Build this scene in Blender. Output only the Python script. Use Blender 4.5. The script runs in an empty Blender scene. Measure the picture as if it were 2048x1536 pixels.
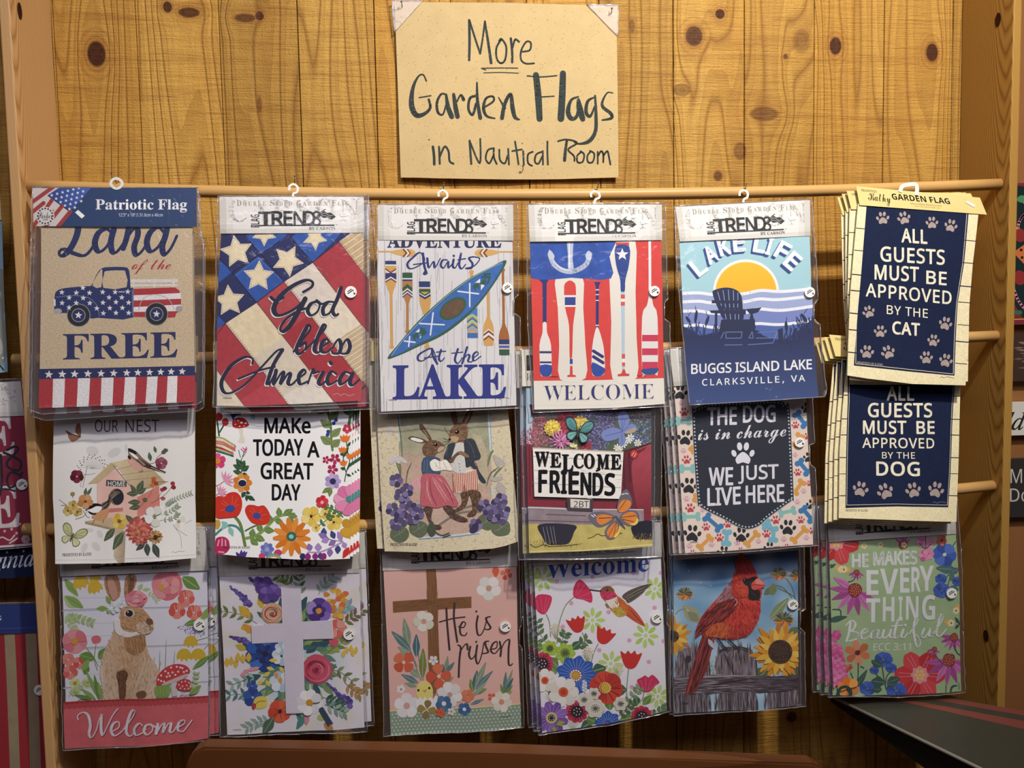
import bpy, bmesh, math, random, os
import numpy as np
from mathutils import Vector, noise
from mathutils.geometry import tessellate_polygon

# ------------------------------------------------------------------ camera
SC = bpy.context.scene
COL = SC.collection
ZTOP = 1.55                                  # height of the top rod above the floor
CAM = Vector((0.7656, -1.7142, ZTOP - 0.3017))
PITCH, YAW, ROLL, FPX = 0.0659, -0.1002, -0.0191, 1538.0
_cy, _sy, _cp, _sp, _cr, _sr = math.cos(YAW), math.sin(YAW), math.cos(PITCH), math.sin(PITCH), math.cos(ROLL), math.sin(ROLL)
FWD = Vector((-_sy*_cp, _cy*_cp, -_sp))
_rt = Vector((_cy, _sy, 0)); _up = _rt.cross(FWD)
RGT = _rt*_cr + _up*_sr
UPV = _up*_cr - _rt*_sr
cd = bpy.data.cameras.new('camera'); cam = bpy.data.objects.new('camera', cd); COL.objects.link(cam)
from mathutils import Matrix
cam.matrix_world = Matrix(((RGT.x, UPV.x, -FWD.x, CAM.x), (RGT.y, UPV.y, -FWD.y, CAM.y), (RGT.z, UPV.z, -FWD.z, CAM.z), (0, 0, 0, 1)))
cd.sensor_fit = 'HORIZONTAL'; cd.sensor_width = 36.0; cd.lens = FPX/2048*36.0
cd.clip_start = 0.02; cd.clip_end = 50
SC.camera = cam

# ------------------------------------------------------------------ light and exposure
w = bpy.data.worlds.new('room_ambient'); SC.world = w; w.use_nodes = True
w.node_tree.nodes['Background'].inputs[0].default_value = (0.80, 0.78, 0.95, 1)
w.node_tree.nodes['Background'].inputs[1].default_value = 0.045
def lamp(name, kind, loc, aim, power, color, size=0.1, size_y=None, spread=None):
    l = bpy.data.lights.new(name, kind); o = bpy.data.objects.new(name, l); COL.objects.link(o)
    l.energy = power; l.color = color; o.location = loc
    if kind == 'AREA':
        l.size = size
        if size_y: l.shape = 'RECTANGLE'; l.size_y = size_y
    else:
        l.shadow_soft_size = size
    if kind == 'SPOT': l.spot_size = spread; l.spot_blend = 1.0
    o.rotation_euler = (Vector(aim)-Vector(loc)).to_track_quat('-Z', 'Y').to_euler()
    return o
lamp('ceiling_spot', 'SPOT', (1.72, -1.80, ZTOP+1.70), (1.15, 0, ZTOP+0.10), 362, (1.0, 0.945, 0.85), 0.06, None, 1.28)
lamp('ceiling_fill', 'AREA', (0.9, -2.3, ZTOP+1.5), (1.0, -0.1, ZTOP-0.4), 34, (0.90, 0.85, 1.0), 2.4, 1.0)
SC.view_settings.view_transform = 'Standard'
SC.view_settings.look = 'None'
SC.view_settings.exposure = 0.0
SC.view_settings.gamma = 1.0
SC.view_settings.use_curve_mapping = False
SC.cycles.transparent_max_bounces = 48
SC.cycles.max_bounces = 8

# ------------------------------------------------------------------ projection helpers
def ray(px, py):
    return (FWD*FPX + RGT*(px-1024.0) - UPV*(py-768.0)).normalized()
def at(px, py, d):                           # the point seen at a pixel, d metres in front of the wall
    r = ray(px, py); t = (-d - CAM.y)/r.y
    return CAM + r*t
def at_z(px, py, z):
    r = ray(px, py); t = (z - CAM.z)/r.z
    return CAM + r*t

# ------------------------------------------------------------------ colours
def lin(c):
    return c/12.92 if c <= 0.04045 else ((c+0.055)/1.055)**2.4
_cc = {}
def H(h):
    if not isinstance(h, str): return h
    v = _cc.get(h)
    if v is None:
        s = h.lstrip('#')
        if len(s) == 3: s = ''.join(ch*2 for ch in s)
        v = tuple(lin(int(s[i:i+2], 16)/255.0) for i in (0, 2, 4)); _cc[h] = v
    return v
def mixc(a, b, t):
    a, b = H(a), H(b); t = min(1, max(0, t))
    return tuple(a[i]+(b[i]-a[i])*t for i in range(3))
def grad(c1, c2, x0, y0, x1, y1, mot=0, sc=30):
    dx, dy = x1-x0, y1-y0; L = dx*dx+dy*dy
    def f(x, y):
        c = mixc(c1, c2, ((x-x0)*dx+(y-y0)*dy)/L)
        if mot:
            k = 1+mot*noise.noise((x/sc, y/sc, 0.3)); c = tuple(min(1, v*k) for v in c)
        return c
    return f
def mott(c, amp=0.15, sc=40, c2=None):
    c = H(c); c2 = H(c2) if c2 else None
    def f(x, y):
        n = noise.noise((x/sc, y/sc, 1.7)) + 0.5*noise.noise((x/sc*2.3, y/sc*2.3, 5.1))
        if c2: return mixc(c, c2, 0.5+n*amp*3)
        return tuple(min(1, v*(1+amp*n)) for v in c)
    return f

# ------------------------------------------------------------------ materials
def newmat(name):
    m = bpy.data.materials.new(name); m.use_nodes = True
    nt = m.node_tree; b = nt.nodes['Principled BSDF']
    return m, nt, b
def N(nt, kind, **kw):
    n = nt.nodes.new(kind)
    for k, v in kw.items():
        if k.startswith('i_'):
            n.inputs[k[2:].replace('_', ' ')].default_value = v
        else: setattr(n, k, v)
    return n
def mathn(nt, op, a, b=None, c=None, clamp=False):
    n = nt.nodes.new('ShaderNodeMath'); n.operation = op; n.use_clamp = clamp
    for i, v in enumerate((a, b, c)):
        if v is None: continue
        if isinstance(v, (int, float)): n.inputs[i].default_value = v
        else: nt.links.new(v, n.inputs[i])
    return n.outputs[0]
def mixrgb(nt, f, a, b, mode='MIX'):
    n = nt.nodes.new('ShaderNodeMix'); n.data_type = 'RGBA'; n.blend_type = mode
    for s, v in ((n.inputs[0], f), (n.inputs[6], a), (n.inputs[7], b)):
        if hasattr(v, 'is_linked') or hasattr(v, 'links'): nt.links.new(v, s)
        elif isinstance(v, (int, float)): s.default_value = v
        else: s.default_value = (*H(v), 1)
    return n.outputs[2]
def plain(name, color, rough=0.5, spec=0.3, metal=0.0, var=0.06, scale=40, bump=0.0):
    m, nt, b = newmat(name)
    tc = N(nt, 'ShaderNodeTexCoord'); ns = N(nt, 'ShaderNodeTexNoise', i_Scale=scale, i_Detail=4.0)
    nt.links.new(tc.outputs['Object'], ns.inputs['Vector'])
    c = H(color)
    nt.links.new(mixrgb(nt, ns.outputs[0], tuple(v*(1-var) for v in c), tuple(min(1, v*(1+var)) for v in c)), b.inputs['Base Color'])
    b.inputs['Roughness'].default_value = rough; b.inputs['Metallic'].default_value = metal
    b.inputs['Specular IOR Level'].default_value = spec
    if bump:
        bp = N(nt, 'ShaderNodeBump', i_Strength=bump, i_Distance=0.002); nt.links.new(ns.outputs[0], bp.inputs['Height']); nt.links.new(bp.outputs[0], b.inputs['Normal'])
    return m
def print_mat(name, weave=900.0, amount=0.10, rough=0.75, bump=0.15, spec=0.15):
    """printed cloth or card: the print is the mesh's own colour attribute, the weave is procedural"""
    m, nt, b = newmat(name)
    at_ = N(nt, 'ShaderNodeAttribute', attribute_name='Col')
    tc = N(nt, 'ShaderNodeTexCoord')
    mp = N(nt, 'ShaderNodeMapping'); mp.inputs['Scale'].default_value = (weave, 1.0, weave*0.35)
    mp2 = N(nt, 'ShaderNodeMapping'); mp2.inputs['Scale'].default_value = (weave*0.35, 1.0, weave)
    n1 = N(nt, 'ShaderNodeTexNoise', i_Scale=1.0, i_Detail=2.0); n2 = N(nt, 'ShaderNodeTexNoise', i_Scale=1.0, i_Detail=2.0)
    for q, n in ((mp, n1), (mp2, n2)):
        nt.links.new(tc.outputs['Object'], q.inputs['Vector']); nt.links.new(q.outputs[0], n.inputs['Vector'])
    h = mathn(nt, 'MULTIPLY', mathn(nt, 'ADD', n1.outputs[0], n2.outputs[0]), 0.5)
    k = mathn(nt, 'MULTIPLY_ADD', mathn(nt, 'SUBTRACT', h, 0.5), amount*8, 1.0)
    v = N(nt, 'ShaderNodeVectorMath', operation='SCALE'); nt.links.new(at_.outputs['Color'], v.inputs[0]); nt.links.new(k, v.inputs['Scale'])
    nt.links.new(v.outputs[0], b.inputs['Base Color'])
    b.inputs['Roughness'].default_value = rough; b.inputs['Specular IOR Level'].default_value = spec
    if bump:
        bp = N(nt, 'ShaderNodeBump', i_Strength=bump, i_Distance=0.001); nt.links.new(h, bp.inputs['Height']); nt.links.new(bp.outputs[0], b.inputs['Normal'])
    return m
def wood(name, base, dark, light, ring=14.0, stretch=0.06, axis='Z', rough=0.5, bump=0.1, contrast=1.0, fine=140.0, across='Y'):
    m, nt, b = newmat(name)
    tc = N(nt, 'ShaderNodeTexCoord'); mp = N(nt, 'ShaderNodeMapping')
    sc = [1.0, 1.0, 1.0]; sc['XYZ'.index(axis)] = stretch
    mp.inputs['Scale'].default_value = sc
    nt.links.new(tc.outputs['Object'], mp.inputs['Vector'])
    n0 = N(nt, 'ShaderNodeTexNoise', i_Scale=ring*0.45, i_Detail=2.0, i_Distortion=0.2); nt.links.new(mp.outputs[0], n0.inputs['Vector'])
    rings = mathn(nt, 'FRACT', mathn(nt, 'MULTIPLY', n0.outputs[0], ring))
    tri = mathn(nt, 'PINGPONG', mathn(nt, 'MULTIPLY', n0.outputs[0], ring), 1.0)
    saw = mathn(nt, 'POWER', rings, 2.2)
    f = N(nt, 'ShaderNodeTexNoise', i_Scale=fine, i_Detail=3.0); nt.links.new(mp.outputs[0], f.inputs['Vector'])
    big = N(nt, 'ShaderNodeTexNoise', i_Scale=3.0, i_Detail=2.0); nt.links.new(mp.outputs[0], big.inputs['Vector'])
    c = mixrgb(nt, mathn(nt, 'MULTIPLY', saw, 0.75*contrast), light, dark)
    c = mixrgb(nt, mathn(nt, 'MULTIPLY', f.outputs[0], 0.45), c, base)
    c = mixrgb(nt, mathn(nt, 'MULTIPLY_ADD', big.outputs[0], 0.8, -0.2, clamp=True), c, base)
    nt.links.new(c, b.inputs['Base Color']); b.inputs['Roughness'].default_value = rough; b.inputs['Specular IOR Level'].default_value = 0.25
    bp = N(nt, 'ShaderNodeBump', i_Strength=bump, i_Distance=0.002)
    nt.links.new(mathn(nt, 'ADD', mathn(nt, 'MULTIPLY', saw, 0.4), f.outputs[0]), bp.inputs['Height']); nt.links.new(bp.outputs[0], b.inputs['Normal'])
    return m
def board_wood(name, base, dark, light, K, freq, yc, rough=0.42):
    """flat-sawn board: nested U-shaped grain on the wide face, straight grain on the edge"""
    m, nt, b = newmat(name)
    tc = N(nt, 'ShaderNodeTexCoord'); sp = N(nt, 'ShaderNodeSeparateXYZ'); nt.links.new(tc.outputs['Object'], sp.inputs[0])
    mp = N(nt, 'ShaderNodeMapping'); mp.inputs['Scale'].default_value = (6, 22, 2.2); nt.links.new(tc.outputs['Object'], mp.inputs['Vector'])
    n0 = N(nt, 'ShaderNodeTexNoise', i_Scale=1.0, i_Detail=2.0); nt.links.new(mp.outputs[0], n0.inputs['Vector'])
    dy = mathn(nt, 'SUBTRACT', sp.outputs[1], yc)
    ph = mathn(nt, 'MULTIPLY', mathn(nt, 'SUBTRACT', sp.outputs[2], mathn(nt, 'MULTIPLY', mathn(nt, 'MULTIPLY', dy, dy), K)), freq)
    ph = mathn(nt, 'ADD', mathn(nt, 'ADD', ph, mathn(nt, 'MULTIPLY', sp.outputs[0], 420.0)), mathn(nt, 'MULTIPLY', n0.outputs[0], 2.6))
    ln = mathn(nt, 'POWER', mathn(nt, 'MULTIPLY', mathn(nt, 'PINGPONG', ph, 0.5), 2.0), 2.2)
    mq = N(nt, 'ShaderNodeMapping'); mq.inputs['Scale'].default_value = (260, 260, 7); nt.links.new(tc.outputs['Object'], mq.inputs['Vector'])
    f = N(nt, 'ShaderNodeTexNoise', i_Scale=1.0, i_Detail=3.0); nt.links.new(mq.outputs[0], f.inputs['Vector'])
    c = mixrgb(nt, mathn(nt, 'MULTIPLY', ln, 0.85), light, dark)
    c = mixrgb(nt, mathn(nt, 'MULTIPLY_ADD', f.outputs[0], 0.9, -0.2, clamp=True), c, base)
    nt.links.new(c, b.inputs['Base Color']); b.inputs['Roughness'].default_value = rough; b.inputs['Specular IOR Level'].default_value = 0.3
    bp = N(nt, 'ShaderNodeBump', i_Strength=0.12, i_Distance=0.002); nt.links.new(mathn(nt, 'ADD', ln, f.outputs[0]), bp.inputs['Height']); nt.links.new(bp.outputs[0], b.inputs['Normal'])
    return m
def film_mat(name, haze=0.025, rough=0.12, tint=(0.93, 0.93, 0.95), crinkle=0.5, refl=0.10):
    m, nt, b = newmat(name)
    out = nt.nodes['Material Output']; nt.nodes.remove(b)
    tr = N(nt, 'ShaderNodeBsdfTransparent'); tr.inputs[0].default_value = (*tint, 1)
    gl = N(nt, 'ShaderNodeBsdfGlossy'); gl.inputs['Roughness'].default_value = rough; gl.inputs[0].default_value = (1, 1, 1, 1)
    df = N(nt, 'ShaderNodeBsdfDiffuse'); df.inputs[0].default_value = (0.8, 0.8, 0.82, 1)
    tc = N(nt, 'ShaderNodeTexCoord'); ns = N(nt, 'ShaderNodeTexNoise', i_Scale=26.0, i_Detail=3.0, i_Distortion=0.8)
    nt.links.new(tc.outputs['Object'], ns.inputs['Vector'])
    bp = N(nt, 'ShaderNodeBump', i_Strength=crinkle, i_Distance=0.006); nt.links.new(ns.outputs[0], bp.inputs['Height'])
    nt.links.new(bp.outputs[0], gl.inputs['Normal'])
    lw = N(nt, 'ShaderNodeLayerWeight', i_Blend=0.12)
    m1 = N(nt, 'ShaderNodeMixShader'); m1.inputs[0].default_value = haze
    nt.links.new(tr.outputs[0], m1.inputs[1]); nt.links.new(df.outputs[0], m1.inputs[2])
    m2 = N(nt, 'ShaderNodeMixShader')
    nt.links.new(mathn(nt, 'MULTIPLY_ADD', lw.outputs['Fresnel'], 0.7, refl*0.3, clamp=True), m2.inputs[0])
    nt.links.new(m1.outputs[0], m2.inputs[1]); nt.links.new(gl.outputs[0], m2.inputs[2]); nt.links.new(m2.outputs[0], out.inputs[0])
    return m
M = {}
M['cloth'] = print_mat('printed_polyester', 1100, 0.05)
M['burlap'] = print_mat('printed_burlap', 620, 0.17, 0.85, 0.5)
M['linen'] = print_mat('printed_linen', 420, 0.11, 0.85, 0.4)
M['card'] = print_mat('printed_card', 300, 0.01, 0.35, 0.0, 0.4)
M['kraft'] = print_mat('kraft_paper', 700, 0.07, 0.8, 0.1)
M['film'] = film_mat('clear_plastic')
M['corner'] = film_mat('corner_plastic', 0.07, 0.12, (0.92, 0.92, 0.92), 0.3, 0.2)
M['seam'] = film_mat('plastic_seam', 0.22, 0.10, (0.95, 0.95, 0.97), 0.2, 0.6)  # extra white haze on the welded rim paints in its edge glints
M['hook'] = plain('white_plastic', '#e9e6dc', 0.35, 0.5)
M['nail'] = plain('nail_steel', '#6d6a66', 0.35, 0.5, 0.9)

# ------------------------------------------------------------------ objects
def link(o, parent=None):
    COL.objects.link(o)
    if parent: o.parent = parent
    return o
def tag(o, label=None, cat=None, group=None, kind=None):
    if label: o['label'] = label
    if cat: o['category'] = cat
    if group: o['group'] = group
    if kind: o['kind'] = kind
    return o
def empty(name, loc, label, cat, group=None):
    o = bpy.data.objects.new(name, None); o.location = loc; o.empty_display_size = 0.05
    return tag(link(o), label, cat, group)
def mesh_obj(name, verts, faces, mat, parent=None, smooth=False, loc=None):
    """verts in world space; stored relative to the parent's (or the given) location"""
    me = bpy.data.meshes.new(name)
    org = Vector(parent_loc(parent)) if parent else Vector(loc or (0, 0, 0))
    me.from_pydata([tuple(Vector(v)-org) for v in verts], [], faces)
    for mm in (mat if isinstance(mat, (list, tuple)) else [mat]): me.materials.append(mm)
    if smooth: me.polygons.foreach_set('use_smooth', [True]*len(me.polygons))
    me.update()
    o = bpy.data.objects.new(name, me)
    if not parent: o.location = org
    return link(o, parent)
def parent_loc(p):
    v = Vector((0, 0, 0))
    while p: v += p.location; p = p.parent
    return v
def bm_obj(name, bm, mat, parent=None, smooth=False, loc=None):
    me_v = [v.co.copy() for v in bm.verts]; bm.verts.index_update()
    f = [[v.index for v in fc.verts] for fc in bm.faces]; bm.free()
    return mesh_obj(name, me_v, f, mat, parent, smooth, loc)
def box_bm(x0, x1, y0, y1, z0, z1, bev=0.0, seg=2, bm=None):
    b = bmesh.new()
    r = bmesh.ops.create_cube(b, size=1.0)
    for v in b.verts:
        v.co = Vector((x0+(v.co.x+.5)*(x1-x0), y0+(v.co.y+.5)*(y1-y0), z0+(v.co.z+.5)*(z1-z0)))
    if bev: bmesh.ops.bevel(b, geom=b.edges[:], offset=bev, segments=seg, affect='EDGES', profile=0.5)
    if bm is None: return b
    off = len(bm.verts); vs = [bm.verts.new(v.co) for v in b.verts]
    b.verts.index_update()
    for fc in b.faces: bm.faces.new([vs[v.index] for v in fc.verts])
    b.free(); return bm
def tube(path, rad, seg=12, cap=True, roundcap=0):
    """verts, faces of a tube along a list of points"""
    P = [Vector(p) for p in path]; R = rad if isinstance(rad, (list, tuple)) else [rad]*len(P)
    if roundcap:
        def caps(p, q, r):
            d = (p-q).normalized(); return [(p+d*r*math.sin(a), r*math.cos(a)) for a in (0.5, 1.0, 1.35)]
        e = caps(P[-1], P[-2], R[-1]); P = P+[a for a, _ in e]; R = list(R)+[b for _, b in e]
        if roundcap > 1:
            s = caps(P[0], P[1], R[0])[::-1]; P = [a for a, _ in s]+P; R = [b for _, b in s]+R
    V, F = [], []
    prev = None
    for i, p in enumerate(P):
        d = (P[min(i+1, len(P)-1)]-P[max(i-1, 0)]).normalized()
        if prev is None:
            a = d.orthogonal().normalized()
        else:
            a = (prev - d*prev.dot(d)).normalized()
        prev = a; b = d.cross(a)
        for k in range(seg):
            t = 2*math.pi*k/seg; V.append(p + (a*math.cos(t)+b*math.sin(t))*R[i])
    for i in range(len(P)-1):
        for k in range(seg):
            F.append((i*seg+k, i*seg+(k+1) % seg, (i+1)*seg+(k+1) % seg, (i+1)*seg+k))
    if cap:
        F.append(tuple(range(seg))[::-1]); F.append(tuple(range((len(P)-1)*seg, len(P)*seg)))
    return V, F
def copy_thing(root, offset, rot_y=0.0, label=None, group=None, skip=()):
    """a copy of a thing with copies of its parts and sub-parts (mesh data shared)"""
    r = root.copy(); COL.objects.link(r)
    r.location = root.location + Vector(offset); r.rotation_euler = (root.rotation_euler.x, root.rotation_euler.y+rot_y, root.rotation_euler.z)
    if label: r['label'] = label
    if group: r['group'] = group
    def rec(src, dst):
        for ch in list(src.children):
            if ch.name.split('.')[0] in skip: continue
            c = ch.copy(); COL.objects.link(c); c.parent = dst; rec(ch, c)
    rec(root, r)
    return r

# ------------------------------------------------------------------ fonts and lettering
FD = os.path.join(bpy.utils.system_resource('DATAFILES') or '', 'fonts')
def font(fn):
    try: return bpy.data.fonts.load(os.path.join(FD, fn))
    except Exception: return None
F_MATH = font('NotoSansMath-Regular.woff2'); F_SANS = F_MATH or font('Inter.woff2')
def uni(s, up, lo, dg=None, holes={}):
    if F_MATH is None: return s
    o = ''
    for ch in s:
        if ch in holes: o += holes[ch]
        elif 'A' <= ch <= 'Z': o += chr(up+ord(ch)-65)
        elif 'a' <= ch <= 'z': o += chr(lo+ord(ch)-97)
        elif dg and ch.isdigit(): o += chr(dg+ord(ch)-48)
        else: o += ch
    return o
_tc = {}
def glyphs(s, kind, off, res=4, space=1.0):
    """2-D triangles of a line of lettering in its own unit box (0..1, y up), and its aspect"""
    key = (s, kind, space)
    if key in _tc: return _tc[key]
    c = bpy.data.curves.new('lettering', 'FONT'); c.resolution_u = res; c.fill_mode = 'FRONT'
    f, body = F_SANS, s
    if kind == 'serif': f, body = F_MATH, uni(s, 0x1D400, 0x1D41A, 0x1D7CE)
    elif kind == 'script': f, body = F_MATH, uni(s, 0x1D4D0, 0x1D4EA)
    elif kind == 'ital': f, body = F_MATH, uni(s, 0x1D434, 0x1D44E, None, {'h': '\u210e'})
    elif kind == 'bital': f, body = F_MATH, uni(s, 0x1D468, 0x1D482)
    elif kind == 'sansb': f, body = F_MATH, uni(s, 0x1D5D4, 0x1D5EE, 0x1D7EC)
    if f: c.font = f
    c.body = body; c.space_character = space
    o = bpy.data.objects.new('lettering', c); me = o.to_mesh(); me.calc_loop_triangles()
    V = [(v.co.x, v.co.y) for v in me.vertices]; T = [tuple(t.vertices) for t in me.loop_triangles]
    o.to_mesh_clear(); bpy.data.objects.remove(o); bpy.data.curves.remove(c)
    if not V: return [], [], 1
    xs = [v[0] for v in V]; ys = [v[1] for v in V]
    x0, x1, y0, y1 = min(xs), max(xs), min(ys), max(ys)
    V = [((x-x0)/(x1-x0), (y-y0)/(y1-y0)) for x, y in V]
    ec = {}
    for t in T:
        for a, b in ((t[0], t[1]), (t[1], t[2]), (t[2], t[0])):
            k = (min(a, b), max(a, b)); ec[k] = ec.get(k, 0)+1
    E = [k for k, n in ec.items() if n == 1]
    _tc[key] = (V, T, (E, y1-y0)); return _tc[key]
def lettering(V, T, X, off, mp, px):
    """(fill polygons, outline polygons): the outline thickens the letters, mp maps the unit box to pixels"""
    E, h = X; P = [mp(*v) for v in V]; R = []
    if off:
        w = abs(off)*px/h*0.7
        for a, b in E:
            p, q = P[a], P[b]; dx, dy = q[0]-p[0], q[1]-p[1]; L = math.hypot(dx, dy) or 1e-6; nx, ny = -dy/L*w, dx/L*w; ex, ey = dx/L*w*.4, dy/L*w*.4
            R.append([(p[0]+nx-ex, p[1]+ny-ey), (q[0]+nx+ex, q[1]+ny+ey), (q[0]-nx+ex, q[1]-ny+ey), (p[0]-nx-ex, p[1]-ny-ey)])
    return [[P[i] for i in t] for t in T], R

# ------------------------------------------------------------------ print layers
def pts(s):
    if isinstance(s, str): return [tuple(float(q) for q in p.split(',')) for p in s.split()]
    return list(s)
def smooth(P, closed=False, n=6):
    P = [Vector((*p[:2], p[2] if len(p) > 2 else 1.0)) for p in P]
    if len(P) < 3: return [tuple(p) for p in P]
    out = []; m = len(P)
    for i in range(m if closed else m-1):
        a, b, c, d = (P[(i-1) % m], P[i], P[(i+1) % m], P[(i+2) % m]) if closed else (P[max(i-1, 0)], P[i], P[i+1], P[min(i+2, m-1)])
        for k in range(n):
            t = k/n
            out.append(tuple(0.5*((2*b)+(c-a)*t+(2*a-5*b+4*c-d)*t*t+(3*b-a-3*c+d)*t*t*t)))
    if not closed: out.append(tuple(P[-1]))
    return out
def _split(poly, ax, val):
    lo, hi = [], []
    n = len(poly)
    for i in range(n):
        p, q = poly[i], poly[(i+1) % n]
        a, b = p[ax]-val, q[ax]-val
        if a <= 0: lo.append(p)
        if a >= 0: hi.append(p)
        if a*b < 0:
            t = a/(a-b); r = (p[0]+(q[0]-p[0])*t, p[1]+(q[1]-p[1])*t); lo.append(r); hi.append(r)
    return lo, hi
def cut(poly, g, out):
    for ax in (0, 1):
        vs = [p[ax] for p in poly]; i0 = math.floor(min(vs)/g+1e-4); i1 = math.floor(max(vs)/g-1e-4)
        if i1 > i0:
            lo, hi = _split(poly, ax, g*((i0+i1+1)//2))
            if len(lo) > 2: cut(lo, g, out)
            if len(hi) > 2: cut(hi, g, out)
            return
    out.append(poly)

class Sheet:
    """a hanging sheet: a tilted plane with gentle folds, printed in layers a hair apart"""
    EPS = 0.00007
    def __init__(self, org, crop, quad, depth, seed=1, wave=1.0, lift=0.0, curl=None):
        # quad: TL, TR, BL pixels with their distances from the wall
        self.cx, self.cy, self.cs = crop
        A = [at(p[0], p[1], d) for p, d in zip(quad, depth)]
        self.U = (A[1]-A[0]).normalized(); v = (A[0]-A[2]); self.V = (v - self.U*v.dot(self.U)).normalized()
        self.Nn = self.U.cross(self.V); 
        if self.Nn.y > 0: self.Nn = -self.Nn
        self.O = A[0]; self.W = (A[1]-A[0]).length; self.Hh = (A[0]-A[2]).length
        self.org = Vector(org); self.lift = lift
        r = random.Random(seed); self.ph = [r.uniform(0, 6.28) for _ in range(6)]; self.wave = wave; self.curl = curl
        self.fx = r.uniform(.8, 1.4); self.items = []; self.hm = {}
        self.clip = None
    def uv(self, x, y):                       # crop pixel -> sheet metres
        r = ray(self.cx+x/self.cs, self.cy+y/self.cs)
        t = (self.O-CAM).dot(self.Nn)/r.dot(self.Nn); q = CAM+r*t-self.O
        return (q.dot(self.U), q.dot(self.V))
    def disp(self, u, v):                     # numpy arrays, metres
        a = u/self.W; b = -v/self.Hh; ph = self.ph
        z = 0.0024*np.sin(6.28*self.fx*a+ph[0]+1.2*b)*(0.25+0.75*np.clip(b, 0, 1)) + 0.0016*np.sin(6.28*1.1*b+ph[1]+1.5*a) + 0.0007*np.sin(6.28*3.1*a+ph[2]+3*b)*np.clip(b, 0, 1)
        z = z*self.wave
        if self.curl:
            for (kind, amp, wd) in self.curl:
                if kind == 'b': z = z+amp*np.clip((b-(1-wd))/wd, 0, 2)**2
                if kind == 'r': z = z+amp*np.clip((a-(1-wd))/wd, 0, 2)**2
                if kind == 'l': z = z+amp*np.clip((wd-a)/wd, 0, 2)**2
                if kind == 'br': z = z+amp*np.clip((a+b-(2-wd))/wd, 0, 2)**2
                if kind == 'bl': z = z+amp*np.clip((b-a-(1-wd))/wd, 0, 2)**2
        return z
    # --- primitives (points in crop pixels)
    def _emit(self, polys, col, g, jitter=0, dz=0):
        if self.clip: polys = [q for q in (self._clip(p) for p in polys) if len(q) > 2]
        out = []
        for p in polys: cut(p, g, out)
        if not out: return
        cells = set(); q = 0.0025
        for p in out:
            xs = [a[0] for a in p]; ys = [a[1] for a in p]
            for i in range(math.floor(min(xs)/q+.02), math.floor(max(xs)/q-.02)+1):
                for j in range(math.floor(min(ys)/q+.02), math.floor(max(ys)/q-.02)+1): cells.add((i, j))
        L = 1+max((self.hm.get(c, 0) for c in cells), default=0)
        for c in cells: self.hm[c] = L
        self.items.append((out, col, L, jitter))
    def _clip(self, p):
        for a, b, xmin, xmax, ymin, ymax in self.clip:
            nx, ny = -(b[1]-a[1]), b[0]-a[0]; out = []; n = len(p)
            dd = [(q[0]-a[0])*nx+(q[1]-a[1])*ny for q in p]
            if min(dd) >= 0: continue
            for i in range(n):
                d0, d1 = dd[i], dd[(i+1) % n]; q, r = p[i], p[(i+1) % n]
                if d0 >= 0: out.append(q)
                if d0*d1 < 0:
                    t = d0/(d0-d1); out.append((q[0]+(r[0]-q[0])*t, q[1]+(r[1]-q[1])*t))
            p = out
            if len(p) < 3: return []
        return p
    def set_clip(self, s):
        P = [self.uv(*q[:2]) for q in pts(s)]; P = sorted(set(P))
        def half(Q):
            h = []
            for q in Q:
                while len(h) > 1 and (h[-1][0]-h[-2][0])*(q[1]-h[-2][1])-(h[-1][1]-h[-2][1])*(q[0]-h[-2][0]) <= 0: h.pop()
                h.append(q)
            return h[:-1]
        hull = half(P)+half(P[::-1])
        self.clip = [(hull[i], hull[(i+1) % len(hull)], 0, 0, 0, 0) for i in range(len(hull))]
    def dash(self, col, w, s, on=9, off=7):
        polys = []
        for l in s.split('|') if isinstance(s, str) else [s]:
            P = pts(l)
            for a, b in zip(P, P[1:]):
                L = math.hypot(b[0]-a[0], b[1]-a[1]); d = 0
                while d < L:
                    e = min(L, d+on); q = [(a[0]+(b[0]-a[0])*t/L, a[1]+(b[1]-a[1])*t/L, 1.0) for t in (d, e)]; polys += self._ribbon(q, lambda i: w)[1:2] if w <= 2.2 else [p for p in self._ribbon(q, lambda i: w) if len(p) == 4]; d += on+off
        self._emit([[self.uv(*q) for q in p] for p in polys], col, 0.007)
    def _tri(self, loops):
        t = tessellate_polygon([[Vector((x, y, 0)) for x, y in l] for l in loops]); fl = [p for l in loops for p in l]
        return [[fl[i] for i in tr] for tr in t]
    def p(self, col, s, g=None, holes=()):
        loops = [[self.uv(*q[:2]) for q in pts(l)] for l in [s, *holes]]
        self._emit(self._tri(loops), col, g or (0.005 if callable(col) else 0.007))
    def sp(self, col, s, g=None, n=6, holes=()):
        self.p(col, [q[:2] for q in smooth(pts(s), True, n)], g, [[q[:2] for q in smooth(pts(h), True, n)] for h in holes])
    def e(self, col, x, y, rx, ry=None, rot=0, g=None, n=0):
        ry = ry or rx; n = n or max(8, min(40, int(6+max(rx, ry)*.6))); c, s = math.cos(math.radians(rot)), math.sin(math.radians(rot))
        self.p(col, [(x+rx*math.cos(t)*c-ry*math.sin(t)*s, y+rx*math.cos(t)*s+ry*math.sin(t)*c) for t in (6.28318*k/n for k in range(n))], g)
    def ring(self, col, x, y, rx, ry, w, n=28):
        P = [(x+rx*math.cos(t), y+ry*math.sin(t)) for t in (6.28318*k/n for k in range(n+1))]
        self.s(col, w, P, sm=False)
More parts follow.
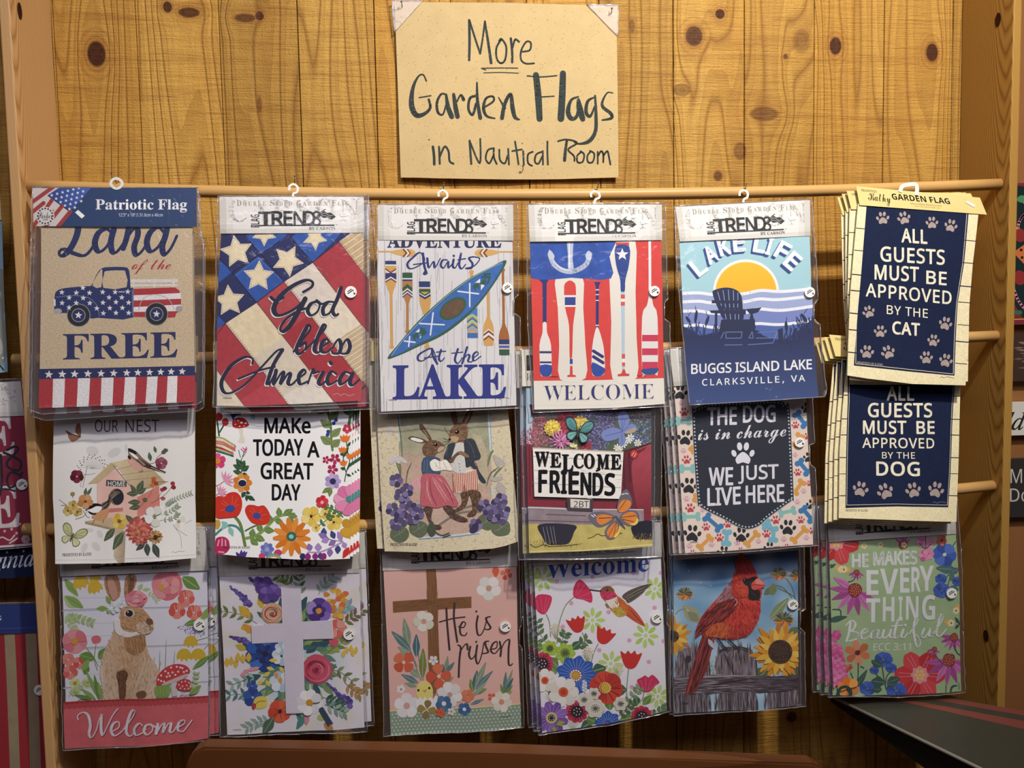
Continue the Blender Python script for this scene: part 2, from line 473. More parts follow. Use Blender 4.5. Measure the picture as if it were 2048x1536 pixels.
    def _ribbon(self, P, wf):
        polys = []; n = len(P)
        for i, p in enumerate(P):
            w = wf(i)/2; k = 10 if w > 3 else 6
            if i == 0 or i == n-1 or w > 2.2: polys.append([(p[0]+w*math.cos(6.2832*j/k), p[1]+w*math.sin(6.2832*j/k)) for j in range(k)])
            if i < n-1:
                q = P[i+1]; dx, dy = q[0]-p[0], q[1]-p[1]; L = math.hypot(dx, dy) or 1e-6; nx, ny = -dy/L, dx/L; w2 = wf(i+1)/2
                polys.append([(p[0]+nx*w, p[1]+ny*w), (q[0]+nx*w2, q[1]+ny*w2), (q[0]-nx*w2, q[1]-ny*w2), (p[0]-nx*w, p[1]-ny*w)])
        return polys
    def _stroke_polys(self, w, s, sm, pen, taper):
        P = pts(s); P = smooth(P, False, 6) if sm and len(P) > 2 else [(*p[:2], p[2] if len(p) > 2 else 1.0) for p in P]
        n = len(P)
        def wf(i):
            k = P[i][2]
            if pen:
                a, b = P[max(i-1, 0)], P[min(i+1, n-1)]; dx, dy = b[0]-a[0], b[1]-a[1]; L = math.hypot(dx, dy) or 1
                k *= pen + (1-pen)*max(0, dy/L)**1.0
            if taper:
                t = i/(n-1); k *= max(0.15, min(1, math.sin(math.pi*min(max(t, 0.02), 0.98))**taper))
            return w*k
        return self._ribbon(P, wf)
    def s(self, col, w, s, sm=True, pen=0, taper=0):
        """strokes: one 'x,y x,y ...' line or several parted by |"""
        polys = []
        for l in (s.split('|') if isinstance(s, str) else [s]): polys += self._stroke_polys(w, l, sm, pen, taper)
        self._emit([[self.uv(*q) for q in p] for p in polys], col, 0.007)
    def t(self, txt, x0, y0, x1, y1, col, kind='sans', off=0.0, dy=0, sh=0, space=1.0, arc=0, thin=None):
        V, T, X = glyphs(txt, kind, 0, 4, space)
        A, R = lettering(V, T, X, off if off > 0 else 0, lambda a, b: (x0+(x1-x0)*a+sh*b, y1+(y0-y1)*b+dy*a-arc*4*a*(1-a)), abs(y1-y0))
        self._emit([[self.uv(*q) for q in p] for p in A+R], col, 0.007)
        if thin: self._emit([[self.uv(*q) for q in p] for p in lettering(V, T, X, thin[1], lambda a, b: (x0+(x1-x0)*a+sh*b, y1+(y0-y1)*b+dy*a), abs(y1-y0))[1]], thin[0], 0.007)
    def tq(self, txt, q, col, kind='sans', off=0.0):
        V, T, X = glyphs(txt, kind, 0); (ax, ay), (bx, by), (cx, cy), (dx, dy) = pts(q)   # TL TR BR BL
        A, R = lettering(V, T, X, off if off > 0 else 0, lambda u, v: ((dx+(cx-dx)*u)*(1-v)+(ax+(bx-ax)*u)*v, (dy+(cy-dy)*u)*(1-v)+(ay+(by-ay)*u)*v), math.hypot(ax-dx, ay-dy))
        self._emit([[self.uv(*z) for z in p] for p in A+R], col, 0.007)
    def star(self, col, x, y, r, rot=0, k=0.42, n=5):
        self.p(col, [(x+(r if i % 2 == 0 else r*k)*math.sin(math.radians(rot)+math.pi*i/n), y-(r if i % 2 == 0 else r*k)*math.cos(math.radians(rot)+math.pi*i/n)) for i in range(2*n)])
    def leaf(self, col, x0, y0, x1, y1, w, vein=None, sk=0.45):
        dx, dy = x1-x0, y1-y0; L = math.hypot(dx, dy) or 1; nx, ny = -dy/L, dx/L
        prof = [(0, 0), (.15, .55), (sk, 1), (.75, .62), (1, 0)]
        P = [(x0+dx*t+nx*w*h, y0+dy*t+ny*w*h) for t, h in prof]+[(x0+dx*t-nx*w*h, y0+dy*t-ny*w*h) for t, h in prof[-2:0:-1]]
        self.sp(col, P, n=4)
        if vein: self.s(vein, max(1.2, w*.14), [(x0, y0), (x0+dx*.85, y0+dy*.85)], sm=False)
    def petals(self, col, x, y, r, n, w=None, rot=0, r0=0.1, tip=0.75, ell=1.0):
        """n rounded petals round a centre, one print layer"""
        w = w or r*math.sin(math.pi/n)*.82; polys = []
        for k in range(n):
            a = math.radians(rot)+6.28318*k/n; c, s = math.cos(a), math.sin(a); cc = col[k % len(col)] if isinstance(col, list) else col
            P = smooth([(r*r0, 0), (r*.45, w*.8), (r*tip, w), (r*.97, w*.5), (r, 0), (r*.97, -w*.5), (r*tip, -w), (r*.45, -w*.8)], True, 3)
            polys.append(([(x+px*c-py*s, y+(px*s+py*c)*ell) for px, py, *_ in P], cc))
        if isinstance(col, list):
            for q, cc in polys: self.p(cc, q)
        else:
            tr = []
            for q, _ in polys: tr += self._tri([[self.uv(*z) for z in q]])
            self._emit(tr, col, 0.006 if callable(col) else 0.007)
    def flower(self, x, y, r, n, col, cen, rc=0.25, rot=0, w=None, dots=None, line=None, tip=0.75):
        self.petals(col, x, y, r, n, w or r*math.sin(math.pi/n)*.74, rot, tip=tip)
        if line:
            ls = []
            for k in range(n):
                for d in (-.22, 0, .22):
                    a = math.radians(rot)+6.28318*k/n+d*6.28/n*1.2; ls.append(f"{x+r*rc*math.cos(a)},{y+r*rc*math.sin(a)} {x+r*(.85-abs(d)*.5)*math.cos(a)},{y+r*(.85-abs(d)*.5)*math.sin(a)}")
            self.s(line, max(1.3, r*.03), '|'.join(ls), sm=False)
        if cen: self.e(cen, x, y, r*rc)
        if dots: self.dots(dots, [(x+r*rc*.75*math.cos(6.283*k/9), y+r*rc*.75*math.sin(6.283*k/9)) for k in range(9)], max(1.3, r*rc*.16))
    def dots(self, col, P, r):
        P = pts(P); self._emit([[self.uv(x+r*math.cos(6.2832*k/7), y+r*math.sin(6.2832*k/7)) for k in range(7)] for x, y in P], col, 0.007)
    def rects(self, col, R):
        self._emit([[self.uv(x, y) for x, y in ((a, b), (c, b), (c, d), (a, d))] for a, b, c, d in R], col, 0.007)
    def hatch(self, region, cols, n, ln, w, ang, seed=3, bend=0.0, spread=14):
        """many short brush marks inside a region (fur, feathers, petals): ang = degrees or f(x, y)"""
        r = random.Random(seed); P = [q[:2] for q in smooth(pts(region), True, 5)]
        xs = [q[0] for q in P]; ys = [q[1] for q in P]; m = len(P); got = [[] for _ in cols]; tries = 0; cnt = 0
        while cnt < n and tries < n*8:
            tries += 1; x = r.uniform(min(xs), max(xs)); y = r.uniform(min(ys), max(ys)); ins = False; j = m-1
            for i in range(m):
                if (P[i][1] > y) != (P[j][1] > y) and x < (P[j][0]-P[i][0])*(y-P[i][1])/(P[j][1]-P[i][1])+P[i][0]: ins = not ins
                j = i
            if not ins: continue
            cnt += 1
            a = math.radians((ang(x, y) if callable(ang) else ang)+r.uniform(-spread, spread)); l = ln*r.uniform(.6, 1.3)/2; ww = w*r.uniform(.6, 1.2)/2
            dx, dy = math.cos(a), math.sin(a)
            got[r.randrange(len(cols))].append([self.uv(*q) for q in ((x-dx*l, y-dy*l), (x-dy*ww, y+dx*ww), (x+dx*l, y+dy*l), (x+dy*ww, y-dx*ww))])
        for c, g in zip(cols, got):
            if g: self._emit(g, c, 0.007)
    def blob(self, col, x, y, rx, ry, rot=0, n=9, j=.12, seed=0, g=None):
        r = random.Random(seed+int(x*7+y)); c, s = math.cos(math.radians(rot)), math.sin(math.radians(rot)); P = []
        for k in range(n):
            t = 6.2832*k/n; q = 1+r.uniform(-j, j); a, b = rx*q*math.cos(t), ry*q*math.sin(t); P.append((x+a*c-b*s, y+a*s+b*c))
        self.sp(col, P, g, 4)
    # --- cloth body and finish
    def body(self, outline, col, thick=0.0012, g=None):
        """the sheet itself: front face (first print layer), back and edge"""
        self.outline = [self.uv(*q[:2]) for q in pts(outline)]; self.thick = thick
        self._emit(self._tri([self.outline]), col, g or (0.006 if callable(col) else 0.007)); self.set_clip(outline)
    def build(self, name, mat, parent, back='#d8d4cc', label=None):
        V, F, C, Z = [], [], [], []
        for out, col, L, jit in self.items:
            colf = callable(col); c0 = None if colf else (*H(col), 1.0)
            for p in out:
                b = len(V); F.append(tuple(range(b, b+len(p)))[::-1] if _area(p) < 0 else tuple(range(b, b+len(p))))
                for q in p:
                    V.append(q); Z.append(L*self.EPS)
                    C.append((*H(col(*self._px(q))), 1.0) if colf else c0)
        if getattr(self, 'thick', 0):
            out = []
            for p in self._tri([self.outline]): cut(p, 0.012, out)
            cb = (*H(back), 1.0); fr = V[:]
            for p in out:
                b = len(V); F.append(tuple(range(b, b+len(p))) if _area(p) < 0 else tuple(range(b, b+len(p)))[::-1])
                for q in p: V.append(q); Z.append(-self.thick); C.append(cb)
            o = self.outline; m = len(o); E = []
            for i in range(m):
                a, c = o[i], o[(i+1) % m]; k = max(1, int(math.hypot(c[0]-a[0], c[1]-a[1])/0.012)+1)
                for j in range(k): E.append((a[0]+(c[0]-a[0])*j/k, a[1]+(c[1]-a[1])*j/k))
            for i in range(len(E)):
                a, c = E[i], E[(i+1) % len(E)]; b = len(V); F.append((b, b+1, b+2, b+3))
                for q, z in ((a, -self.thick), (c, -self.thick), (c, self.EPS), (a, self.EPS)): V.append(q); Z.append(z); C.append(cb)
        A = np.array(V); u, v = A[:, 0], A[:, 1]; h = 1e-4
        z0 = self.disp(u, v); gx = (self.disp(u+h, v)-z0)/h; gy = (self.disp(u, v+h)-z0)/h
        U, Vv, Nn = (np.array(q) for q in (self.U, self.V, self.Nn)); Z = np.array(Z)
        Wp = np.array(self.O)+u[:, None]*U+v[:, None]*Vv+(z0+Z+self.lift)[:, None]*Nn
        nr = Nn[None]-gx[:, None]*U-gy[:, None]*Vv; nr /= np.linalg.norm(nr, axis=1)[:, None]
        nr[Z < 0] *= -1
        me = bpy.data.meshes.new(name); org = np.array(parent_loc(parent) if parent else self.org)
        me.from_pydata((Wp-org).tolist(), [], F)
        ca = me.color_attributes.new('Col', 'FLOAT_COLOR', 'POINT'); ca.data.foreach_set('color', np.array(C, dtype=np.float32).ravel())
        me.polygons.foreach_set('use_smooth', [True]*len(me.polygons))
        me.materials.append(mat); me.update()
        me.normals_split_custom_set_from_vertices(nr.tolist())
        o = bpy.data.objects.new(name, me)
        if not parent: o.location = self.org
        if label: o['label'] = label
        return link(o, parent)
    def _px(self, q):
        w = self.O+self.U*q[0]+self.V*q[1]-CAM; z = w.dot(FWD)
        return ((1024+FPX*w.dot(RGT)/z-self.cx)*self.cs, (768-FPX*w.dot(UPV)/z-self.cy)*self.cs)
    def point(self, x, y, z=0.0):
        u, v = self.uv(x, y); d = float(self.disp(np.array([u]), np.array([v]))[0])
        return self.O+self.U*u+self.V*v+self.Nn*(d+z+self.lift)
def _area(p):
    return sum(p[i][0]*p[(i+1) % len(p)][1]-p[(i+1) % len(p)][0]*p[i][1] for i in range(len(p)))

# ================================================================== the wall and the rack
ZL = lambda px, py, d=0.0: at(px, py, d)
def wall_material():
    m, nt, b = newmat('rough_sawn_pine')
    tc = N(nt, 'ShaderNodeTexCoord'); sp = N(nt, 'ShaderNodeSeparateXYZ'); nt.links.new(tc.outputs['Object'], sp.inputs[0])
    X, Z = sp.outputs[0], sp.outputs[2]
    pk = N(nt, 'ShaderNodeAttribute', attribute_name='plank').outputs['Fac']
    warp = None; dark = None; halo = None; dmin = None
    knots = [(193, 108, 14, 20, 1.0), (335, 14, 7, 9, .95), (378, 25, 17, 8, .9), (490, 36, 17, 7, .8), (519, 32, 7, 7, .95), (519, 208, 4, 13, .5),
             (1388, 72, 15, 17, .9), (1440, 28, 8, 8, 1.0), (1364, 180, 15, 11, .45), (1671, 92, 10, 14, 1.0), (1864, 105, 10, 14, 1.0),
             (1436, 352, 8, 9, .75), (1480, 302, 12, 16, .5), (1571, 113, 4, 4, .8), (1528, 228, 26, 12, .55), (1583, 1434, 9, 9, 1.0), (1603, 82, 15, 20, .4), (1264, 52, 5, 12, .5)]
    for px, py, rx, ry, k in knots:
        c = at(px, py, 0); s = (c-CAM).length/FPX*1.02
        du = mathn(nt, 'MULTIPLY', mathn(nt, 'SUBTRACT', X, c.x), 1/(rx*s)); dv = mathn(nt, 'MULTIPLY', mathn(nt, 'SUBTRACT', Z, c.z), 1/(ry*s))
        d = mathn(nt, 'SQRT', mathn(nt, 'ADD', mathn(nt, 'MULTIPLY', du, du), mathn(nt, 'MULTIPLY', dv, dv)))
        dk = mathn(nt, 'MULTIPLY', mathn(nt, 'MULTIPLY_ADD', d, -4.0, 4.6, clamp=True), k)
        ex = mathn(nt, 'POWER', 2.718, mathn(nt, 'MULTIPLY', mathn(nt, 'ADD', mathn(nt, 'MULTIPLY', mathn(nt, 'MULTIPLY', du, du), .35), mathn(nt, 'MULTIPLY', mathn(nt, 'MULTIPLY', dv, dv), .09)), -1.0))
        wp = mathn(nt, 'MULTIPLY', mathn(nt, 'MULTIPLY', du, ex), -rx*s*0.85)
        hl = mathn(nt, 'MULTIPLY', mathn(nt, 'MULTIPLY_ADD', d, -0.55, 1.35, clamp=True), k)
        dk_ = mathn(nt, 'ADD', d, (1-k)*2.2); dmin = dk_ if dmin is None else mathn(nt, 'MINIMUM', dmin, dk_)
        warp = wp if warp is None else mathn(nt, 'ADD', warp, wp)
        dark = dk if dark is None else mathn(nt, 'MAXIMUM', dark, dk)
        halo = hl if halo is None else mathn(nt, 'MAXIMUM', halo, hl)
    xw = mathn(nt, 'ADD', X, warp)
    cv = N(nt, 'ShaderNodeCombineXYZ'); nt.links.new(xw, cv.inputs[0]); nt.links.new(mathn(nt, 'MULTIPLY', Z, 0.10), cv.inputs[2]); nt.links.new(mathn(nt, 'MULTIPLY', pk, 7.0), cv.inputs[1])
    n0 = N(nt, 'ShaderNodeTexNoise', i_Scale=6.5, i_Detail=1.5); nt.links.new(cv.outputs[0], n0.inputs['Vector'])
    ph = mathn(nt, 'ADD', mathn(nt, 'MULTIPLY', n0.outputs[0], 13.0), mathn(nt, 'MULTIPLY', xw, 20.0))
    ring = mathn(nt, 'MAXIMUM', mathn(nt, 'POWER', mathn(nt, 'MULTIPLY', mathn(nt, 'PINGPONG', ph, 0.5), 2.0), 5.0), mathn(nt, 'MULTIPLY', mathn(nt, 'POWER', mathn(nt, 'FRACT', ph), 3.0), 0.45))
    kr = mathn(nt, 'MULTIPLY', mathn(nt, 'POWER', mathn(nt, 'MULTIPLY', mathn(nt, 'PINGPONG', mathn(nt, 'ADD', mathn(nt, 'MULTIPLY', dmin, 1.5), mathn(nt, 'MULTIPLY', n0.outputs[0], 2.0)), 0.5), 2.0), 2.5), mathn(nt, 'MULTIPLY_ADD', dmin, -0.42, 1.35, clamp=True))
    fine = N(nt, 'ShaderNodeTexNoise', i_Scale=170.0, i_Detail=3.0); nt.links.new(cv.outputs[0], fine.inputs['Vector'])
    # horizontal saw marks and pitting
    sv = N(nt, 'ShaderNodeMapping'); sv.inputs['Scale'].default_value = (14, 1, 330); nt.links.new(tc.outputs['Object'], sv.inputs['Vector'])
    sn = N(nt, 'ShaderNodeTexNoise', i_Scale=1.0, i_Detail=3.0, i_Roughness=0.6); nt.links.new(sv.outputs[0], sn.inputs['Vector'])
    sv2 = N(nt, 'ShaderNodeMapping'); sv2.inputs['Scale'].default_value = (3.0, 1, 46); nt.links.new(tc.outputs['Object'], sv2.inputs['Vector'])
    sn2 = N(nt, 'ShaderNodeTexNoise', i_Scale=1.0, i_Detail=4.0, i_Roughness=0.7); nt.links.new(sv2.outputs[0], sn2.inputs['Vector'])
    pit = N(nt, 'ShaderNodeTexNoise', i_Scale=240.0, i_Detail=2.0); nt.links.new(tc.outputs['Object'], pit.inputs['Vector'])
    big = N(nt, 'ShaderNodeTexNoise', i_Scale=5.0, i_Detail=3.0); nt.links.new(cv.outputs[0], big.inputs['Vector'])
    c = mixrgb(nt, mathn(nt, 'MULTIPLY_ADD', big.outputs[0], 1.6, -0.35, clamp=True), '#ad7c2f', '#cda452')
    c = mixrgb(nt, mathn(nt, 'MULTIPLY', ring, 0.75), c, '#784d1a')
    c = mixrgb(nt, mathn(nt, 'MULTIPLY_ADD', fine.outputs[0], 0.9, -0.32, clamp=True), c, '#99682a')
    c = mixrgb(nt, mathn(nt, 'MULTIPLY_ADD', sn2.outputs[0], 2.8, -1.4, clamp=True), c, '#8a5b24')
    c = mixrgb(nt, mathn(nt, 'MULTIPLY_ADD', sn.outputs[0], 1.6, -0.85, clamp=True), c, '#976628')
    tint = mathn(nt, 'MULTIPLY_ADD', pk, 0.28, 0.86)
    v = N(nt, 'ShaderNodeVectorMath', operation='SCALE'); nt.links.new(c, v.inputs[0]); nt.links.new(tint, v.inputs['Scale'])
    c = mixrgb(nt, mathn(nt, 'MULTIPLY', halo, 0.40), v.outputs[0], '#8f541f')
    c = mixrgb(nt, mathn(nt, 'MULTIPLY', kr, 0.6), c, '#7a4316')
    kn = N(nt, 'ShaderNodeTexNoise', i_Scale=120.0, i_Detail=2.0); nt.links.new(tc.outputs['Object'], kn.inputs['Vector'])
    c = mixrgb(nt, dark, c, mixrgb(nt, kn.outputs[0], '#2c1408', '#5a3016'))
    nt.links.new(c, b.inputs['Base Color']); b.inputs['Roughness'].default_value = 0.62; b.inputs['Specular IOR Level'].default_value = 0.22
    h = mathn(nt, 'ADD', mathn(nt, 'ADD', mathn(nt, 'MULTIPLY', sn.outputs[0], 0.7), mathn(nt, 'MULTIPLY', sn2.outputs[0], 1.3)), mathn(nt, 'ADD', mathn(nt, 'MULTIPLY', pit.outputs[0], 0.5), mathn(nt, 'MULTIPLY', ring, -0.5)))
    bp = N(nt, 'ShaderNodeBump', i_Strength=0.75, i_Distance=0.004); nt.links.new(h, bp.inputs['Height']); nt.links.new(bp.outputs[0], b.inputs['Normal'])
    return m
W_IN, DEP, BT = 2.0, 0.1614, 0.019
seams = [at(px, 200, 0).x for px in (279, 444, 600, 753, 905, 1056, 1200, 1347, 1489, 1628, 1767, 1904)]
xs = [seams[0]-0.163*k for k in (5, 4, 3, 2, 1)] + seams + [seams[-1]+0.15*k for k in (1, 2, 3, 4)]
bm = bmesh.new(); cols = []
rr = random.Random(5)
for i in range(len(xs)-1):
    gap = 0.0012 if i in (7, 10, 12, 15) else 0.0006
    n0 = len(bm.faces); box_bm(xs[i]+gap, xs[i+1]-gap, 0.0, 0.018, 0.0, ZTOP+1.0, 0.0012, 1, bm); cols += [rr.random()]*(len(bm.faces)-n0)
wall = bm_obj('wall_back', bm, wall_material()); tag(wall, kind='structure')
a_ = wall.data.attributes.new('plank', 'FLOAT', 'FACE'); a_.data.foreach_set('value', cols)
bk = bm_obj('wall_backing', box_bm(xs[0], xs[-1], 0.0185, 0.05, 0, ZTOP+1.0), plain('backing_board', '#160d06', 0.9)); tag(bk, kind='structure')
fl = bm_obj('floor', box_bm(xs[0]-.3, xs[-1]+.3, -3.2, 0.05, -0.05, 0.0), wood('floor_boards', '#5a3a1c', '#3c2410', '#6e4a26', axis='X')); tag(fl, kind='structure')

pnl = bm_obj('wall_right', box_bm(W_IN+BT+.004, xs[-1], -0.012, -0.0004, 0.0, ZTOP+1.0), wood('red_brown_panel', '#8a5a32', '#6d4222', '#9c6a3e', ring=8, rough=.5)); tag(pnl, kind='structure')
pine_l = board_wood('pale_pine', '#c4935a', '#9a6833', '#dcb27c', 190.0, 15.0, -0.075)
pine_r = board_wood('amber_pine', '#a87c38', '#70491a', '#bd9248', 95.0, 22.0, -0.062)
beech = wood('beech_dowel', '#c09252', '#b08044', '#cda468', ring=6, stretch=0.05, axis='X', bump=0.02, rough=0.38, fine=220, contrast=0.5)
rack = empty('display_rack', (0, -DEP/2, 0), 'wooden wall rack of three round rods between two upright pine boards', 'display rack')
zb = ZTOP+0.95
lb = bm_obj('side_board', box_bm(-BT, 0, -DEP, -0.0005, 0.0, zb, 0.0025), pine_l, rack)
rb = bm_obj('side_board', box_bm(W_IN, W_IN+BT, -DEP, -0.0005, 0.0, zb, 0.0025), pine_r, rack, loc=None)
lb['label'] = 'paler left upright board'; rb['label'] = 'amber right upright board'
hole_m = plain('peg_hole', '#3a2110', 0.8, 0.1, var=0.3, scale=90)  # dark disc on the surface; its colour stands in for the hole's inner shade
def peg_hole(px, py, x, par, ry=0.009):
    r = ray(px, py); t = (x-CAM.x)/r.x; p = CAM+r*t; sgn = 1 if x < 1 else -1
    b_ = bmesh.new(); n = 20; rings = []
    for k, (rad, dep) in enumerate(((1.0, 0.0006), (0.86, 0.0003), (0.55, 0.0003))):
        rings.append([b_.verts.new((x+sgn*dep, p.y+math.cos(6.2832*i/n)*rad*0.0085, p.z+math.sin(6.2832*i/n)*rad*ry)) for i in range(n)])
    for a, c in zip(rings, rings[1:]):
        for i in range(n): b_.faces.new((a[i], a[(i+1) % n], c[(i+1) % n], c[i]))
    b_.faces.new(rings[-1])
    bm_obj('peg_hole', b_, hole_m, par)
peg_hole(39, 22, 0.0, lb, 0.016); peg_hole(1996, 40, W_IN, rb, 0.015); peg_hole(1972, 1272, W_IN, rb, 0.014); peg_hole(123, 1370, 0.0, lb, 0.012)
ROD_D, ROD_R = 0.1311, 0.0120
ROD_Z = [ZTOP, ZTOP-0.3314, ZTOP-0.6652]
rods = []
for k, z in enumerate(ROD_Z):
    t = (0.0019, 0.0034, 0.0033)[k]; sag = (0.020, 0.009, 0.027)[k]
    x0, x1 = (-0.0185 if k == 0 else -0.046), W_IN-0.0005
    path = [(x0+(x1-x0)*i/24, -ROD_D, z-t+2*t*i/24-sag*4*(i/24)*(1-i/24)) for i in range(25)]
    V_, F_ = tube(path, ROD_R, 20, True, 0 if k == 0 else 0)
    rods.append(mesh_obj('rod', V_, F_, beech, rack, True))
def rod_z(x, k):
    t = (0.0019, 0.0034, 0.0033)[k]; sag = (0.020, 0.009, 0.027)[k]; s = x/W_IN
    return ROD_Z[k]-t+2*t*s-sag*4*s*(1-s)
def nail(px, py, k, tilt=(0.0, 0.0), parent=None, length=0.02, d=None):
    """a thin nail driven into the front of a rod"""
    p = at(px, py, d or ROD_D+ROD_R); q = p+Vector((tilt[0], -0.006, 0.012+tilt[1])); r_ = p+Vector((0, 0.006, -0.002))
    V_, F_ = tube([r_, p, q], 0.0009, 8)
    V2, F2 = tube([q, q+(q-p).normalized()*0.0008], 0.0022, 10)
    n = len(V_); return mesh_obj('nail', V_+V2, F_+[tuple(i+n for i in f) for f in F2], M['nail'], parent or rods[k], True)

# ================================================================== parts every packaged flag shares
def bil(q):
    (ax, ay), (bx, by), (cx, cy), (dx, dy) = q
    def f(u, v):
        return (ax*(1-u)*(1-v)+bx*u*(1-v)+cx*u*v+dx*(1-u)*v, ay*(1-u)*(1-v)+by*u*(1-v)+cy*u*v+dy*(1-u)*v)
    return f
def trends_header(s, q, tagged=True, word='#2c2b28'):
    """the beige header card: drawn in its own 880 x 242 frame, then laid on the card's four corners"""
    f = bil(pts(q)); base_uv = s.uv; base_px = s._px
    inv = {}
    s.uv = lambda x, y: base_uv(*f((x-110)/880.0, (y-130)/242.0))
    a = at(0, 0, 0)
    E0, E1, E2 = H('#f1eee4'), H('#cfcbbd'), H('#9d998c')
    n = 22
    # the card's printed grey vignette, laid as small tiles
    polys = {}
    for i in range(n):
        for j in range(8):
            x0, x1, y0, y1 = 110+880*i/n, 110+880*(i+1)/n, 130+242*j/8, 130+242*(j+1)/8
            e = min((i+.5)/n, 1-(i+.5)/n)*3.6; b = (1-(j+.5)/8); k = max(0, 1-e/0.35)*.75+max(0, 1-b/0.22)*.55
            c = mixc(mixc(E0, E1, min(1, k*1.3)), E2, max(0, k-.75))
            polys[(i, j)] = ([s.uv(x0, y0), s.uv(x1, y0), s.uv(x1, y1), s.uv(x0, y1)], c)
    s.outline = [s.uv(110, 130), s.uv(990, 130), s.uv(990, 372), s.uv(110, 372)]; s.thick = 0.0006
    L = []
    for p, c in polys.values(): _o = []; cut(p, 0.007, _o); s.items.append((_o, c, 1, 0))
    s.clip = None
    s.t('CARSON', 165, 140, 965, 298, '#e4e0d4', 'serif', 0, space=1.1)
    for wd, x0, x1 in (('DOUBLE', 216, 392), ('SIDED', 418, 553), ('GARDEN', 580, 770), ('FLAG', 795, 897)):
        s.t(wd[0], x0, 152, x0+28, 190, '#9d9784', 'serif', 0); s.t(wd[1:], x0+38, 161, x1, 190, '#9d9784', 'serif', 0, space=1.35)
    s.tq('FLAG', '299,333 299,247 353,247 353,333', word, 'sansb', 0.0)
    s.t('T', 345, 228, 437, 321, word, 'sansb', 0.0); s.t('R', 430, 228, 497, 321, word, 'sans', 0.028); s.t('E', 503, 228, 553, 321, word, 'sans', 0.024)
    s.t('N', 563, 228, 628, 321, word, 'sans', 0.016); s.t('D', 625, 228, 692, 321, word, 'sans', 0.02); s.t('8', 676, 228, 728, 324, word, 'sans', 0.012)
    s.rects(word, [(299, 317, 812, 325)])
    s.s(word, 5, '702,262 735,228 756,214', sm=False); s.p(word, '718,254 746,224 766,238 788,236 820,264 794,284 770,268 744,272')
    s.s('#d9d5c8', 2.5, '730,252 752,240 778,256 802,256|726,262 748,256 772,264 790,272')
    s.t('BY CARSON', 655, 331, 818, 351, '#6d695e', 'serif', 0); s.ring('#4b4840', 825, 319, 4, 4, 1.5, 10)
    s.tagpoly = [f((x-110)/880.0, (y-130)/242.0) for x, y in ((845, 240), (890, 233), (895, 258), (850, 264))]
    s.uv = base_uv

def see_sticker(parent, sh, x, y, r, lift, rot=-35):
    """white round badge with a printed arrow, a shallow disc on the plastic"""
    s = Sheet(sh.org, (sh.cx, sh.cy, sh.cs), [(0, 0)]*3, [0.1]*3) if False else clone_plane(sh, lift)
    s.body([(x+r*math.cos(6.2832*k/24), y+r*math.sin(6.2832*k/24)) for k in range(24)], '#f1efe9', 0.0016)
    c, q = math.cos(math.radians(rot)), math.sin(math.radians(rot))
    def R_(a, b): return (x+(a*c-b*q)*r, y+(a*q+b*c)*r)
    for b, l in ((-.34, .42), (-.05, .62)):
        n = 6 if b > -.2 else 5
        for k in range(n):
            a0 = -l+2*l*k/n; s.s('#1d1d1f', r*.17, [R_(a0+.04, b), R_(a0+2*l/n-.09, b)], sm=False)
    s.s('#1d1d1f', r*.10, [R_(.35, .3), R_(.35, .62)], sm=False)
    s.p('#1d1d1f', [R_(.10, .50), R_(.60, .50), R_(.35, .80)])
    return s.build('round_sticker', M['card'], parent, '#f1efe9', 'white round sticker')
def clone_plane(sh, lift, wave=None, curl='same'):
    s = Sheet.__new__(Sheet); s.__dict__.update(sh.__dict__); s.items = []; s.hm = {}; s.clip = None; s.lift = lift; s.thick = 0
    if wave is not None: s.wave = wave
    if curl != 'same': s.curl = curl
    return s
def hook_part(parent, sh, path, wd, lift=0.002, th=0.0016, mat=None, name='hang_hook'):
    """flat moulded hook: a stroke with thickness"""
    s = clone_plane(sh, lift, 0.0, None); P = smooth(pts(path), False, 6); n = len(P); L, R_ = [], []
    for i, p in enumerate(P):
        a, b = P[max(i-1, 0)], P[min(i+1, n-1)]; dx, dy = b[0]-a[0], b[1]-a[1]; l = math.hypot(dx, dy) or 1; k = wd*p[2]/2
        L.append((p[0]-dy/l*k, p[1]+dx/l*k)); R_.append((p[0]+dy/l*k, p[1]-dx/l*k))
    V, F = [], []
    for z in (0, th):
        for a, b in zip(L, R_): V += [s.point(*a, z), s.point(*b, z)]
    m = 2*n
    for i in range(n-1):
        a = 2*i; F += [(a, a+1, a+3, a+2), (m+a, m+a+2, m+a+3, m+a+1), (a, a+2, m+a+2, m+a), (a+1, m+a+1, m+a+3, a+3)]
    F += [(0, m, m+1, 1), (m-2, m-1, 2*m-1, 2*m-2)]
    return mesh_obj(name, V, F, mat or M['hook'], parent)
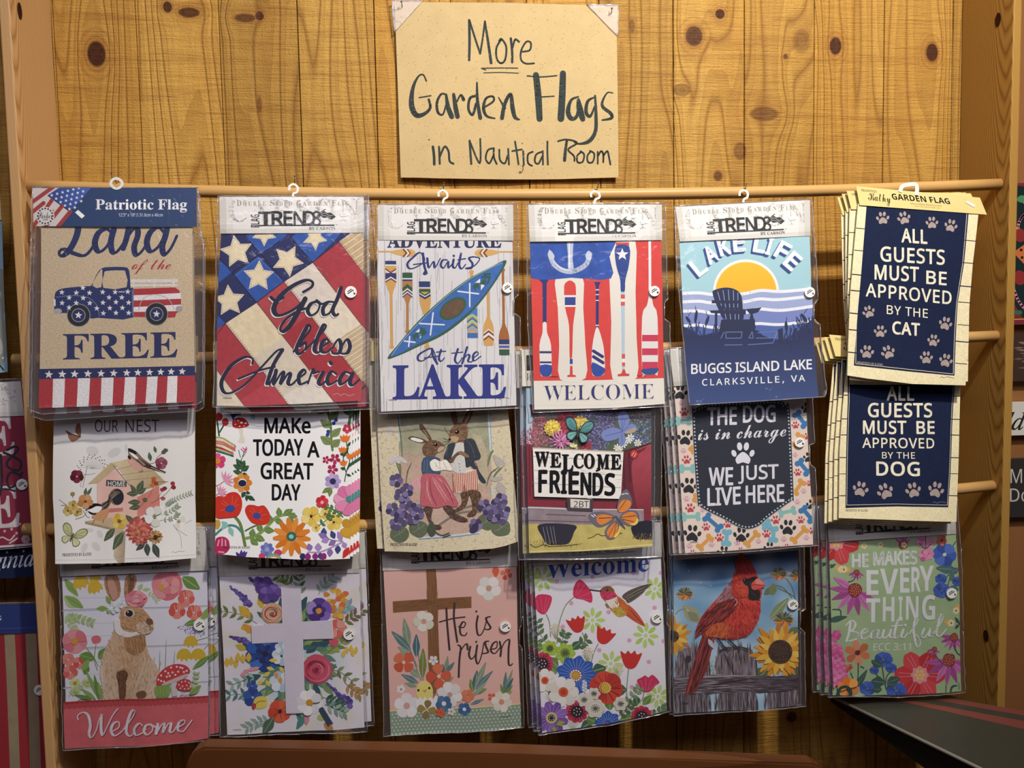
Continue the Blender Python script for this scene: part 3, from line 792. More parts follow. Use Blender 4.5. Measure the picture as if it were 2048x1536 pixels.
def bag_part(parent, sh, outline, lift=0.0046, back=-0.0025):
    """clear plastic sleeve: front film, back film and the welded rim that joins them"""
    P = pts(outline)
    f = clone_plane(sh, lift, (sh.wave or 0)*1.0); f.body(outline, '#ffffff', 0, 0.016); f.clip = None
    V, F, rim = [], [], set()
    fr = f.items[0][0]
    for off in (lift, back):
        g = clone_plane(sh, off)
        for p in fr:
            b = len(V); F.append(tuple(range(b, b+len(p))))
            u = np.array([q[0] for q in p]); v = np.array([q[1] for q in p]); d = g.disp(u, v)
            for q, z in zip(p, d): V.append(g.O+g.U*q[0]+g.V*q[1]+g.Nn*(float(z)+off))
    for i in range(len(P)):
        a, c = P[i], P[(i+1) % len(P)]; k = max(2, int(math.hypot(c[0]-a[0], c[1]-a[1])/40))
        rr_ = random.Random(i*7+int(a[0])); path = []
        for j in range(k+1):
            t = j/k; p = f.point(a[0]+(c[0]-a[0])*t, a[1]+(c[1]-a[1])*t, 0); path.append(p+f.Nn*rr_.uniform(-.0016, .0010)+f.U*rr_.uniform(-.0006, .0006))
        tv, tf = tube(path, 0.0009, 6); b = len(V); V += tv; rim.update(range(len(F), len(F)+len(tf))); F += [tuple(x+b for x in fc) for fc in tf]
        # the rim: from the front film back to the back film
        for j in range(k):
            q0, q1 = (tuple((a[m]+(c[m]-a[m])*t) for m in (0, 1)) for t in (j/k, (j+1)/k)); b = len(V)
            V += [f.point(*q0), f.point(*q1), f.point(*q1)+f.Nn*(back-lift), f.point(*q0)+f.Nn*(back-lift)]; F.append((b, b+1, b+2, b+3))
    o = mesh_obj('plastic_sleeve', V, F, [M['film'], M['seam']], parent, True)
    o.data.polygons.foreach_set('material_index', [1 if k in rim else 0 for k in range(len(F))]); return o
NOTCH = True
def flag(label, crop, quad, depth, outline, base, art, header=None, hq=None, bag=None, hook=None, sticker=None, seed=1, wave=1.0, curl=None, mat='cloth',
         group=None, back=None, rod=0, hookw=14, nail_px=None, name='garden_flag', g=None, cat='flag', tagged=True):
    hx, hy = (hook[0] if hook else quad[0])[:2] if False else (0, 0)
    q = [(crop[0]+x/crop[2], crop[1]+y/crop[2]) for x, y in pts(quad)]
    top = at((q[0][0]+q[1][0])/2, (q[0][1]+q[1][1])/2, depth[0])
    root = empty(name, top, label, cat, group)
    s = Sheet(top, crop, q, depth, seed, wave, 0.0, curl)
    s.body(outline, base, 0.0012, g); art(s)
    s.build('flag_cloth', M[mat], root, back or (base if isinstance(base, str) else '#d6d2ca'))
    if header:
        h = clone_plane(s, 0.0018 if header is kraft_header else 0.0028, 0.25, None)
        h.tagpoly = None; header(h, hq); ho = h.build('header_card', M['card'] if header is not kraft_header else M['kraft'], root, '#cfcabb')
        if h.tagpoly:
            g_ = clone_plane(h, h.lift+0.0008); g_.body(h.tagpoly, '#f6f5f0', 0.0004); a_, b_ = [((h.tagpoly[i][0]+h.tagpoly[j][0])/2, (h.tagpoly[i][1]+h.tagpoly[j][1])/2) for i, j in ((0, 3), (1, 2))]
            g_.dash('#8b8b8a', 2, [(a_[0]*.75+b_[0]*.25, a_[1]*.75+b_[1]*.25), (a_[0]*.25+b_[0]*.75, a_[1]*.25+b_[1]*.75)], 4, 3); g_.build('price_tag', M['card'], ho, '#f6f5f0', 'small white price tag')
    if bag: bag_part(root, s, bag)
    if hook: hook_part(root, s, hook, hookw)
    if sticker:
        see_sticker(root, s, *sticker[:3], 0.0052, *(sticker[3:] or ()))
    if nail_px: nail(*nail_px, rod, (0.002, 0.004))
    root['_'] = 0; del root['_']
    return root, s
def kraft_header(s, q):
    P = pts(q); f = bil(P); s.body(q, mott('#e6d08a', .04, 60), 0.0006); s.clip = None; base_uv = s.uv
    s.uv = lambda x, y: base_uv(*f(x/880.0, y/120.0))
    s.t('GARDEN FLAG', 242, 26, 647, 66, '#1c1a16', 'sansb', 0.004)
    s.t('PRIMITIVES', 31, 15, 141, 30, '#5a4f30', 'serif')
    s.t('Kathy', 70, 28, 226, 108, '#2a2418', 'script', 0, dy=6)
    s.t('WEATHER RESISTANT', 361, 79, 581, 89, '#8a774a', 'serif'); s.t('DECORATED IN THE USA', 387, 96, 563, 103, '#8a774a', 'serif')
    s.tagpoly = [f(x/880.0, y/120.0) for x, y in ((761, 46), (779, 34), (823, 62), (805, 74))]
    s.uv = base_uv
def paw(s, col, x, y, r, rot=0, big=False):
    c, q = math.cos(math.radians(rot)), math.sin(math.radians(rot))
    def R_(a, b): return (x+(a*c-b*q)*r, y+(a*q+b*c)*r)
    s.sp(col, [R_(*p) for p in ((0, -.10), (.38, .12), (.66, .52), (.52, .92), (.2, .86), (0, .80), (-.2, .86), (-.52, .92), (-.66, .52), (-.38, .12))], n=4)
    for a, b, rx, ry, t in ((-.80, .02, .21, .31, -22), (-.30, -.58, .23, .36, -8), (.30, -.58, .23, .36, 8), (.80, .02, .21, .31, 22)):
        X, Y = R_(a, b); s.e(col, X, Y, rx*r, ry*r, t+rot)
def bone(s, col, x0, y0, x1, y1, w):
    dx, dy = x1-x0, y1-y0; L = math.hypot(dx, dy); nx, ny = -dy/L*w*.62, dx/L*w*.62
    s.s(col, w, [(x0, y0), (x1, y1)], sm=False)
    for X, Y in ((x0, y0), (x1, y1)):
        for k in (-1, 1): s.e(col, X+nx*k, Y+ny*k, w*.68)
def stem(s, col, w, p): s.s(col, w, p)
def sprig(s, stemc, leafc, path, n, ln, w, ang=55, sw=3, both=True, a0=.2):
    """a stem with leaves in pairs"""
    P = smooth(pts(path), False, 8); s.s(stemc, sw, [p[:2] for p in P], sm=False); m = len(P)
    for k in range(n):
        i = min(m-2, int((a0+(1-a0)*k/max(1, n-1))*(m-1))); p, q = P[i], P[i+1]; a = math.atan2(q[1]-p[1], q[0]-p[0])
        for sg in ((-1, 1) if both else ((-1, 1)[k % 2],)):
            t = a+sg*math.radians(ang); c = leafc[(k+(sg > 0)) % len(leafc)] if isinstance(leafc, list) else leafc
            s.leaf(c, p[0], p[1], p[0]+ln*math.cos(t), p[1]+ln*math.sin(t), w)
def scallop(s, col, x, y, r, n=6, ell=1.0, seed=1):
    s.sp(col, [(x+r*(1+.10*math.cos(6.2832*n*k/40))*math.cos(6.2832*k/40), y+ell*r*(1+.10*math.cos(6.2832*n*k/40))*math.sin(6.2832*k/40)) for k in range(40)], n=2)
def rose(s, x, y, r, cols, seed=1):
    r_ = random.Random(seed); s.blob(cols[0], x, y, r, r*.95, 0, 11, .06)
    for k in range(9):
        q = r*(.92-.085*k); a = r_.uniform(0, 360); c = cols[1+k % (len(cols)-1)]
        P = [(x+q*math.cos(math.radians(a+t)), y+q*.92*math.sin(math.radians(a+t))) for t in range(0, 200, 20)]
        s.s(c, r*.10, P, taper=.7)
    s.e(cols[-1], x, y, r*.16)

# ================================================================== top rod
def art_truck(s):
    nv, rd, wh, bl = '#27305c', '#b3373d', '#eeeae6', '#d2bd99'
    s.p(nv, '120,1223 1080,1203 1080,1262 120,1286'); s.p(rd, '120,1285 1095,1262 1095,1470 110,1475')
    T = [128, 208, 280, 357, 430, 500, 575, 645, 712, 782, 848, 910, 970]; B = [124, 207, 277, 352, 423, 497, 571, 636, 708, 773, 840, 905, 968]
    for i in range(1, 12, 2): s.p(wh, [(T[i], 1285-(T[i]-128)*.024), (T[i+1], 1285-(T[i+1]-128)*.024), (B[i+1], 1475), (B[i], 1475)])
    for i, x in enumerate((182, 263, 337, 416, 497, 575, 655, 723, 796, 866, 931, 998)): s.star(wh, x, 1257-i*1.75, 27-i*.35, 4)
    s.dash('#c99', 2, '132,1452 1065,1425', 6, 5)
    L = '#2b3564'
    s.s(L, 40, '362,300 350,390 322,460 285,512 252,528 240,506 266,486 330,512 390,526 430,495 468,430', pen=.45)
    s.s(L, 38, '566,392 530,362 480,385 458,450 482,502 530,470 566,395|574,362 556,440 566,502 596,500 640,440', pen=.45)
    s.s(L, 36, '668,340 652,420 632,480|640,455 680,380 715,352 722,400 700,470 712,522 748,498 790,430', pen=.45)
    s.s(L, 38, '890,392 850,352 800,380 778,445 800,500 850,470 890,395|912,300 894,400 874,470 888,520 928,480 964,405', pen=.45)
    s.t('of the', 678, 548, 918, 640, '#b0383f', 'script', -0.012, sh=18)
    s.sp('#2a3668', '215,790 222,752 265,728 400,714 440,708 466,648 498,606 540,596 640,596 668,612 676,660 680,725 697,732 697,905 480,908 440,912 300,880 226,882 214,850', n=3)
    s.sp(bl, '516,640 530,620 630,617 648,630 655,720 512,724', n=2); s.sp(bl, '447,712 464,662 490,622 505,613 499,720', n=2)
    s.p(rd, '697,730 955,722 982,742 992,800 990,865 962,880 955,905 920,908 700,902'); s.p(wh, '698,770 990,757 992,792 698,802'); s.p(wh, '698,842 990,828 990,855 960,868 698,872')
    s.rects('#e4dfd8', [(680, 672, 972, 692), (680, 702, 972, 716), (692, 668, 704, 722), (820, 668, 832, 722), (938, 668, 950, 722)])
    s.s('#b9b4b2', 4, '730,860 750,800 800,768 860,770 920,800 950,860'); s.s('#7d86a8', 4, '225,782 330,772 420,785 470,830 490,900')
    s.s('#8a93b5', 3, '697,730 697,905|690,735 692,890', sm=False)
    for x, y in ((362, 893), (840, 885)):
        s.e('#9aa0a8', x, y, 71); s.e('#25262c', x, y, 67); s.e('#a9aab0', x, y, 42); s.e('#27305c', x, y, 38); s.star(wh, x, y, 24, 5)
    for x, y in ((260, 752), (305, 785), (348, 755), (388, 724), (428, 755), (390, 787), (262, 818), (348, 818), (430, 818), (305, 846), (472, 850), (508, 750), (585, 750), (663, 748), (547, 783), (626, 783), (510, 815), (590, 812), (668, 815), (552, 848), (630, 847), (512, 880), (590, 878), (668, 878)): s.star(wh, x, y, 18, 5)
    s.e('#b4afae', 236, 868, 25, 17); s.e('#a9a3a2', 980, 855, 22, 19); s.p('#e8e4dc', '209,796 221,794 223,836 212,838'); s.rects('#c9ccd6', [(605, 746, 645, 752)])
    s.t('FREE', 268, 1010, 968, 1164, '#2b3060', 'serif', 0.004, dy=-14)
def head_patriotic(s, q):
    s.body(q, '#2b4570', 0.0006)
    s.p('#e3d9d0', '80,105 260,105 172,160 318,268 236,360 80,360')
    s.s('#b0413f', 24, '80,200 225,95|86,350 200,188|160,352 262,225|236,352 312,258|80,262 150,205', sm=False); s.s('#c98a62', 10, '150,330 210,250', sm=False)
    s.p(grad('#2b3f86', '#4a6fbf', 200, 230, 420, 110, .2, 30), '255,105 445,105 322,250 172,160')
    for j in range(5):
        for i in range(6):
            x, y = 200+i*33+j*27+(0), 158-i*9+j*21
            if i+j*1.1 < 6.4 and y > 112: s.star('#f0f2f6', x, y, 11, 8)
    s.t('Patriotic Flag', 468, 182, 1028, 263, '#fbfaf8', 'serif', 0.005); s.t('12.5" x 18" • 31.8cm x 46cm', 610, 268, 880, 288, '#dfe4ee', 'sans', 0.015)
    s.e('#e9e4dd', 160, 285, 56); s.dots('#5a2b30', [(160+46*math.cos(6.283*k/16), 285+46*math.sin(6.283*k/16)) for k in range(16)], 6)
    s.t('Parker', 117, 262, 203, 300, '#27221f', 'script', 0.0); s.t('LANE', 146, 302, 176, 313, '#27221f', 'serif', -.01)
    s.tagpoly = [(343, 264), (362, 248), (403, 284), (384, 301)]
A, sA = flag('packaged burlap garden flag with starred pickup truck, Land of the Free and navy header', (40, 340, 3.0711), '128,112 1060,112 124,1462', (.161, .161, .207),
    '128,330 1060,330 1066,800 1075,1260 1080,1425 600,1445 122,1464 126,1220 132,800', '#d2bd99', art_truck, head_patriotic, '84,112 1087,113 1090,352 88,347',
    '84,106 1098,110 1104,350 1132,430 1130,1422 1095,1442 640,1468 150,1500 66,1472 74,400', None, None, 3, 1.0, [('b', .006, .35)], 'burlap', 'land of the free flag packs', '#b39f7c')
hook_part(A, sA, '597,118 575,108 562,85 575,62 600,56 624,68 632,90 618,110 597,118', 16)
nail(232, 364, 0, (-0.006, 0.004)); 
A2 = copy_thing(A, (-0.001, 0.0115, -0.013), 0.0, 'second Land of the Free pack, its striped hem just below the front one', skip=('hang_hook', 'header_card'))

def art_america(s):
    P = [(-225, 1197), (-30, 1066), (165, 935), (370, 800), (550, 665), (738, 540), (910, 405), (1090, 280)]; e = (.615*1700, .788*1700)
    red, cr = '#b03a42', '#e6d8bb'
    cols = [cr, red, '#ead9b2', '#b8474a', '#e2d6c4', '#ad3740', '#c9ad80']
    for i, c in enumerate(cols):
        a, b = P[i], P[i+1]; s.p(mott(c, .16, 26), [a, b, (b[0]+e[0], b[1]+e[1]), (a[0]+e[0], a[1]+e[1])], 0.006)
    def patch(i, t0, t1, c):
        a, b = P[i], P[i+1]; s.p(mott(c, .14, 18), [(q[0]+e[0]*t, q[1]+e[1]*t) for q, t in ((a, t0), (b, t0), (b, t1), (a, t1))], 0.006)
    patch(1, .28, .55, '#bf454e'); patch(2, .17, .36, '#ddd0b6'); patch(2, .36, .6, '#e6ddcb'); patch(3, .16, .42, '#a93038'); patch(3, .42, .6, '#b8434a'); patch(4, .15, .30, '#e9dcc2')
    patch(4, .30, .48, '#cdb48e'); patch(4, .48, .7, '#d9bf9c'); patch(5, .10, .32, '#b53d45'); patch(1, .55, .8, '#b13840'); patch(3, .6, .8, '#b13c44')
    for i, t0, t1 in ((4, .31, .47), (6, 0, .2)):
        for k in range(9):
            t = t0+(t1-t0)*k/9; a, b = P[i], P[i+1]; s.s('#e9dcc2', 6, [(a[0]+e[0]*t, a[1]+e[1]*t), (b[0]+e[0]*t, b[1]+e[1]*t)], sm=False)
    nv, bl = '#252c5e', '#2d57a6'
    s.p(nv, '60,300 1000,300 1000,340 910,405 738,540 550,665 370,800 165,935 60,1005')
    for q in ('225,620 382,500 550,665 370,800', '300,370 345,300 600,300 560,375 400,482', '600,375 700,300 960,300 900,378 738,540', '100,500 215,600 100,690', '80,850 165,935 80,1000'): s.p(mott(bl, .22, 20), q, 0.006)
    for x, y, r, t in ((240, 468, 112, -10), (385, 630, 106, 2), (575, 528, 108, 172), (420, 352, 84, 180), (752, 380, 84, 176), (192, 790, 108, -5)):
        s.star(mott('#ecdcb4', .1, 24), x, y, r, t, .5); P2 = [(x+(r*.86 if i % 2 == 0 else r*.43)*math.sin(math.radians(t)+math.pi*i/5), y-(r*.86 if i % 2 == 0 else r*.43)*math.cos(math.radians(t)+math.pi*i/5)) for i in range(11)]
        s.dash('#4a5a8a', 2.4, P2, 9, 7)
    for i in range(1, 7):
        a = P[i]; s.s('#5d2a2c' if i > 1 else '#6a5a48', 2, [a, (a[0]+e[0], a[1]+e[1])], sm=False); s.dash('#7c6a58', 2.2, [(a[0]+9, a[1]-5), (a[0]+e[0], a[1]+e[1]-5)], 10, 8)
    s.dash('#8fa6d6', 2, '225,632 380,512 540,660|300,380 400,470 560,382'); s.s('#171c42', 3, '120,1000 165,935 370,800 550,665 738,540 910,405', sm=False); s.s('#171c42', 3, '215,600 400,482 560,375|300,370 400,482 550,665|130,510 225,620 370,800|590,370 738,540', sm=False)
    for dx, dy, c in ((-7, 8, '#efe6dc'), (0, 0, '#20233f')):
        w = 34 if dx == 0 else 34
        s.s(c, w, [(x+dx, y+dy) for x, y in pts('676,735 732,700 736,668 690,658 600,700 520,770 484,840 505,884 560,876 640,830 690,772')], pen=.5)
        s.s(c, w, [(x+dx, y+dy) for x, y in pts('690,778 650,850 590,950 545,992 526,970 560,915 640,860 700,840')], pen=.45)
        s.s(c, 20, [(x+dx, y+dy) for x, y in pts('465,768 500,792 545,770')])
        for q in ('765,795 725,812 705,855 728,886 768,862 784,815 762,790 795,812 830,800', '878,800 838,800 806,840 812,882 850,868 884,800', '924,706 898,780 868,850 884,886 905,876',
                  '612,1122 665,1050 722,975 708,950 672,1010 632,1100 650,1138 690,1100 690,1062 655,1085', '690,1110 760,1040 822,965 808,950 770,1030 748,1105 770,1130 800,1105', '790,1100 838,1062 828,1040 798,1065 792,1115 826,1128 866,1095',
                  '862,1100 905,1042 922,1085 908,1130 872,1134 862,1118', '915,1105 960,1042 980,1085 962,1130 925,1134 915,1118',
                  '340,1200 342,1166 290,1158 200,1215 142,1310 152,1380 200,1392 290,1340 400,1225 500,1120 545,1108', '540,1110 480,1210 440,1330', '250,1300 380,1248 490,1220',
                  '455,1338 492,1262 498,1250 484,1335 530,1265 548,1262 530,1332 575,1268 592,1272 578,1326 600,1338 640,1300', '645,1296 690,1262 680,1240 648,1278 656,1334 704,1318', '708,1330 738,1242 746,1262 778,1252',
                  '806,1258 778,1318 796,1340 832,1305', '852,1192 858,1200', '892,1268 862,1252 834,1296 846,1338 896,1312', '990,1268 950,1256 916,1298 922,1336 962,1312 998,1262 980,1322 1000,1342 1040,1306'):
            s.s(c, 26, [(x+dx, y+dy) for x, y in pts(q)], pen=.5)
    s.t('CARSON', 150, 1419, 205, 1431, '#3a3530', 'sans', .02); s.s('#d9a5a0', 3, '872,1405 900,1395 920,1408 945,1398 980,1410 1010,1400')
B, sB = flag('packaged garden flag with patchwork stars and stripes and God bless America lettering', (400, 360, 3.268), '140,112 1070,112 110,1475', (.161, .161, .206),
    '138,330 1070,330 1064,800 1062,1300 1048,1442 700,1462 300,1478 112,1475 108,1100 120,700', '#e6d8bb', art_america, trends_header, '128,112 1072,112 1070,347 134,352',
    '120,106 1102,104 1108,470 1112,1458 700,1478 90,1486 94,1100', '586,72 588,44 614,31 640,50 636,82 612,92 612,112', (988, 735, 38), 5, 1.0, [('b', .004, .3)], 'cloth', 'god bless america flag packs', nail_px=(589, 370), rod=0)
B2 = copy_thing(B, (0.0095, 0.0115, -0.0130), -0.001, 'second God bless America flag pack, its edge and sticker showing right of the front one', skip=('hang_hook',))

def paddle(s, x, y0, y1, bl, w, sw, wood='#d3a057', up=True, bands=(), tip=True, lean=0):
    """a painted canoe paddle: blade at the top (up) or bottom, bands = (t0, t1, colour[, chevron])"""
    L = y1-y0
    def X(y): return x+lean*(y-y0)/L
    ya, yb = (y0, y0+bl) if up else (y1, y1-bl); sg = 1 if up else -1
    prof = [(0, .62), (.06, .92), (.5, 1.0), (.75, .8), (.92, .4), (1, .28)]
    e = [(X(ya+sg*bl*t)-w*k, ya+sg*bl*t) for t, k in prof]+[(X(ya+sg*bl*t)+w*k, ya+sg*bl*t) for t, k in prof[::-1]]
    ys, ye = (yb, y1) if up else (y0, yb)
    s.s('#a87838', sw+3, [(X(ys), ys), (X(ye), ye)], sm=False); s.s(wood, sw, [(X(ys), ys), (X(ye), ye)], sm=False)
    k = ye if up else ys; s.sp(wood, [(X(k)-sw*.95, k), (X(k)-sw*.6, k-sg*sw*1.2), (X(k)+sw*.6, k-sg*sw*1.2), (X(k)+sw*.95, k), (X(k), k+sg*sw*.6)], n=3)
    s.sp(wood, e, n=3)
    for b in bands:
        t0, t1, c = b[:3]; v = b[3] if len(b) > 3 else 0; ww = w*.96
        a, d = ya+sg*bl*t0, ya+sg*bl*t1
        s.p(c, [(X(a)-ww, a), (X(a), a+v), (X(a)+ww, a), (X(d)+ww, d), (X(d), d+v), (X(d)-ww, d)])
def art_kayak(s):
    r = random.Random(4)
    L = []
    for k in range(170):
        x = r.uniform(110, 1025); y = r.uniform(360, 1440); l = r.uniform(60, 360); L.append(f"{x:.0f},{y:.0f} {x+r.uniform(-4,4):.0f},{y+l/2:.0f} {x+r.uniform(-5,5):.0f},{y+l:.0f}")
    s.s('#b9b6b4', 3.2, '|'.join(L[:110]), sm=False); s.s('#a5a3a8', 2.6, '|'.join(L[110:]), sm=False)
    s.t('ADVENTURE', 180, 318, 922, 412, '#2a2d55', 'serif', 0.012, dy=0)
    for sg, x0 in ((1, 112), (-1, 1000)):
        def X(v): return x0+sg*v
        s.s('#d3a057', 9, [(X(0), 437), (X(95), 437)], sm=False); s.sp('#dcae66', [(X(85), 436), (X(135), 424), (X(215), 420), (X(248), 436), (X(246), 456), (X(215), 470), (X(140), 460), (X(85), 442)], n=4)
        s.s('#7d4326', 10, [(X(172), 422), (X(192), 446), (X(172), 468)], sm=False); s.s('#f0ede6', 9, [(X(186), 422), (X(206), 446), (X(186), 468)], sm=False); s.s('#7d4326', 6, [(X(198), 422), (X(218), 446), (X(198), 468)], sm=False)
    nv, wh, gr, br = '#2b3a72', '#ecebe6', '#2f5a3e', '#7d4326'
    paddle(s, 201, 497, 1062, 215, 37, 15, '#d8a75c', True, ((0, .11, nv), (.11, .15, wh), (.22, .27, br, 24), (.27, .32, wh, 24), (.38, .56, nv, -4), (.58, .62, wh, -22), (.62, .66, br, -22)), lean=6)
    paddle(s, 310, 573, 960, 200, 34, 15, '#b98047', True, ((0, .18, gr), (.18, .22, wh), (.22, .27, nv), (.50, .62, gr, -26), (.64, .68, wh, -26), (.69, .73, nv, -26), (.74, .78, wh, -26), (.79, .82, nv, -26)))
    paddle(s, 421, 630, 1062, 225, 38, 17, '#d8a75c', True, ((0, .17, nv), (.17, .20, wh), (.22, .30, gr), (.28, .33, gr, 22), (.33, .36, wh, 22), (.36, .42, nv, 22)), lean=18)
    paddle(s, 728, 565, 1000, 205, 36, 16, '#d8a75c', False, ((0, .16, '#3f6fb8'), (.17, .24, '#7fb2d6', -26), (.28, .34, '#3f6fb8', -26), (.38, .46, '#a9d29a', -26), (.48, .54, '#3f6fb8', -26), (.58, .66, '#a9d29a', -26), (.70, .95, '#4f7fc0', -14)), lean=8)
    paddle(s, 836, 650, 1050, 190, 35, 14, '#d8a75c', False, ((.16, .22, br, -26), (.23, .32, wh, -26), (.33, .39, br, -26), (.40, .44, wh, -26)), lean=6)
    paddle(s, 934, 550, 1112, 205, 35, 14, '#a8672f', False, ((0, .18, gr), (.19, .22, wh), (.24, .30, '#3f6fb8'), (.31, .34, wh), (.35, .50, nv)), lean=10)
    s.sp('#33604a', '180,1132 250,1040 380,890 540,740 700,620 850,540 955,492 915,585 800,750 690,868 540,980 380,1055 260,1110', n=6)
    s.sp(mott('#3f6fb6', .2, 40), '205,1118 265,1040 390,900 545,755 705,634 850,554 935,510 900,588 790,744 680,856 532,966 376,1040 270,1096', n=6)
    s.s('#9ec3dc', 4, '205,1116 268,1030 395,890 550,742 710,622 850,546 930,508')
    s.e('#33604a', 607, 808, 98, 60, -35); s.e('#4a5f3a', 607, 808, 88, 52, -35); s.e(mott('#6e553c', .25, 20), 607, 808, 80, 46, -35)
    for q in ('640,695 775,712|717,645 717,795', '390,905 550,913|478,835 460,980', '290,1020 360,1028|325,990 318,1055'): s.s('#f0f2f4', 9, q, sm=False)
    for x, y, t in ((735, 660, 0), (780, 640, 0), (340, 985, 0), (385, 960, 0)): s.p('#33604a', [(x, y), (x+38, y-28), (x+46, y+20), (x+22, y+8), (x+26, y+44)])
    for q in ('752,640 785,612 785,640', '790,650 815,655 790,690', '362,962 388,938 388,962', '395,975 415,980 390,1004'): s.p('#f0f2f4', q)
    s.s('#33604a', 12, '800,600 850,600 835,640|815,585 850,580|400,935 430,960 400,985', sm=False)
    c = '#333c7c'
    s.s(c, 15, '430,560 418,580 432,572 400,445 340,480 310,515 322,545 360,540 420,500 412,450', pen=.5)
    s.s(c, 15, '412,448 418,520 436,576|350,520 440,508|440,480 450,540 480,500 490,540 525,480|570,490 540,492 528,525 548,542 575,500 578,540 600,520|612,488 606,530 622,542 640,510|612,462 614,465|660,450 648,520 664,548 690,520|640,490 690,482|740,470 712,480 735,515 725,545 690,545 745,530 782,482 740,470', pen=.5)
    s.s(c, 15, '500,1150 488,1100 468,1068 430,1080 384,1110 380,1142 410,1148 460,1110 470,1070|470,1070 478,1120 505,1168|420,1130 510,1118|530,1078 516,1130 530,1152 552,1130|500,1092 560,1086', pen=.5)
    s.s(c, 15, '640,1072 620,1140 640,1166 668,1130|600,1100 672,1092|700,1060 668,1165|676,1140 704,1108 716,1120 706,1150 728,1156 745,1130|740,1130 772,1106 762,1090 740,1112 744,1150 790,1120', pen=.5)
    s.t('LAKE', 217, 1178, 950, 1398, '#2b3585', 'serif', 0.012, dy=-8)
    s.t('CARSON', 188, 1400, 240, 1409, '#2a2a30', 'sans', .02); s.s('#3a3a40', 2.5, '880,1398 900,1392 915,1400 935,1388 975,1394')
C, sC = flag('packaged garden flag with blue kayak, painted paddles and LAKE in navy', (720, 370, 3.268), '112,130 998,130 135,1480', (.1655, .1655, .186),
    '112,350 996,350 1010,900 1022,1440 850,1450 600,1460 300,1474 140,1480 125,1000', '#e2e0dc', art_kayak, trends_header, '116,130 1000,130 1002,365 118,362',
    '115,124 1028,121 1032,380 1036,716 1006,745 1006,838 1046,862 1054,1456 117,1494 114,420', '516,78 514,52 540,37 566,52 570,80 548,96 540,128', (963, 673, 34), 8, 1.1, [('b', .004, .3)], 'cloth', None, nail_px=(886, 383), rod=0)

def art_anchor(s):
    rd, wh, nv, cr = '#dc463f', '#eeeae0', '#2f3272', '#ebe6d6'
    s.p(mott(rd, .07, 50), '120,340 1010,340 1012,1262 580,1275 140,1280')
    s.sp(cr, '303,590 470,590 478,800 492,1050 494,1262 328,1270 322,1050 312,800', n=3); s.sp(cr, '655,340 815,340 818,700 826,1000 828,1258 668,1266 660,900', n=3)
    s.sp(mott('#2f55a8', .28, 60), '120,340 655,340 650,470 658,612 400,606 130,604', n=3)
    s.sp('#c3cad8', '374,340 414,340 410,480 416,545 395,582 380,545 380,460', n=3); s.s('#bcc5d6', 32, '262,452 285,512 335,552 395,566 455,548 502,512 522,452')
    s.sp('#c9d0dc', '258,420 292,462 278,492 250,468', n=2); s.sp('#c9d0dc', '512,428 536,452 522,498 492,466', n=2); s.s('#e9edf2', 8, '388,345 390,540|285,500 340,545 395,558')
    s.p(nv, '190,618 254,618 240,642 238,902 214,902 212,642'); s.sp(wh, '214,902 238,902 242,965 268,1045 272,1225 255,1250 215,1250 200,1228 192,1050 212,965', n=3)
    s.rects(nv, [(193, 1086, 271, 1100), (196, 1153, 272, 1165)]); s.sp(mott('#2f4da0', .25, 20), '197,1178 272,1178 272,1228 255,1250 215,1250 200,1228', n=2)
    s.sp(rd, '354,665 372,632 392,624 412,632 430,665 428,800 412,920 406,1122 390,1122 386,920 360,800', n=3); s.rects('#f0ede4', [(354, 720, 430, 797)]); s.rects('#34458f', [(358, 733, 428, 785)])
    s.rects('#2f4da0', [(391, 1137, 410, 1170)]); s.p('#d8463f', '393,1182 408,1182 410,1240 430,1243 430,1255 375,1255 375,1243 391,1240')
    s.p(nv, '550,634 592,634 580,662 578,942 560,942 560,662'); s.rects(wh, [(559, 682, 580, 689), (559, 714, 580, 720), (559, 752, 580, 758), (559, 914, 580, 921)])
    s.sp(wh, '560,940 578,940 604,1025 615,1095 619,1218 592,1250 556,1250 535,1220 537,1060', n=3); s.sp(mott('#2f4da0', .2, 20), '537,1158 618,1198 617,1225 592,1250 556,1250 536,1222', n=2); s.s(nv, 20, '545,1085 604,1122|545,1122 608,1162', sm=False); s.s(wh, 5, '540,1104 612,1148|540,1150 612,1192', sm=False)
    s.rects('#d8463f', [(692, 376, 778, 398)]); s.sp(mott('#34508f', .2, 25, '#27408f'), '690,402 778,402 776,520 752,620 747,696 722,696 718,620 692,520', n=3); s.star('#f2f0ea', 733, 455, 42)
    s.p('#b9cfdc', '722,700 747,700 748,1238 732,1238'); s.rects('#d85a54', [(722, 718, 748, 745), (722, 765, 748, 790), (729, 1105, 750, 1136), (731, 1160, 750, 1185)]); s.rects('#f3f0ea', [(722, 745, 748, 765), (729, 1136, 750, 1160)])
    s.p('#d8463f', '735,1205 748,1205 756,1232 778,1234 778,1248 702,1250 702,1238 726,1232')
    s.rects('#f0ece8', [(904, 340, 921, 745)]); s.sp('#ece9e0', '905,735 923,735 935,790 962,865 966,1215 945,1236 885,1240 863,1222 861,865 892,790', n=3)
    s.rects(mott('#cf3b58', .15, 20) if False else '#cf3b58', [(862, 980, 966, 1022), (862, 1068, 966, 1112), (863, 1156, 966, 1204)]); s.sp('#34508f', '864,1204 966,1196 964,1218 945,1236 885,1240 864,1224', n=2)
    s.t('WELCOME', 220, 1308, 940, 1412, '#33336f', 'serif', 0, dy=-12, thin=('#ebe6d6', .014)); s.dash('#cfc8b8', 2, '160,1440 600,1440 1000,1412', 5, 6)
    s.t('CARSON', 262, 1248, 312, 1257, '#2a1a1a', 'sans', .02); s.s('#2a1a1a', 2.5, '830,1242 850,1250 860,1238 885,1250')
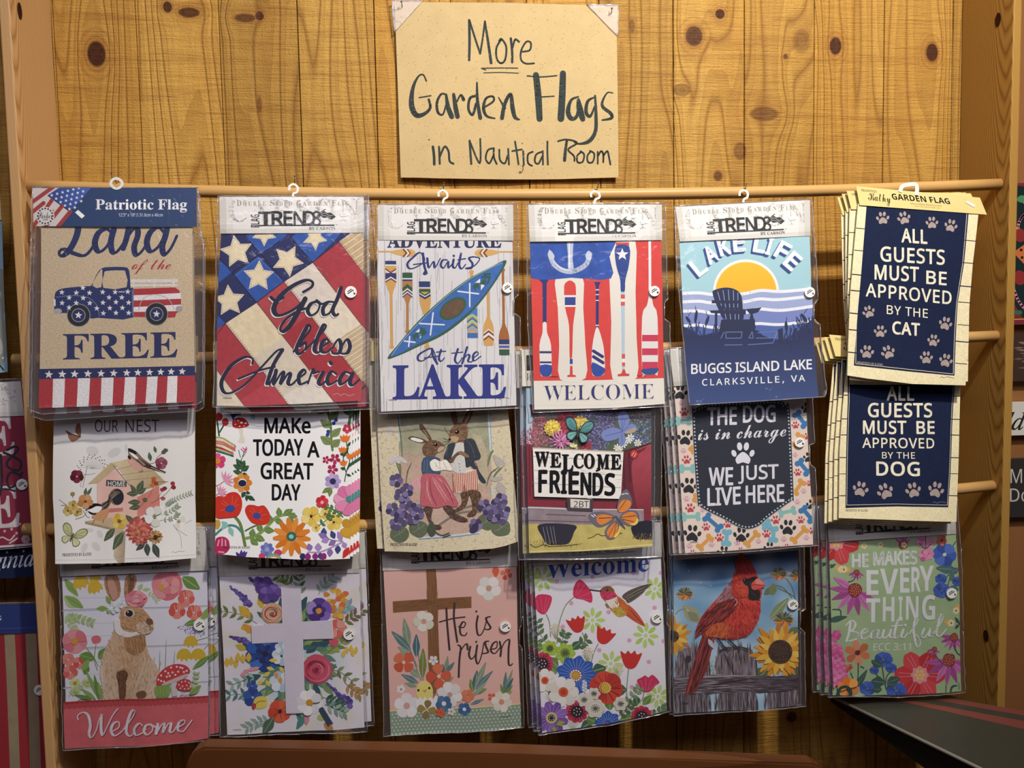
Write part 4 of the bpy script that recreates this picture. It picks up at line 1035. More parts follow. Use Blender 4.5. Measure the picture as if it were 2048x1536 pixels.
D, sD = flag('packaged garden flag with white anchor, red stripes and oars above WELCOME', (1020, 370, 3.268), '130,130 988,130 158,1468', (.151, .151, .191),
    '130,345 986,345 995,800 1010,1430 700,1456 400,1464 158,1468 150,1000 138,600', '#ebe6d6', art_anchor, trends_header, '118,130 990,130 992,362 128,372',
    '108,124 1012,120 1020,640 1028,742 1004,772 1004,876 1040,902 1054,1446 560,1470 148,1488 112,900', '530,82 528,56 552,44 578,56 582,84 556,98 548,128', (938, 697, 34), 11, 1.0, [('b', .004, .3)], 'cloth', None, nail_px=(1193, 384), rod=0)

def art_lake(s):
    nv = '#2d3a66'
    for txt, x, y, a in (('L', 250, 535, -38), ('A', 330, 455, -30), ('K', 420, 402, -15), ('E', 517, 378, -5), ('L', 655, 385, 10), ('I', 715, 400, 16), ('F', 800, 432, 30), ('E', 862, 500, 42)):
        c, q = math.cos(math.radians(a)), math.sin(math.radians(a)); w_, h_ = (36 if txt != 'I' else 12, 54)
        for dx, dy, col in ((-14, 14, '#33508a'), (-8, 8, '#33508a'), (0, 0, '#f2f5f6')):
            s.tq(txt, [(x+dx+u*c-v*q, y+dy+u*q+v*c) for u, v in ((-w_, -h_), (w_, -h_), (w_, h_), (-w_, h_))], col, 'sans', .035)
    s.e('#f4f3ea', 560, 700, 216, 214); s.e(grad('#f4c430', '#f1b92e', 560, 480, 560, 720), 560, 702, 200, 198)
    W1 = '120,712 250,708 350,718 540,712 660,690 800,698 1030,676'; 
    def below(line, col, y=1450): P = [q[:2] for q in smooth(pts(line))]; s.p(col, P+[(1060, y), (90, y)])
    below(W1, '#a3b0d4'); s.s('#f2f4f6', 20, W1)
    for ln in ('120,768 250,762 340,772 540,765 650,745 780,750 1030,722', '120,828 250,826 350,840 560,835 640,810 800,820 1030,788'): s.s('#f2f4f6', 20, ln)
    below('120,838 250,836 350,850 560,845 640,820 800,830 1030,798', '#7d8bc2'); s.s('#f2f4f6', 18, '120,925 250,918 350,932 560,925 640,905 800,912 1030,880'); below('120,936 250,930 350,944 560,938 640,918 800,924 1030,893', '#5169a8')
    s.sp(grad('#273159', '#35497a', 0, 1000, 0, 1400), '90,960 200,950 260,985 350,965 430,955 620,945 680,985 790,1010 880,970 960,905 1060,890 1080,1460 90,1470', n=4)
    ch = '#27304f'
    s.sp(ch, '340,708 365,684 430,671 492,684 530,722 540,800 540,884 425,884 378,810', n=4)
    s.s('#8f9cc8', 5, '375,700 400,790|410,690 428,800|445,686 455,800|478,690 482,800|508,704 508,800|420,815 432,878|455,815 462,880|490,815 492,880|515,815 514,878', sm=False)
    s.rects(ch, [(335, 755, 535, 775)]); s.p(ch, '322,822 560,812 562,846 330,838'); s.p(ch, '560,812 664,800 640,832 606,842 628,930 612,968 570,960 592,846'); s.p(ch, '400,880 622,878 622,962 560,1000 380,975'); s.rects(ch, [(356, 830, 373, 990)])
    s.s('#6d80b4', 5, '430,962 538,960 532,1000 432,1002 430,962|398,1002 418,962|582,1000 604,958 612,1000 582,1000|640,966 764,958 748,1000 630,1000|424,1046 540,1044|578,1044 738,1032 770,962', sm=False); s.p(ch, '770,945 800,935 806,1035 776,1035')
    r = random.Random(2)
    for x0, x1, y in ((150, 360, 985), (800, 900, 1020), (900, 1005, 940)):
        for k in range(16): x = r.uniform(x0, x1); s.s(nv, 6, [(x, y), (x+r.uniform(-30, 30), y-r.uniform(30, 90))], sm=False)
    for x, y, a, b, bx in ((231, 862, 42, 8, 232), (305, 888, 36, 18, 280), (180, 882, 26, -35, 230), (823, 925, 34, -6, 835), (876, 965, 32, 22, 850), (940, 868, 34, -38, 985)):
        s.e(ch, x, y, 10, a, b); s.s(ch, 5, [(x, y), (bx, y+110)], sm=False); s.s(ch, 4, [(x, y-a+4), (x-b*.5, y-a-24)], sm=False)
    s.t('BUGGS ISLAND LAKE', 203, 1172, 990, 1236, '#f4f4f2', 'sans', .018, dy=-32); s.t('CLARKSVILLE, VA', 272, 1270, 942, 1320, '#f1f1ef', 'sans', .012, dy=-28, space=1.25)
E, sE = flag('packaged garden flag with dark lakeside chair against a yellow sun, BUGGS ISLAND LAKE', (1320, 370, 3.269), '118,145 975,100 185,1435', (.151, .151, .207),
    '126,350 974,312 990,800 1012,1150 1026,1390 600,1412 185,1437 165,1100 150,900', '#a9d3d8', art_lake, trends_header, '98,145 976,100 979,335 128,372',
    '92,140 985,94 1002,345 1026,750 1000,790 1000,880 1040,910 1076,1340 1062,1386 700,1410 186,1440 108,600', '516,74 520,48 545,38 568,54 566,84 545,96 540,118', (970, 705, 34), 14, 1.1, [('b', .005, .25)], 'cloth', None, nail_px=(1489, 384), rod=0)

def art_guest(s, lines, paws, panel, plaid, sig=None, inner=None):
    s.p(mott('#1b243f', .08, 60), panel); s.s('#e4dac0', 3.5, inner, sm=False)
    for y, x0, x1, m in plaid: s.s('#22263c', 5 if (y//7) % 2 else 7, [(x0, y), (x1, y+m)], sm=False)
    for x, y, r, a in paws: paw(s, mott('#a8978f', .15, 12), x, y, r, a)
    for txt, x0, y0, x1, y1, dy, off in lines: s.t(txt, x0, y0, x1, y1, '#efe7cd', 'sans', off, dy=dy, space=1.06)
    if sig: sig(s)
F, sF = flag('front cream and navy flag ALL GUESTS MUST BE APPROVED BY THE CAT with yellow header', (1620, 350, 3.4136), '322,150 1150,220 258,1368', (.174, .174, .211),
    '330,195 1150,262 1112,600 1092,880 1086,1150 1062,1436 700,1427 400,1390 258,1368 275,800 300,500', mott('#ecdfb4', .08, 30),
    lambda s: art_guest(s, (('ALL', 625, 366, 795, 458, 12, .022), ('GUESTS', 482, 488, 915, 588, 26, .018), ('MUST', 443, 612, 738, 712, 18, .018), ('BE', 793, 655, 930, 742, 10, .018), ('APPROVED', 383, 738, 967, 828, 56, .014), ('BY THE', 525, 888, 803, 948, 28, .004), ('CAT', 565, 1000, 747, 1084, 14, .026)),
        [(497, 292, 44, -4), (640, 292, 44, -14), (830, 325, 42, -2), (960, 345, 44, 12), (402, 932, 42, -18), (482, 1066, 42, 2), (393, 1205, 46, 4), (532, 1208, 46, -20), (928, 1012, 46, 12), (843, 1128, 42, 6), (793, 1245, 44, 0), (930, 1264, 46, 12)],
        '388,205 1082,262 1052,600 1012,870 1000,1100 988,1370 700,1345 303,1300 330,900 362,500', [(y, x0, x0+w, 6) for y, x0, w in ((362, 312, 66), (513, 302, 64), (678, 285, 62), (787, 278, 62), (941, 264, 62), (1054, 264, 60), (1208, 262, 56))]+[(y, 1135-w-(y-300)*.07, 1150-(y-300)*.07, 8) for y, w in ((445, 80), (597, 80), (756, 80), (866, 80), (1020, 70), (1134, 75), (1284, 70))],
        lambda s: (s.t('PRIMITIVES BY KATHY', 325, 1270, 498, 1292, '#a79d88', 'serif', -.02, dy=18), s.s('#2a2418', 3, '892,1382 905,1378 915,1386 940,1378 985,1388')), '372,222 350,500 322,900 316,1288 700,1330 980,1358 990,1100 1004,870 1042,600 1070,262'),
    kraft_header, '312,78 1156,156 1203,272 336,207', None, None, None, 17, 0.6, None, 'linen', 'cat guest flags on the top rod', '#cbbf98')
hook_part(F, sF, '610,118 625,80 665,68 715,66 726,100 722,140', 26, 0.001)
for k, (dx, dy, dz, rt, lb_) in enumerate(((-0.015, 0.0068, 0.001, -0.066, 'second cat guest flag, its cream edge first behind the front one'), (-0.021, 0.0136, 0.0, -0.095, 'third cat guest flag, its cream edge between second and rearmost'),
                                           (-0.027, 0.0204, -0.002, -0.122, 'rearmost cat guest flag, its corner showing furthest out at lower right'))):
    copy_thing(F, (dx, dy, dz), rt, lb_, skip=('hang_hook',))

# ================================================================== middle rod
def bfly(s, x, y, sc, rot, w1, w2, edge, body='#4a4038'):
    """open-winged butterfly"""
    c, q = math.cos(math.radians(rot)), math.sin(math.radians(rot))
    def T(l): return [(x+(a*c-b*q)*sc, y+(a*q+b*c)*sc) for a, b in l]
    for m in (-1, 1):
        up = [(.04*m, -.05), (.35*m, -.75), (.85*m, -.95), (1.05*m, -.6), (.75*m, -.1), (.3*m, .05)]
        lo = [(.04*m, .02), (.4*m, .06), (.75*m, .25), (.7*m, .6), (.35*m, .72), (.1*m, .35)]
        for P, w in ((up, w1), (lo, w2)):
            s.sp(edge, T(P), n=4); cx = sum(p[0] for p in P)/6; cy = sum(p[1] for p in P)/6
            s.sp(w, T([(cx+(a-cx)*.8, cy+(b-cy)*.8) for a, b in P]), n=4)
        s.s(edge, sc*.025, [T([(.06*m, -.08), (.8*m, -.7)]), T([(.06*m, -.06), (.75*m, -.35)]), T([(.06*m, .05), (.6*m, .45)]), T([(.06*m, .06), (.3*m, .6)])][0], sm=False)
        for a, b in (((.06*m, -.06), (.75*m, -.35)), ((.06*m, .05), (.6*m, .45)), ((.06*m, .06), (.3*m, .6))): s.s(edge, sc*.025, T([a, b]), sm=False)
    s.s(body, sc*.09, T([(0, -.28), (0, .4)]), sm=False)
def art_nest(s):
    ink = '#5b4a52'
    s.t('BLESS', 585, 96, 1018, 192, ink, 'sans', -0.018, space=1.12); s.t('OUR', 540, 247, 732, 348, ink, 'sans', -0.018, dy=2); s.t('NEST', 795, 245, 1078, 348, ink, 'sans', -0.018)
    for x, y, a, b, t in ((700, 520, 60, 34, -30), (520, 505, 50, 40, 20), (485, 1165, 38, 18, 5), (575, 1200, 36, 22, 60), (450, 1310, 42, 24, 110), (545, 1300, 44, 28, 50), (800, 480, 12, 36, 0)): s.e('#d6d5d3', x, y, a, b, t)
    s.sp('#9a6c52', '408,275 426,305 424,388 384,350 386,300', n=4); s.sp('#a8785a', '420,392 362,430 330,402 322,362 350,368', n=4); s.s('#4a2f28', 7, '304,338 360,368 425,390', sm=False); s.sp('#7d5242', '302,338 345,360 362,372 330,372', n=3)
    L = []
    for k in range(14):
        a = math.radians(190+k*13); L.append(f"520,655 {520+100*math.cos(a)},{655+105*math.sin(a)}")
    s.s('#b9b8b0', 2.5, '|'.join(L), sm=False); s.dots('#4d4a48', [(520+(95+15*(k % 3))*math.cos(math.radians(160+k*7)), 660+(95+14*(k % 3))*math.sin(math.radians(160+k*7))) for k in range(28)], 4.5)
    s.dots('#6b6a5a', [(440+(k*37) % 40, 620+k*14) for k in range(14)], 4)
    s.s('#8a8a7a', 3, '430,700 500,700 540,690|440,740 420,790 430,800', sm=True)
    s.petals(['#6d2239', '#7f2c42', '#591a2e'], 395, 715, 55, 5, 26, 20); s.e('#4a2a20', 430, 720, 16, 22)
    # house
    s.p(mott('#eac0b2', .08, 60), '553,778 690,635 835,800 905,890 888,1080 553,1080'); s.p(mott('#d98a7c', .12, 40), '888,890 1075,790 1080,965 888,1065'); s.s('#b9877a', 2.5, '555,785 553,1078', sm=False)
    s.p(grad('#dcc8a4', '#bda680', 700, 580, 1100, 800, .12, 40), '672,606 805,574 950,584 1132,765 1060,802 850,850 838,800 725,640'); s.p(mott('#c9b48c', .1, 30), '478,782 672,602 728,632 560,775'); s.s('#8f7c5c', 3, '720,660 960,600|760,705 1040,665|800,750 1090,720|845,842 1128,768', sm=False)
    s.s('#7d6a50', 5, '690,625 838,805', sm=False); s.p('#5b5148', '678,612 730,632 720,650 560,772 552,776', ) if False else None
    s.p('#4d4f50', '632,745 802,757 800,804 628,796'); s.t('HOME', 645, 756, 790, 796, '#f0eee8', 'sans', .012, dy=4)
    s.e('#8a7358', 715, 888, 62, 70); s.e(mott('#33323a', .2, 30), 724, 888, 50, 66)
    s.p('#c67f78', '655,985 768,978 768,1008 640,1020')
    s.p(mott('#c9b192', .1, 40), '453,1090 660,1060 890,1062 770,1165 690,1168 455,1112'); s.p('#a88f6e', '455,1112 690,1168 690,1150 455,1092'); s.p(grad('#cdbb9f', '#a8937a', 698, 1200, 792, 1200, .15, 30), '698,1168 792,1168 790,1440 738,1432 698,1385')
    # roof chickadee
    s.sp('#8d7766', '818,486 845,490 892,516 940,566 1010,622 1000,640 955,652 900,655 850,600 820,540', n=4); s.sp(mott('#d9a99c', .1, 20), '815,545 838,560 880,590 945,625 978,650 930,665 875,655 835,625 815,590', n=4)
    s.p('#5b473c', '925,575 1010,625 1132,678 1128,690 1060,672 960,640'); s.s('#3a2c26', 7, '900,560 950,610 1010,640|890,585 940,630 1000,650|1000,625 1110,675', sm=False); s.s('#c9b5a4', 5, '905,572 960,622|885,600 940,645|1010,640 1115,686', sm=False)
    s.sp('#f4f1ea', '822,512 850,545 885,570 905,566 865,530 840,514', n=3); s.sp('#2b2625', '818,484 850,490 888,514 880,532 845,520 824,510', n=3); s.sp('#2b2625', '814,545 832,546 842,572 822,570', n=3); s.p('#2b2625', '814,482 824,490 822,500'); s.s('#6a5044', 4, '930,664 938,676 905,678')
    # doorway chickadee
    s.sp('#6d5f56', '652,870 700,838 748,848 722,872 682,905 652,965 610,1010 575,990 590,945 640,915', n=4); s.s('#2f2826', 8, '690,850 660,890 640,950|600,960 650,920|610,990 648,945', sm=False); s.s('#b5a89c', 4, '715,860 675,900|595,975 640,940|700,850 665,885', sm=False)
    s.sp(mott('#d09a6c', .12, 20), '530,1030 580,1005 648,985 638,1050 600,1085 545,1080 505,1060', n=4); s.sp('#f4f2ee', '500,992 545,968 585,968 592,985 570,1010 530,1026 492,1012', n=3)
    s.sp('#1f1e22', '466,990 488,958 530,942 578,948 590,966 545,964 505,984', n=3); s.sp('#1f1e22', '478,1006 520,1022 550,1022 530,1038 495,1028', n=3); s.p('#1f1e22', '452,1000 472,990 474,1002')
    s.s('#6a5044', 5, '530,1080 515,1110|605,1080 600,1105')
    # leaves and flowers
    for q in ((895, 860, 800, 860, 24), (890, 855, 940, 750, 28), (890, 860, 965, 815, 22), (880, 860, 835, 785, 18), (915, 930, 810, 935, 24), (915, 965, 820, 985, 24), (975, 920, 930, 905, 20), (700, 1150, 612, 1255, 30), (770, 1180, 690, 1325, 36), (855, 1100, 790, 1040, 22), (850, 1100, 905, 1050, 22), (960, 1265, 885, 1330, 24), (975, 1270, 985, 1370, 28), (1030, 1270, 1082, 1388, 30), (455, 880, 465, 812, 14), (470, 880, 512, 808, 12), (1005, 590, 990, 515, 17), (1050, 520, 1035, 465, 14)): s.leaf(mott('#56634a', .15, 20), *q, vein='#8a9478')
    for q in ((960, 1265, 885, 1330, 20), (980, 1272, 990, 1372, 22), (1035, 1275, 1080, 1385, 24)): s.leaf('#434d4a', *q, vein='#77817a')
    s.flower(738, 1090, 66, 6, ['#d9bd5c', '#cfae48', '#e2cb74'], '#8a4a2a', .2, 10); s.dots('#6a3a20', [(738+18*math.cos(k), 1090+18*math.sin(k)) for k in range(7)], 4)
    for rr_, n_, c_ in ((118, 17, ['#b9594f', '#c66b5e', '#ad4c46']), (92, 15, ['#cf7a6b', '#bd5d54', '#d88a78']), (66, 12, ['#c4665a', '#d58674']), (40, 9, ['#b8554c', '#cf7a68'])): s.petals(c_, 908, 1168, rr_, n_, None, rr_, r0=.3)
    s.e('#c99a52', 905, 1172, 16)
    s.flower(1052, 1215, 58, 12, ['#b08a5c', '#c49c66', '#9c7648'], '#4f3320', .3)
    for x, y, r_, t in ((1040, 1045, 88, 10), (1235, 1090, 60, 40)): s.flower(x, y, r_, 5, ['#ecebe4', '#dcdbd0', '#f0efea'], '#8d9068', .18, t); s.dots('#a98a50', [(x+15*math.cos(k), y+15*math.sin(k)) for k in range(6)], 4)
    for x, y in ((360, 955), (320, 1000), (395, 1010)): s.flower(x, y, 42, 5, ['#c9b06a', '#b59a55', '#d4bf7e'], '#7d5a30', .22, x)
    s.flower(460, 925, 62, 5, ['#c98f5e', '#d3a070', '#bd7f4e'], '#7a4c28', .2, 15)
    s.s('#6a6a52', 3, '250,905 285,935 310,950|265,955 310,955|470,1010 440,1050 380,1070|440,1000 470,1050 490,1060|360,850 362,895')
    for x, y, c_ in ((1030, 760, '#b85e38'), (1015, 790, '#c77a48'), (1050, 775, '#a84a30'), (1030, 735, '#c2683c'), (1185, 775, '#a33d40'), (1192, 808, '#8f2f36'), (1100, 828, '#a84448'), (1105, 900, '#b0565a'), (1120, 815, '#8f3038'), (1130, 500, '#5a5f4e'), (1115, 515, '#5a5f4e'), (360, 860, '#9a8a52')): s.blob(c_, x, y, 20, 17)
    s.s('#6d7058', 3, '1030,800 990,880 920,960|1180,800 1120,870 1010,940|1100,840 1060,900|1120,510 1060,560 1040,600 1000,610|1050,760 1150,760')
    s.petals(['#8d4858', '#a05c6a', '#7a3a4a'], 1095, 605, 50, 5, 26, -10)
    sprig(s, '#7d8a70', '#8b9a80', '1120,985 1180,920 1340,855', 13, 32, 5, 50, 2.5); sprig(s, '#8d9a80', '#97a58c', '1090,1040 1180,1000 1230,960', 9, 30, 6, 55, 2.5); sprig(s, '#93a088', '#9aa890', '1080,1080 1200,1060 1230,1020', 8, 26, 6, 60, 2.5)
    s.s('#7c8270', 2.5, '1190,1120 1250,1210 1262,1310|1215,1150 1305,1210|1285,1110 1340,1080')
    bfly(s, 355, 1215, 100, 20, '#c3c78f', '#d2d4a6', '#7f8462')
    s.t('PRIMITIVES BY KATHY', 278, 1352, 512, 1378, '#3a3434', 'serif', -.02, dy=-2); s.s('#5a5450', 2.5, '1185,1345 1200,1338 1215,1348 1235,1336 1290,1338')
    s.s('#cfccc6', 2, '222,1405 600,1410 1380,1362', sm=False)
Hh, sH = flag('white garden flag with pink birdhouse, two chickadees and OUR NEST lettering', (60, 780, 4.15), '205,-330 1372,-360 222,1438', (.151, .151, .185),
    '205,-300 1372,-330 1376,110 1370,400 1368,900 1385,1390 1000,1420 600,1440 222,1438 195,900 200,400', '#e9e7e2', art_nest, kraft_header, '180,-420 1395,-450 1398,-290 182,-260', None, None, None, 21, 1.2, [('b', .005, .3)], 'cloth', None)

def art_today(s):
    ink = '#17181c'
    s.t('MAKe', 538, 234, 915, 358, ink, 'sans', 0.024); s.t('TODAY', 443, 412, 852, 546, ink, 'sans', 0.024, dy=-4); s.t('A', 893, 430, 988, 556, ink, 'sans', 0.024); s.t('GREAT', 505, 605, 937, 738, ink, 'sans', 0.024, dy=4); s.t('DAY', 598, 786, 830, 914, ink, 'sans', 0.024)
    g1, g2, g3 = '#6f8748', '#34563a', '#587a44'
    s.s('#34563a', 13, '160,380 150,300 140,230|165,350 200,290', sm=True); s.e('#c33a36', 212, 265, 28, 33); s.e('#b9302f', 160, 220, 30, 34)
    s.sp('#3a4a96', '225,150 270,190 335,165 340,205 300,215 275,250 255,205 215,190', n=3)
    s.sp('#e6dccb', '318,312 358,312 356,360 372,435 318,435 332,380', n=3); s.sp('#bb2f2c', '270,292 275,250 320,228 370,238 402,275 400,300 335,318 285,312', n=5)
    for x, y, a in ((318, 255, 10), (345, 270, 12), (295, 285, 8), (380, 275, 9), (330, 300, 8), (290, 255, 6), (365, 298, 7)): s.e('#f0e6da', x, y, a, a*.7)
    s.star('#8cc3d8', 440, 222, 32, 10, .48)
    for k, c in enumerate(('#b9b85a', '#efe6c8', '#d9788a', '#d68a3c', '#f0e0b8', '#b83a58', '#d9c87a', '#2f7a72')): s.s(c, 13, f'130,{392+k*16} 190,{400+k*17} 240,{430+k*15} 290,{462+k*13}' if k < 4 else f'130,{392+k*16} 180,{405+k*16} 235,{450+k*12} 275,{478+k*10}')
    s.rects('#d9788a', [(285, 462, 300, 476), (275, 490, 290, 504), (262, 515, 277, 529)])
    s.petals(['#d9477a', '#e25f8c'], 150, 590, 66, 5, 27, 50); s.e('#e58a3c', 148, 590, 24)
    s.s('#c9477a', 8, '355,480 375,500 365,520 385,475|340,490 365,515|390,490 366,516', sm=False); s.s('#4d6e52', 6, '362,520 350,560 335,600|320,500 335,560|385,510 355,555')
    s.s(g2, 8, '340,580 345,640 340,700'); 
    for q in ((345, 640, 300, 570, 22), (345, 640, 370, 585, 22), (342, 655, 275, 620, 20), (345, 670, 405, 630, 24), (342, 690, 275, 670, 20), (345, 700, 390, 700, 16)): s.leaf(g2, *q, vein='#6d8f68')
    s.flower(350, 772, 80, 7, ['#dd8a3a', '#d57c2e', '#e49a4c'], '#f2ead8', .46); s.e('#272b4a', 350, 775, 34, 28)
    for q in ((370, 845, 345, 895, 20), (375, 850, 415, 860, 14), (385, 880, 455, 920, 20), (385, 870, 385, 925, 14)): s.leaf(g2, *q)
    for x, y, k in ((200, 725, 1.0), (160, 830, .8)):
        s.petals(['#e39ab4', '#d985a4', '#eab0c4'], x-20*k, y+25*k, 95*k, 7, 11*k, -95, .1) if False else None
        for j, a in enumerate((-150, -125, -100, -80, -58, -35, -12)): s.leaf('#df93b0' if j % 2 else '#e8aac2', x, y+30*k, x+85*k*math.cos(math.radians(a+45)), y+30*k+85*k*math.sin(math.radians(a+45)), 10*k)
        s.s('#e0a0a0', 8, f'{x},{y+30*k} {x-40*k},{y+60*k} 130,{y+70*k}')
    # stems below the poppies
    s.s(g1, 26, '285,1050 330,1110 355,1200 375,1290'); s.s('#4f8f8a', 20, '130,1200 180,1155 240,1125 300,1135 345,1180'); s.s('#8aa55c', 26, '385,1230 450,1215 510,1180 570,1120 630,1060 700,1035 780,1030'); s.s(g3, 14, '375,1170 430,1140 480,1120')
    for q in ((500, 1180, 490, 1100, 26), (530, 1160, 620, 1170, 28), (590, 1105, 570, 1030, 24), (620, 1080, 690, 1100, 26), (660, 1050, 650, 975, 26), (690, 1040, 770, 990, 28), (730, 1040, 810, 1050, 24), (740, 1045, 775, 1120, 22), (430, 1225, 440, 1150, 28), (460, 1215, 540, 1250, 28), (420, 1235, 485, 1285, 28)): s.leaf('#6d8c4a', *q, vein='#93ac6c')
    for q in ((230, 1140, 180, 1090, 24), (240, 1135, 275, 1215, 22), (185, 1160, 205, 1110, 16)): s.leaf('#8ec4b4', *q)
    s.blob('#c9a04a', 140, 1115, 30, 40)
    s.sp('#cf3a2c', '130,900 170,880 200,890 235,855 300,850 342,900 345,980 310,1045 220,1062 130,1050', n=5); s.s('#e05a44', 7, '180,940 220,965|190,915 230,955|270,880 265,950|310,900 280,955|320,950 285,970|170,1000 215,990'); s.blob('#3f4f9a', 248, 985, 40, 30)
    s.sp('#cf3a2c', '372,1010 390,960 440,955 480,965 530,960 570,1010 582,1060 560,1110 490,1120 420,1095', n=5); s.s('#e05a44', 6, '410,1000 445,1030|430,980 460,1020|520,985 490,1025|550,1030 500,1045|520,1085 490,1060'); s.blob('#3f4f9a', 470, 1045, 34, 26)
    s.petals(['#dd8434', '#e4933f', '#d57826'], 765, 1215, 158, 13, 26, 8, .2, .6); s.e('#3d6b62', 762, 1212, 42, 38); s.e('#8fd0bd', 760, 1214, 20, 18)
    for x, y, r_, t in ((925, 1045, 85, 10), (1040, 1025, 48, 30), (1112, 1095, 72, 50), (965, 1140, 38, 0)): s.flower(x, y, r_, 5, ['#e7cd6a', '#dfc055', '#eed98a'], '#6a2a24', .15, t); s.dots('#8a5a2a', [(x+r_*.3*math.cos(k), y+r_*.3*math.sin(k)) for k in range(6)], 3)
    sprig(s, g3, g3, '985,1125 1060,1070 1085,1040', 3, 40, 12, 60, 7); sprig(s, g3, ['#6d8c4a', g3], '1190,1050 1130,1000 1060,970', 4, 40, 14, 50, 7)
    s.s('#b896c4', 14, '900,1340 1000,1340 1100,1300 1190,1255')
    for k, q in enumerate(((1030, 1215, 1030, 1140, 26), (1060, 1225, 985, 1190, 26), (1075, 1235, 1010, 1255, 26), (1120, 1230, 1090, 1165, 24), (1130, 1245, 1070, 1285, 24), (1180, 1250, 1145, 1170, 24), (1150, 1285, 1145, 1355, 26), (920, 1330, 905, 1270, 28), (985, 1335, 985, 1265, 30), (1000, 1345, 1010, 1400, 28), (1085, 1310, 1080, 1380, 26), (1190, 1260, 1215, 1310, 24))): s.leaf(('#3f4a7c', '#8d72ae', '#a78cc4')[k % 3], *q)
    s.s('#5a6a8a', 5, '1030,1150 1070,1230 1180,1250')
    # right side
    s.s(g1, 20, '1040,130 1065,190 1085,300 1090,420 1100,500')
    for q in ((1060, 170, 930, 165, 34), (1080, 250, 1150, 170, 36), (1085, 310, 1000, 250, 34), (1090, 390, 1170, 315, 32), (1095, 450, 1000, 385, 36), (1095, 470, 1165, 410, 34)): s.leaf('#80905c', *q, vein='#66784a')
    for x, y in ((1050, 140), (1055, 165), (1130, 250), (1110, 275), (1065, 345), (1060, 370)): s.blob('#2f3f96', x, y, 16, 16)
    s.s('#5d7a4c', 24, '1240,130 1250,200 1235,290'); s.leaf('#5d7a4c', 1245, 210, 1190, 140, 26); s.leaf('#6f8a58', 1250, 220, 1300, 150, 26)
    s.s(g2, 8, '1200,760 1215,680 1240,600 1245,540|1215,690 1195,620 1185,500|1225,660 1260,600|1230,540 1215,430'); 
    for q in ((1195, 540, 1160, 530, 12), (1190, 560, 1235, 470, 14), (1225, 470, 1250, 430, 12), (1205, 660, 1165, 645, 14), (1225, 640, 1270, 600, 14), (1215, 700, 1255, 715, 12)): s.leaf(g2, *q)
    s.petals(['#b9334a', '#c8405a'], 1222, 322, 40, 5, 17, 20); s.e('#f0d8d8', 1222, 322, 9)
    for x, y, k in ((1205, 400, 44), (1185, 495, 36), (1245, 550, 34), (1190, 605, 34)): s.sp('#e07a34', [(x-k, y-k*.6), (x-k*.5, y-k*.3), (x-k*.3, y-k*.8), (x, y-k*.35), (x+k*.3, y-k*.8), (x+k*.5, y-k*.3), (x+k, y-k*.6), (x+k*.7, y+k*.5), (x, y+k*.75), (x-k*.7, y+k*.5)], n=2)
    for x, y, r_, t in ((1048, 580, 34, 0), (1120, 572, 46, 20), (1100, 660, 46, 5)): s.petals(['#a8274e', '#b8345c'], x, y, r_, 5, r_*.34, t); s.e('#f2c6d2', x, y, r_*.2)
    s.flower(1103, 758, 68, 7, ['#b7a0ce', '#a88fc2', '#c4b0d8'], '#34365c', .38)
    s.leaf(g1, 1080, 810, 1015, 855, 20, '#93ac6c'); s.leaf(g1, 1085, 810, 1075, 885, 20, '#93ac6c')
    s.petals(['#c9303a', '#d43f48'], 1015, 925, 52, 5, 23, -80); s.e('#eeb0b4', 1015, 932, 14)
    s.petals(['#e08cb2', '#e8a0c0', '#d97aa4'], 1240, 910, 130, 8, 46, 10); s.s('#c9608f', 4, '1140,860 1200,895|1150,930 1210,915|1190,820 1225,880|1200,990 1230,940'); s.blob('#4f8f8a', 1250, 905, 36, 34)
    s.blob('#c99a3a', 1240, 1180, 80, 50); s.petals(['#cf9f3c', '#c4912f'], 1280, 1140, 110, 6, 36, 30)
    s.sp('#b52f58', '130,1250 150,1222 200,1218 240,1250 245,1320 200,1360 130,1355', n=4); s.s('#e79ab8', 12, '150,1290 160,1245|185,1290 185,1235|215,1290 212,1245|160,1340 200,1345', sm=False)
    for x, a in ((345, 0), (300, -30), (395, 25), (375, 12)): s.leaf('#4a3a86', 345, 1400, x, 1325+abs(a)*.6, 16)
    s.flower(560, 1320, 58, 7, ['#6a74b4', '#7d86c4'], '#9aa2d4', .35); s.blob('#cf4a6a', 520, 1375, 26, 26); s.blob('#c94460', 650, 1345, 34, 26); s.ring('#5fa89a', 615, 1400, 60, 40, 12); s.ring('#d9a23c', 615, 1400, 44, 26, 9)
    for x in (855, 900, 960, 1030): s.blob('#8a2f7a' if x > 880 else '#33345c', x, 1375, 24, 26)
    for q in ((1240, 1300, 1190, 1390, 26), (1270, 1300, 1260, 1390, 24), (1300, 1290, 1310, 1380, 22)): s.leaf('#c8342e', *q)
    s.t('PRIMITIVES BY KATHY', 190, 1296, 420, 1316, '#3a3a3a', 'serif', -.02)
I, sI = flag('front floral garden flag reading MAKE TODAY A GREAT DAY on white', (400, 780, 4.15), '140,-330 1290,-330 130,1370', (.1706, .1706, .203),
    '140,-300 1262,-300 1268,120 1262,600 1256,1000 1248,1392 1060,1402 800,1400 400,1384 128,1356 130,900 134,400', '#f3f2f0', art_today, kraft_header, '110,-400 1290,-400 1292,-250 112,-250', None, None, None, 25, .8, [('b', .004, .3)], 'cloth', 'make today a great day flags')
for k, lb_ in enumerate(('second MAKE TODAY flag, first printed edge showing right of the front one', 'third MAKE TODAY flag, middle edge in the fan right of the front one', 'fourth MAKE TODAY flag, outermost edge in the fan right of the front one')):
    copy_thing(I, (0.0042*(k+1), 0.0062*(k+1), 0.002*(k+1)), -0.003*(k+1), lb_)

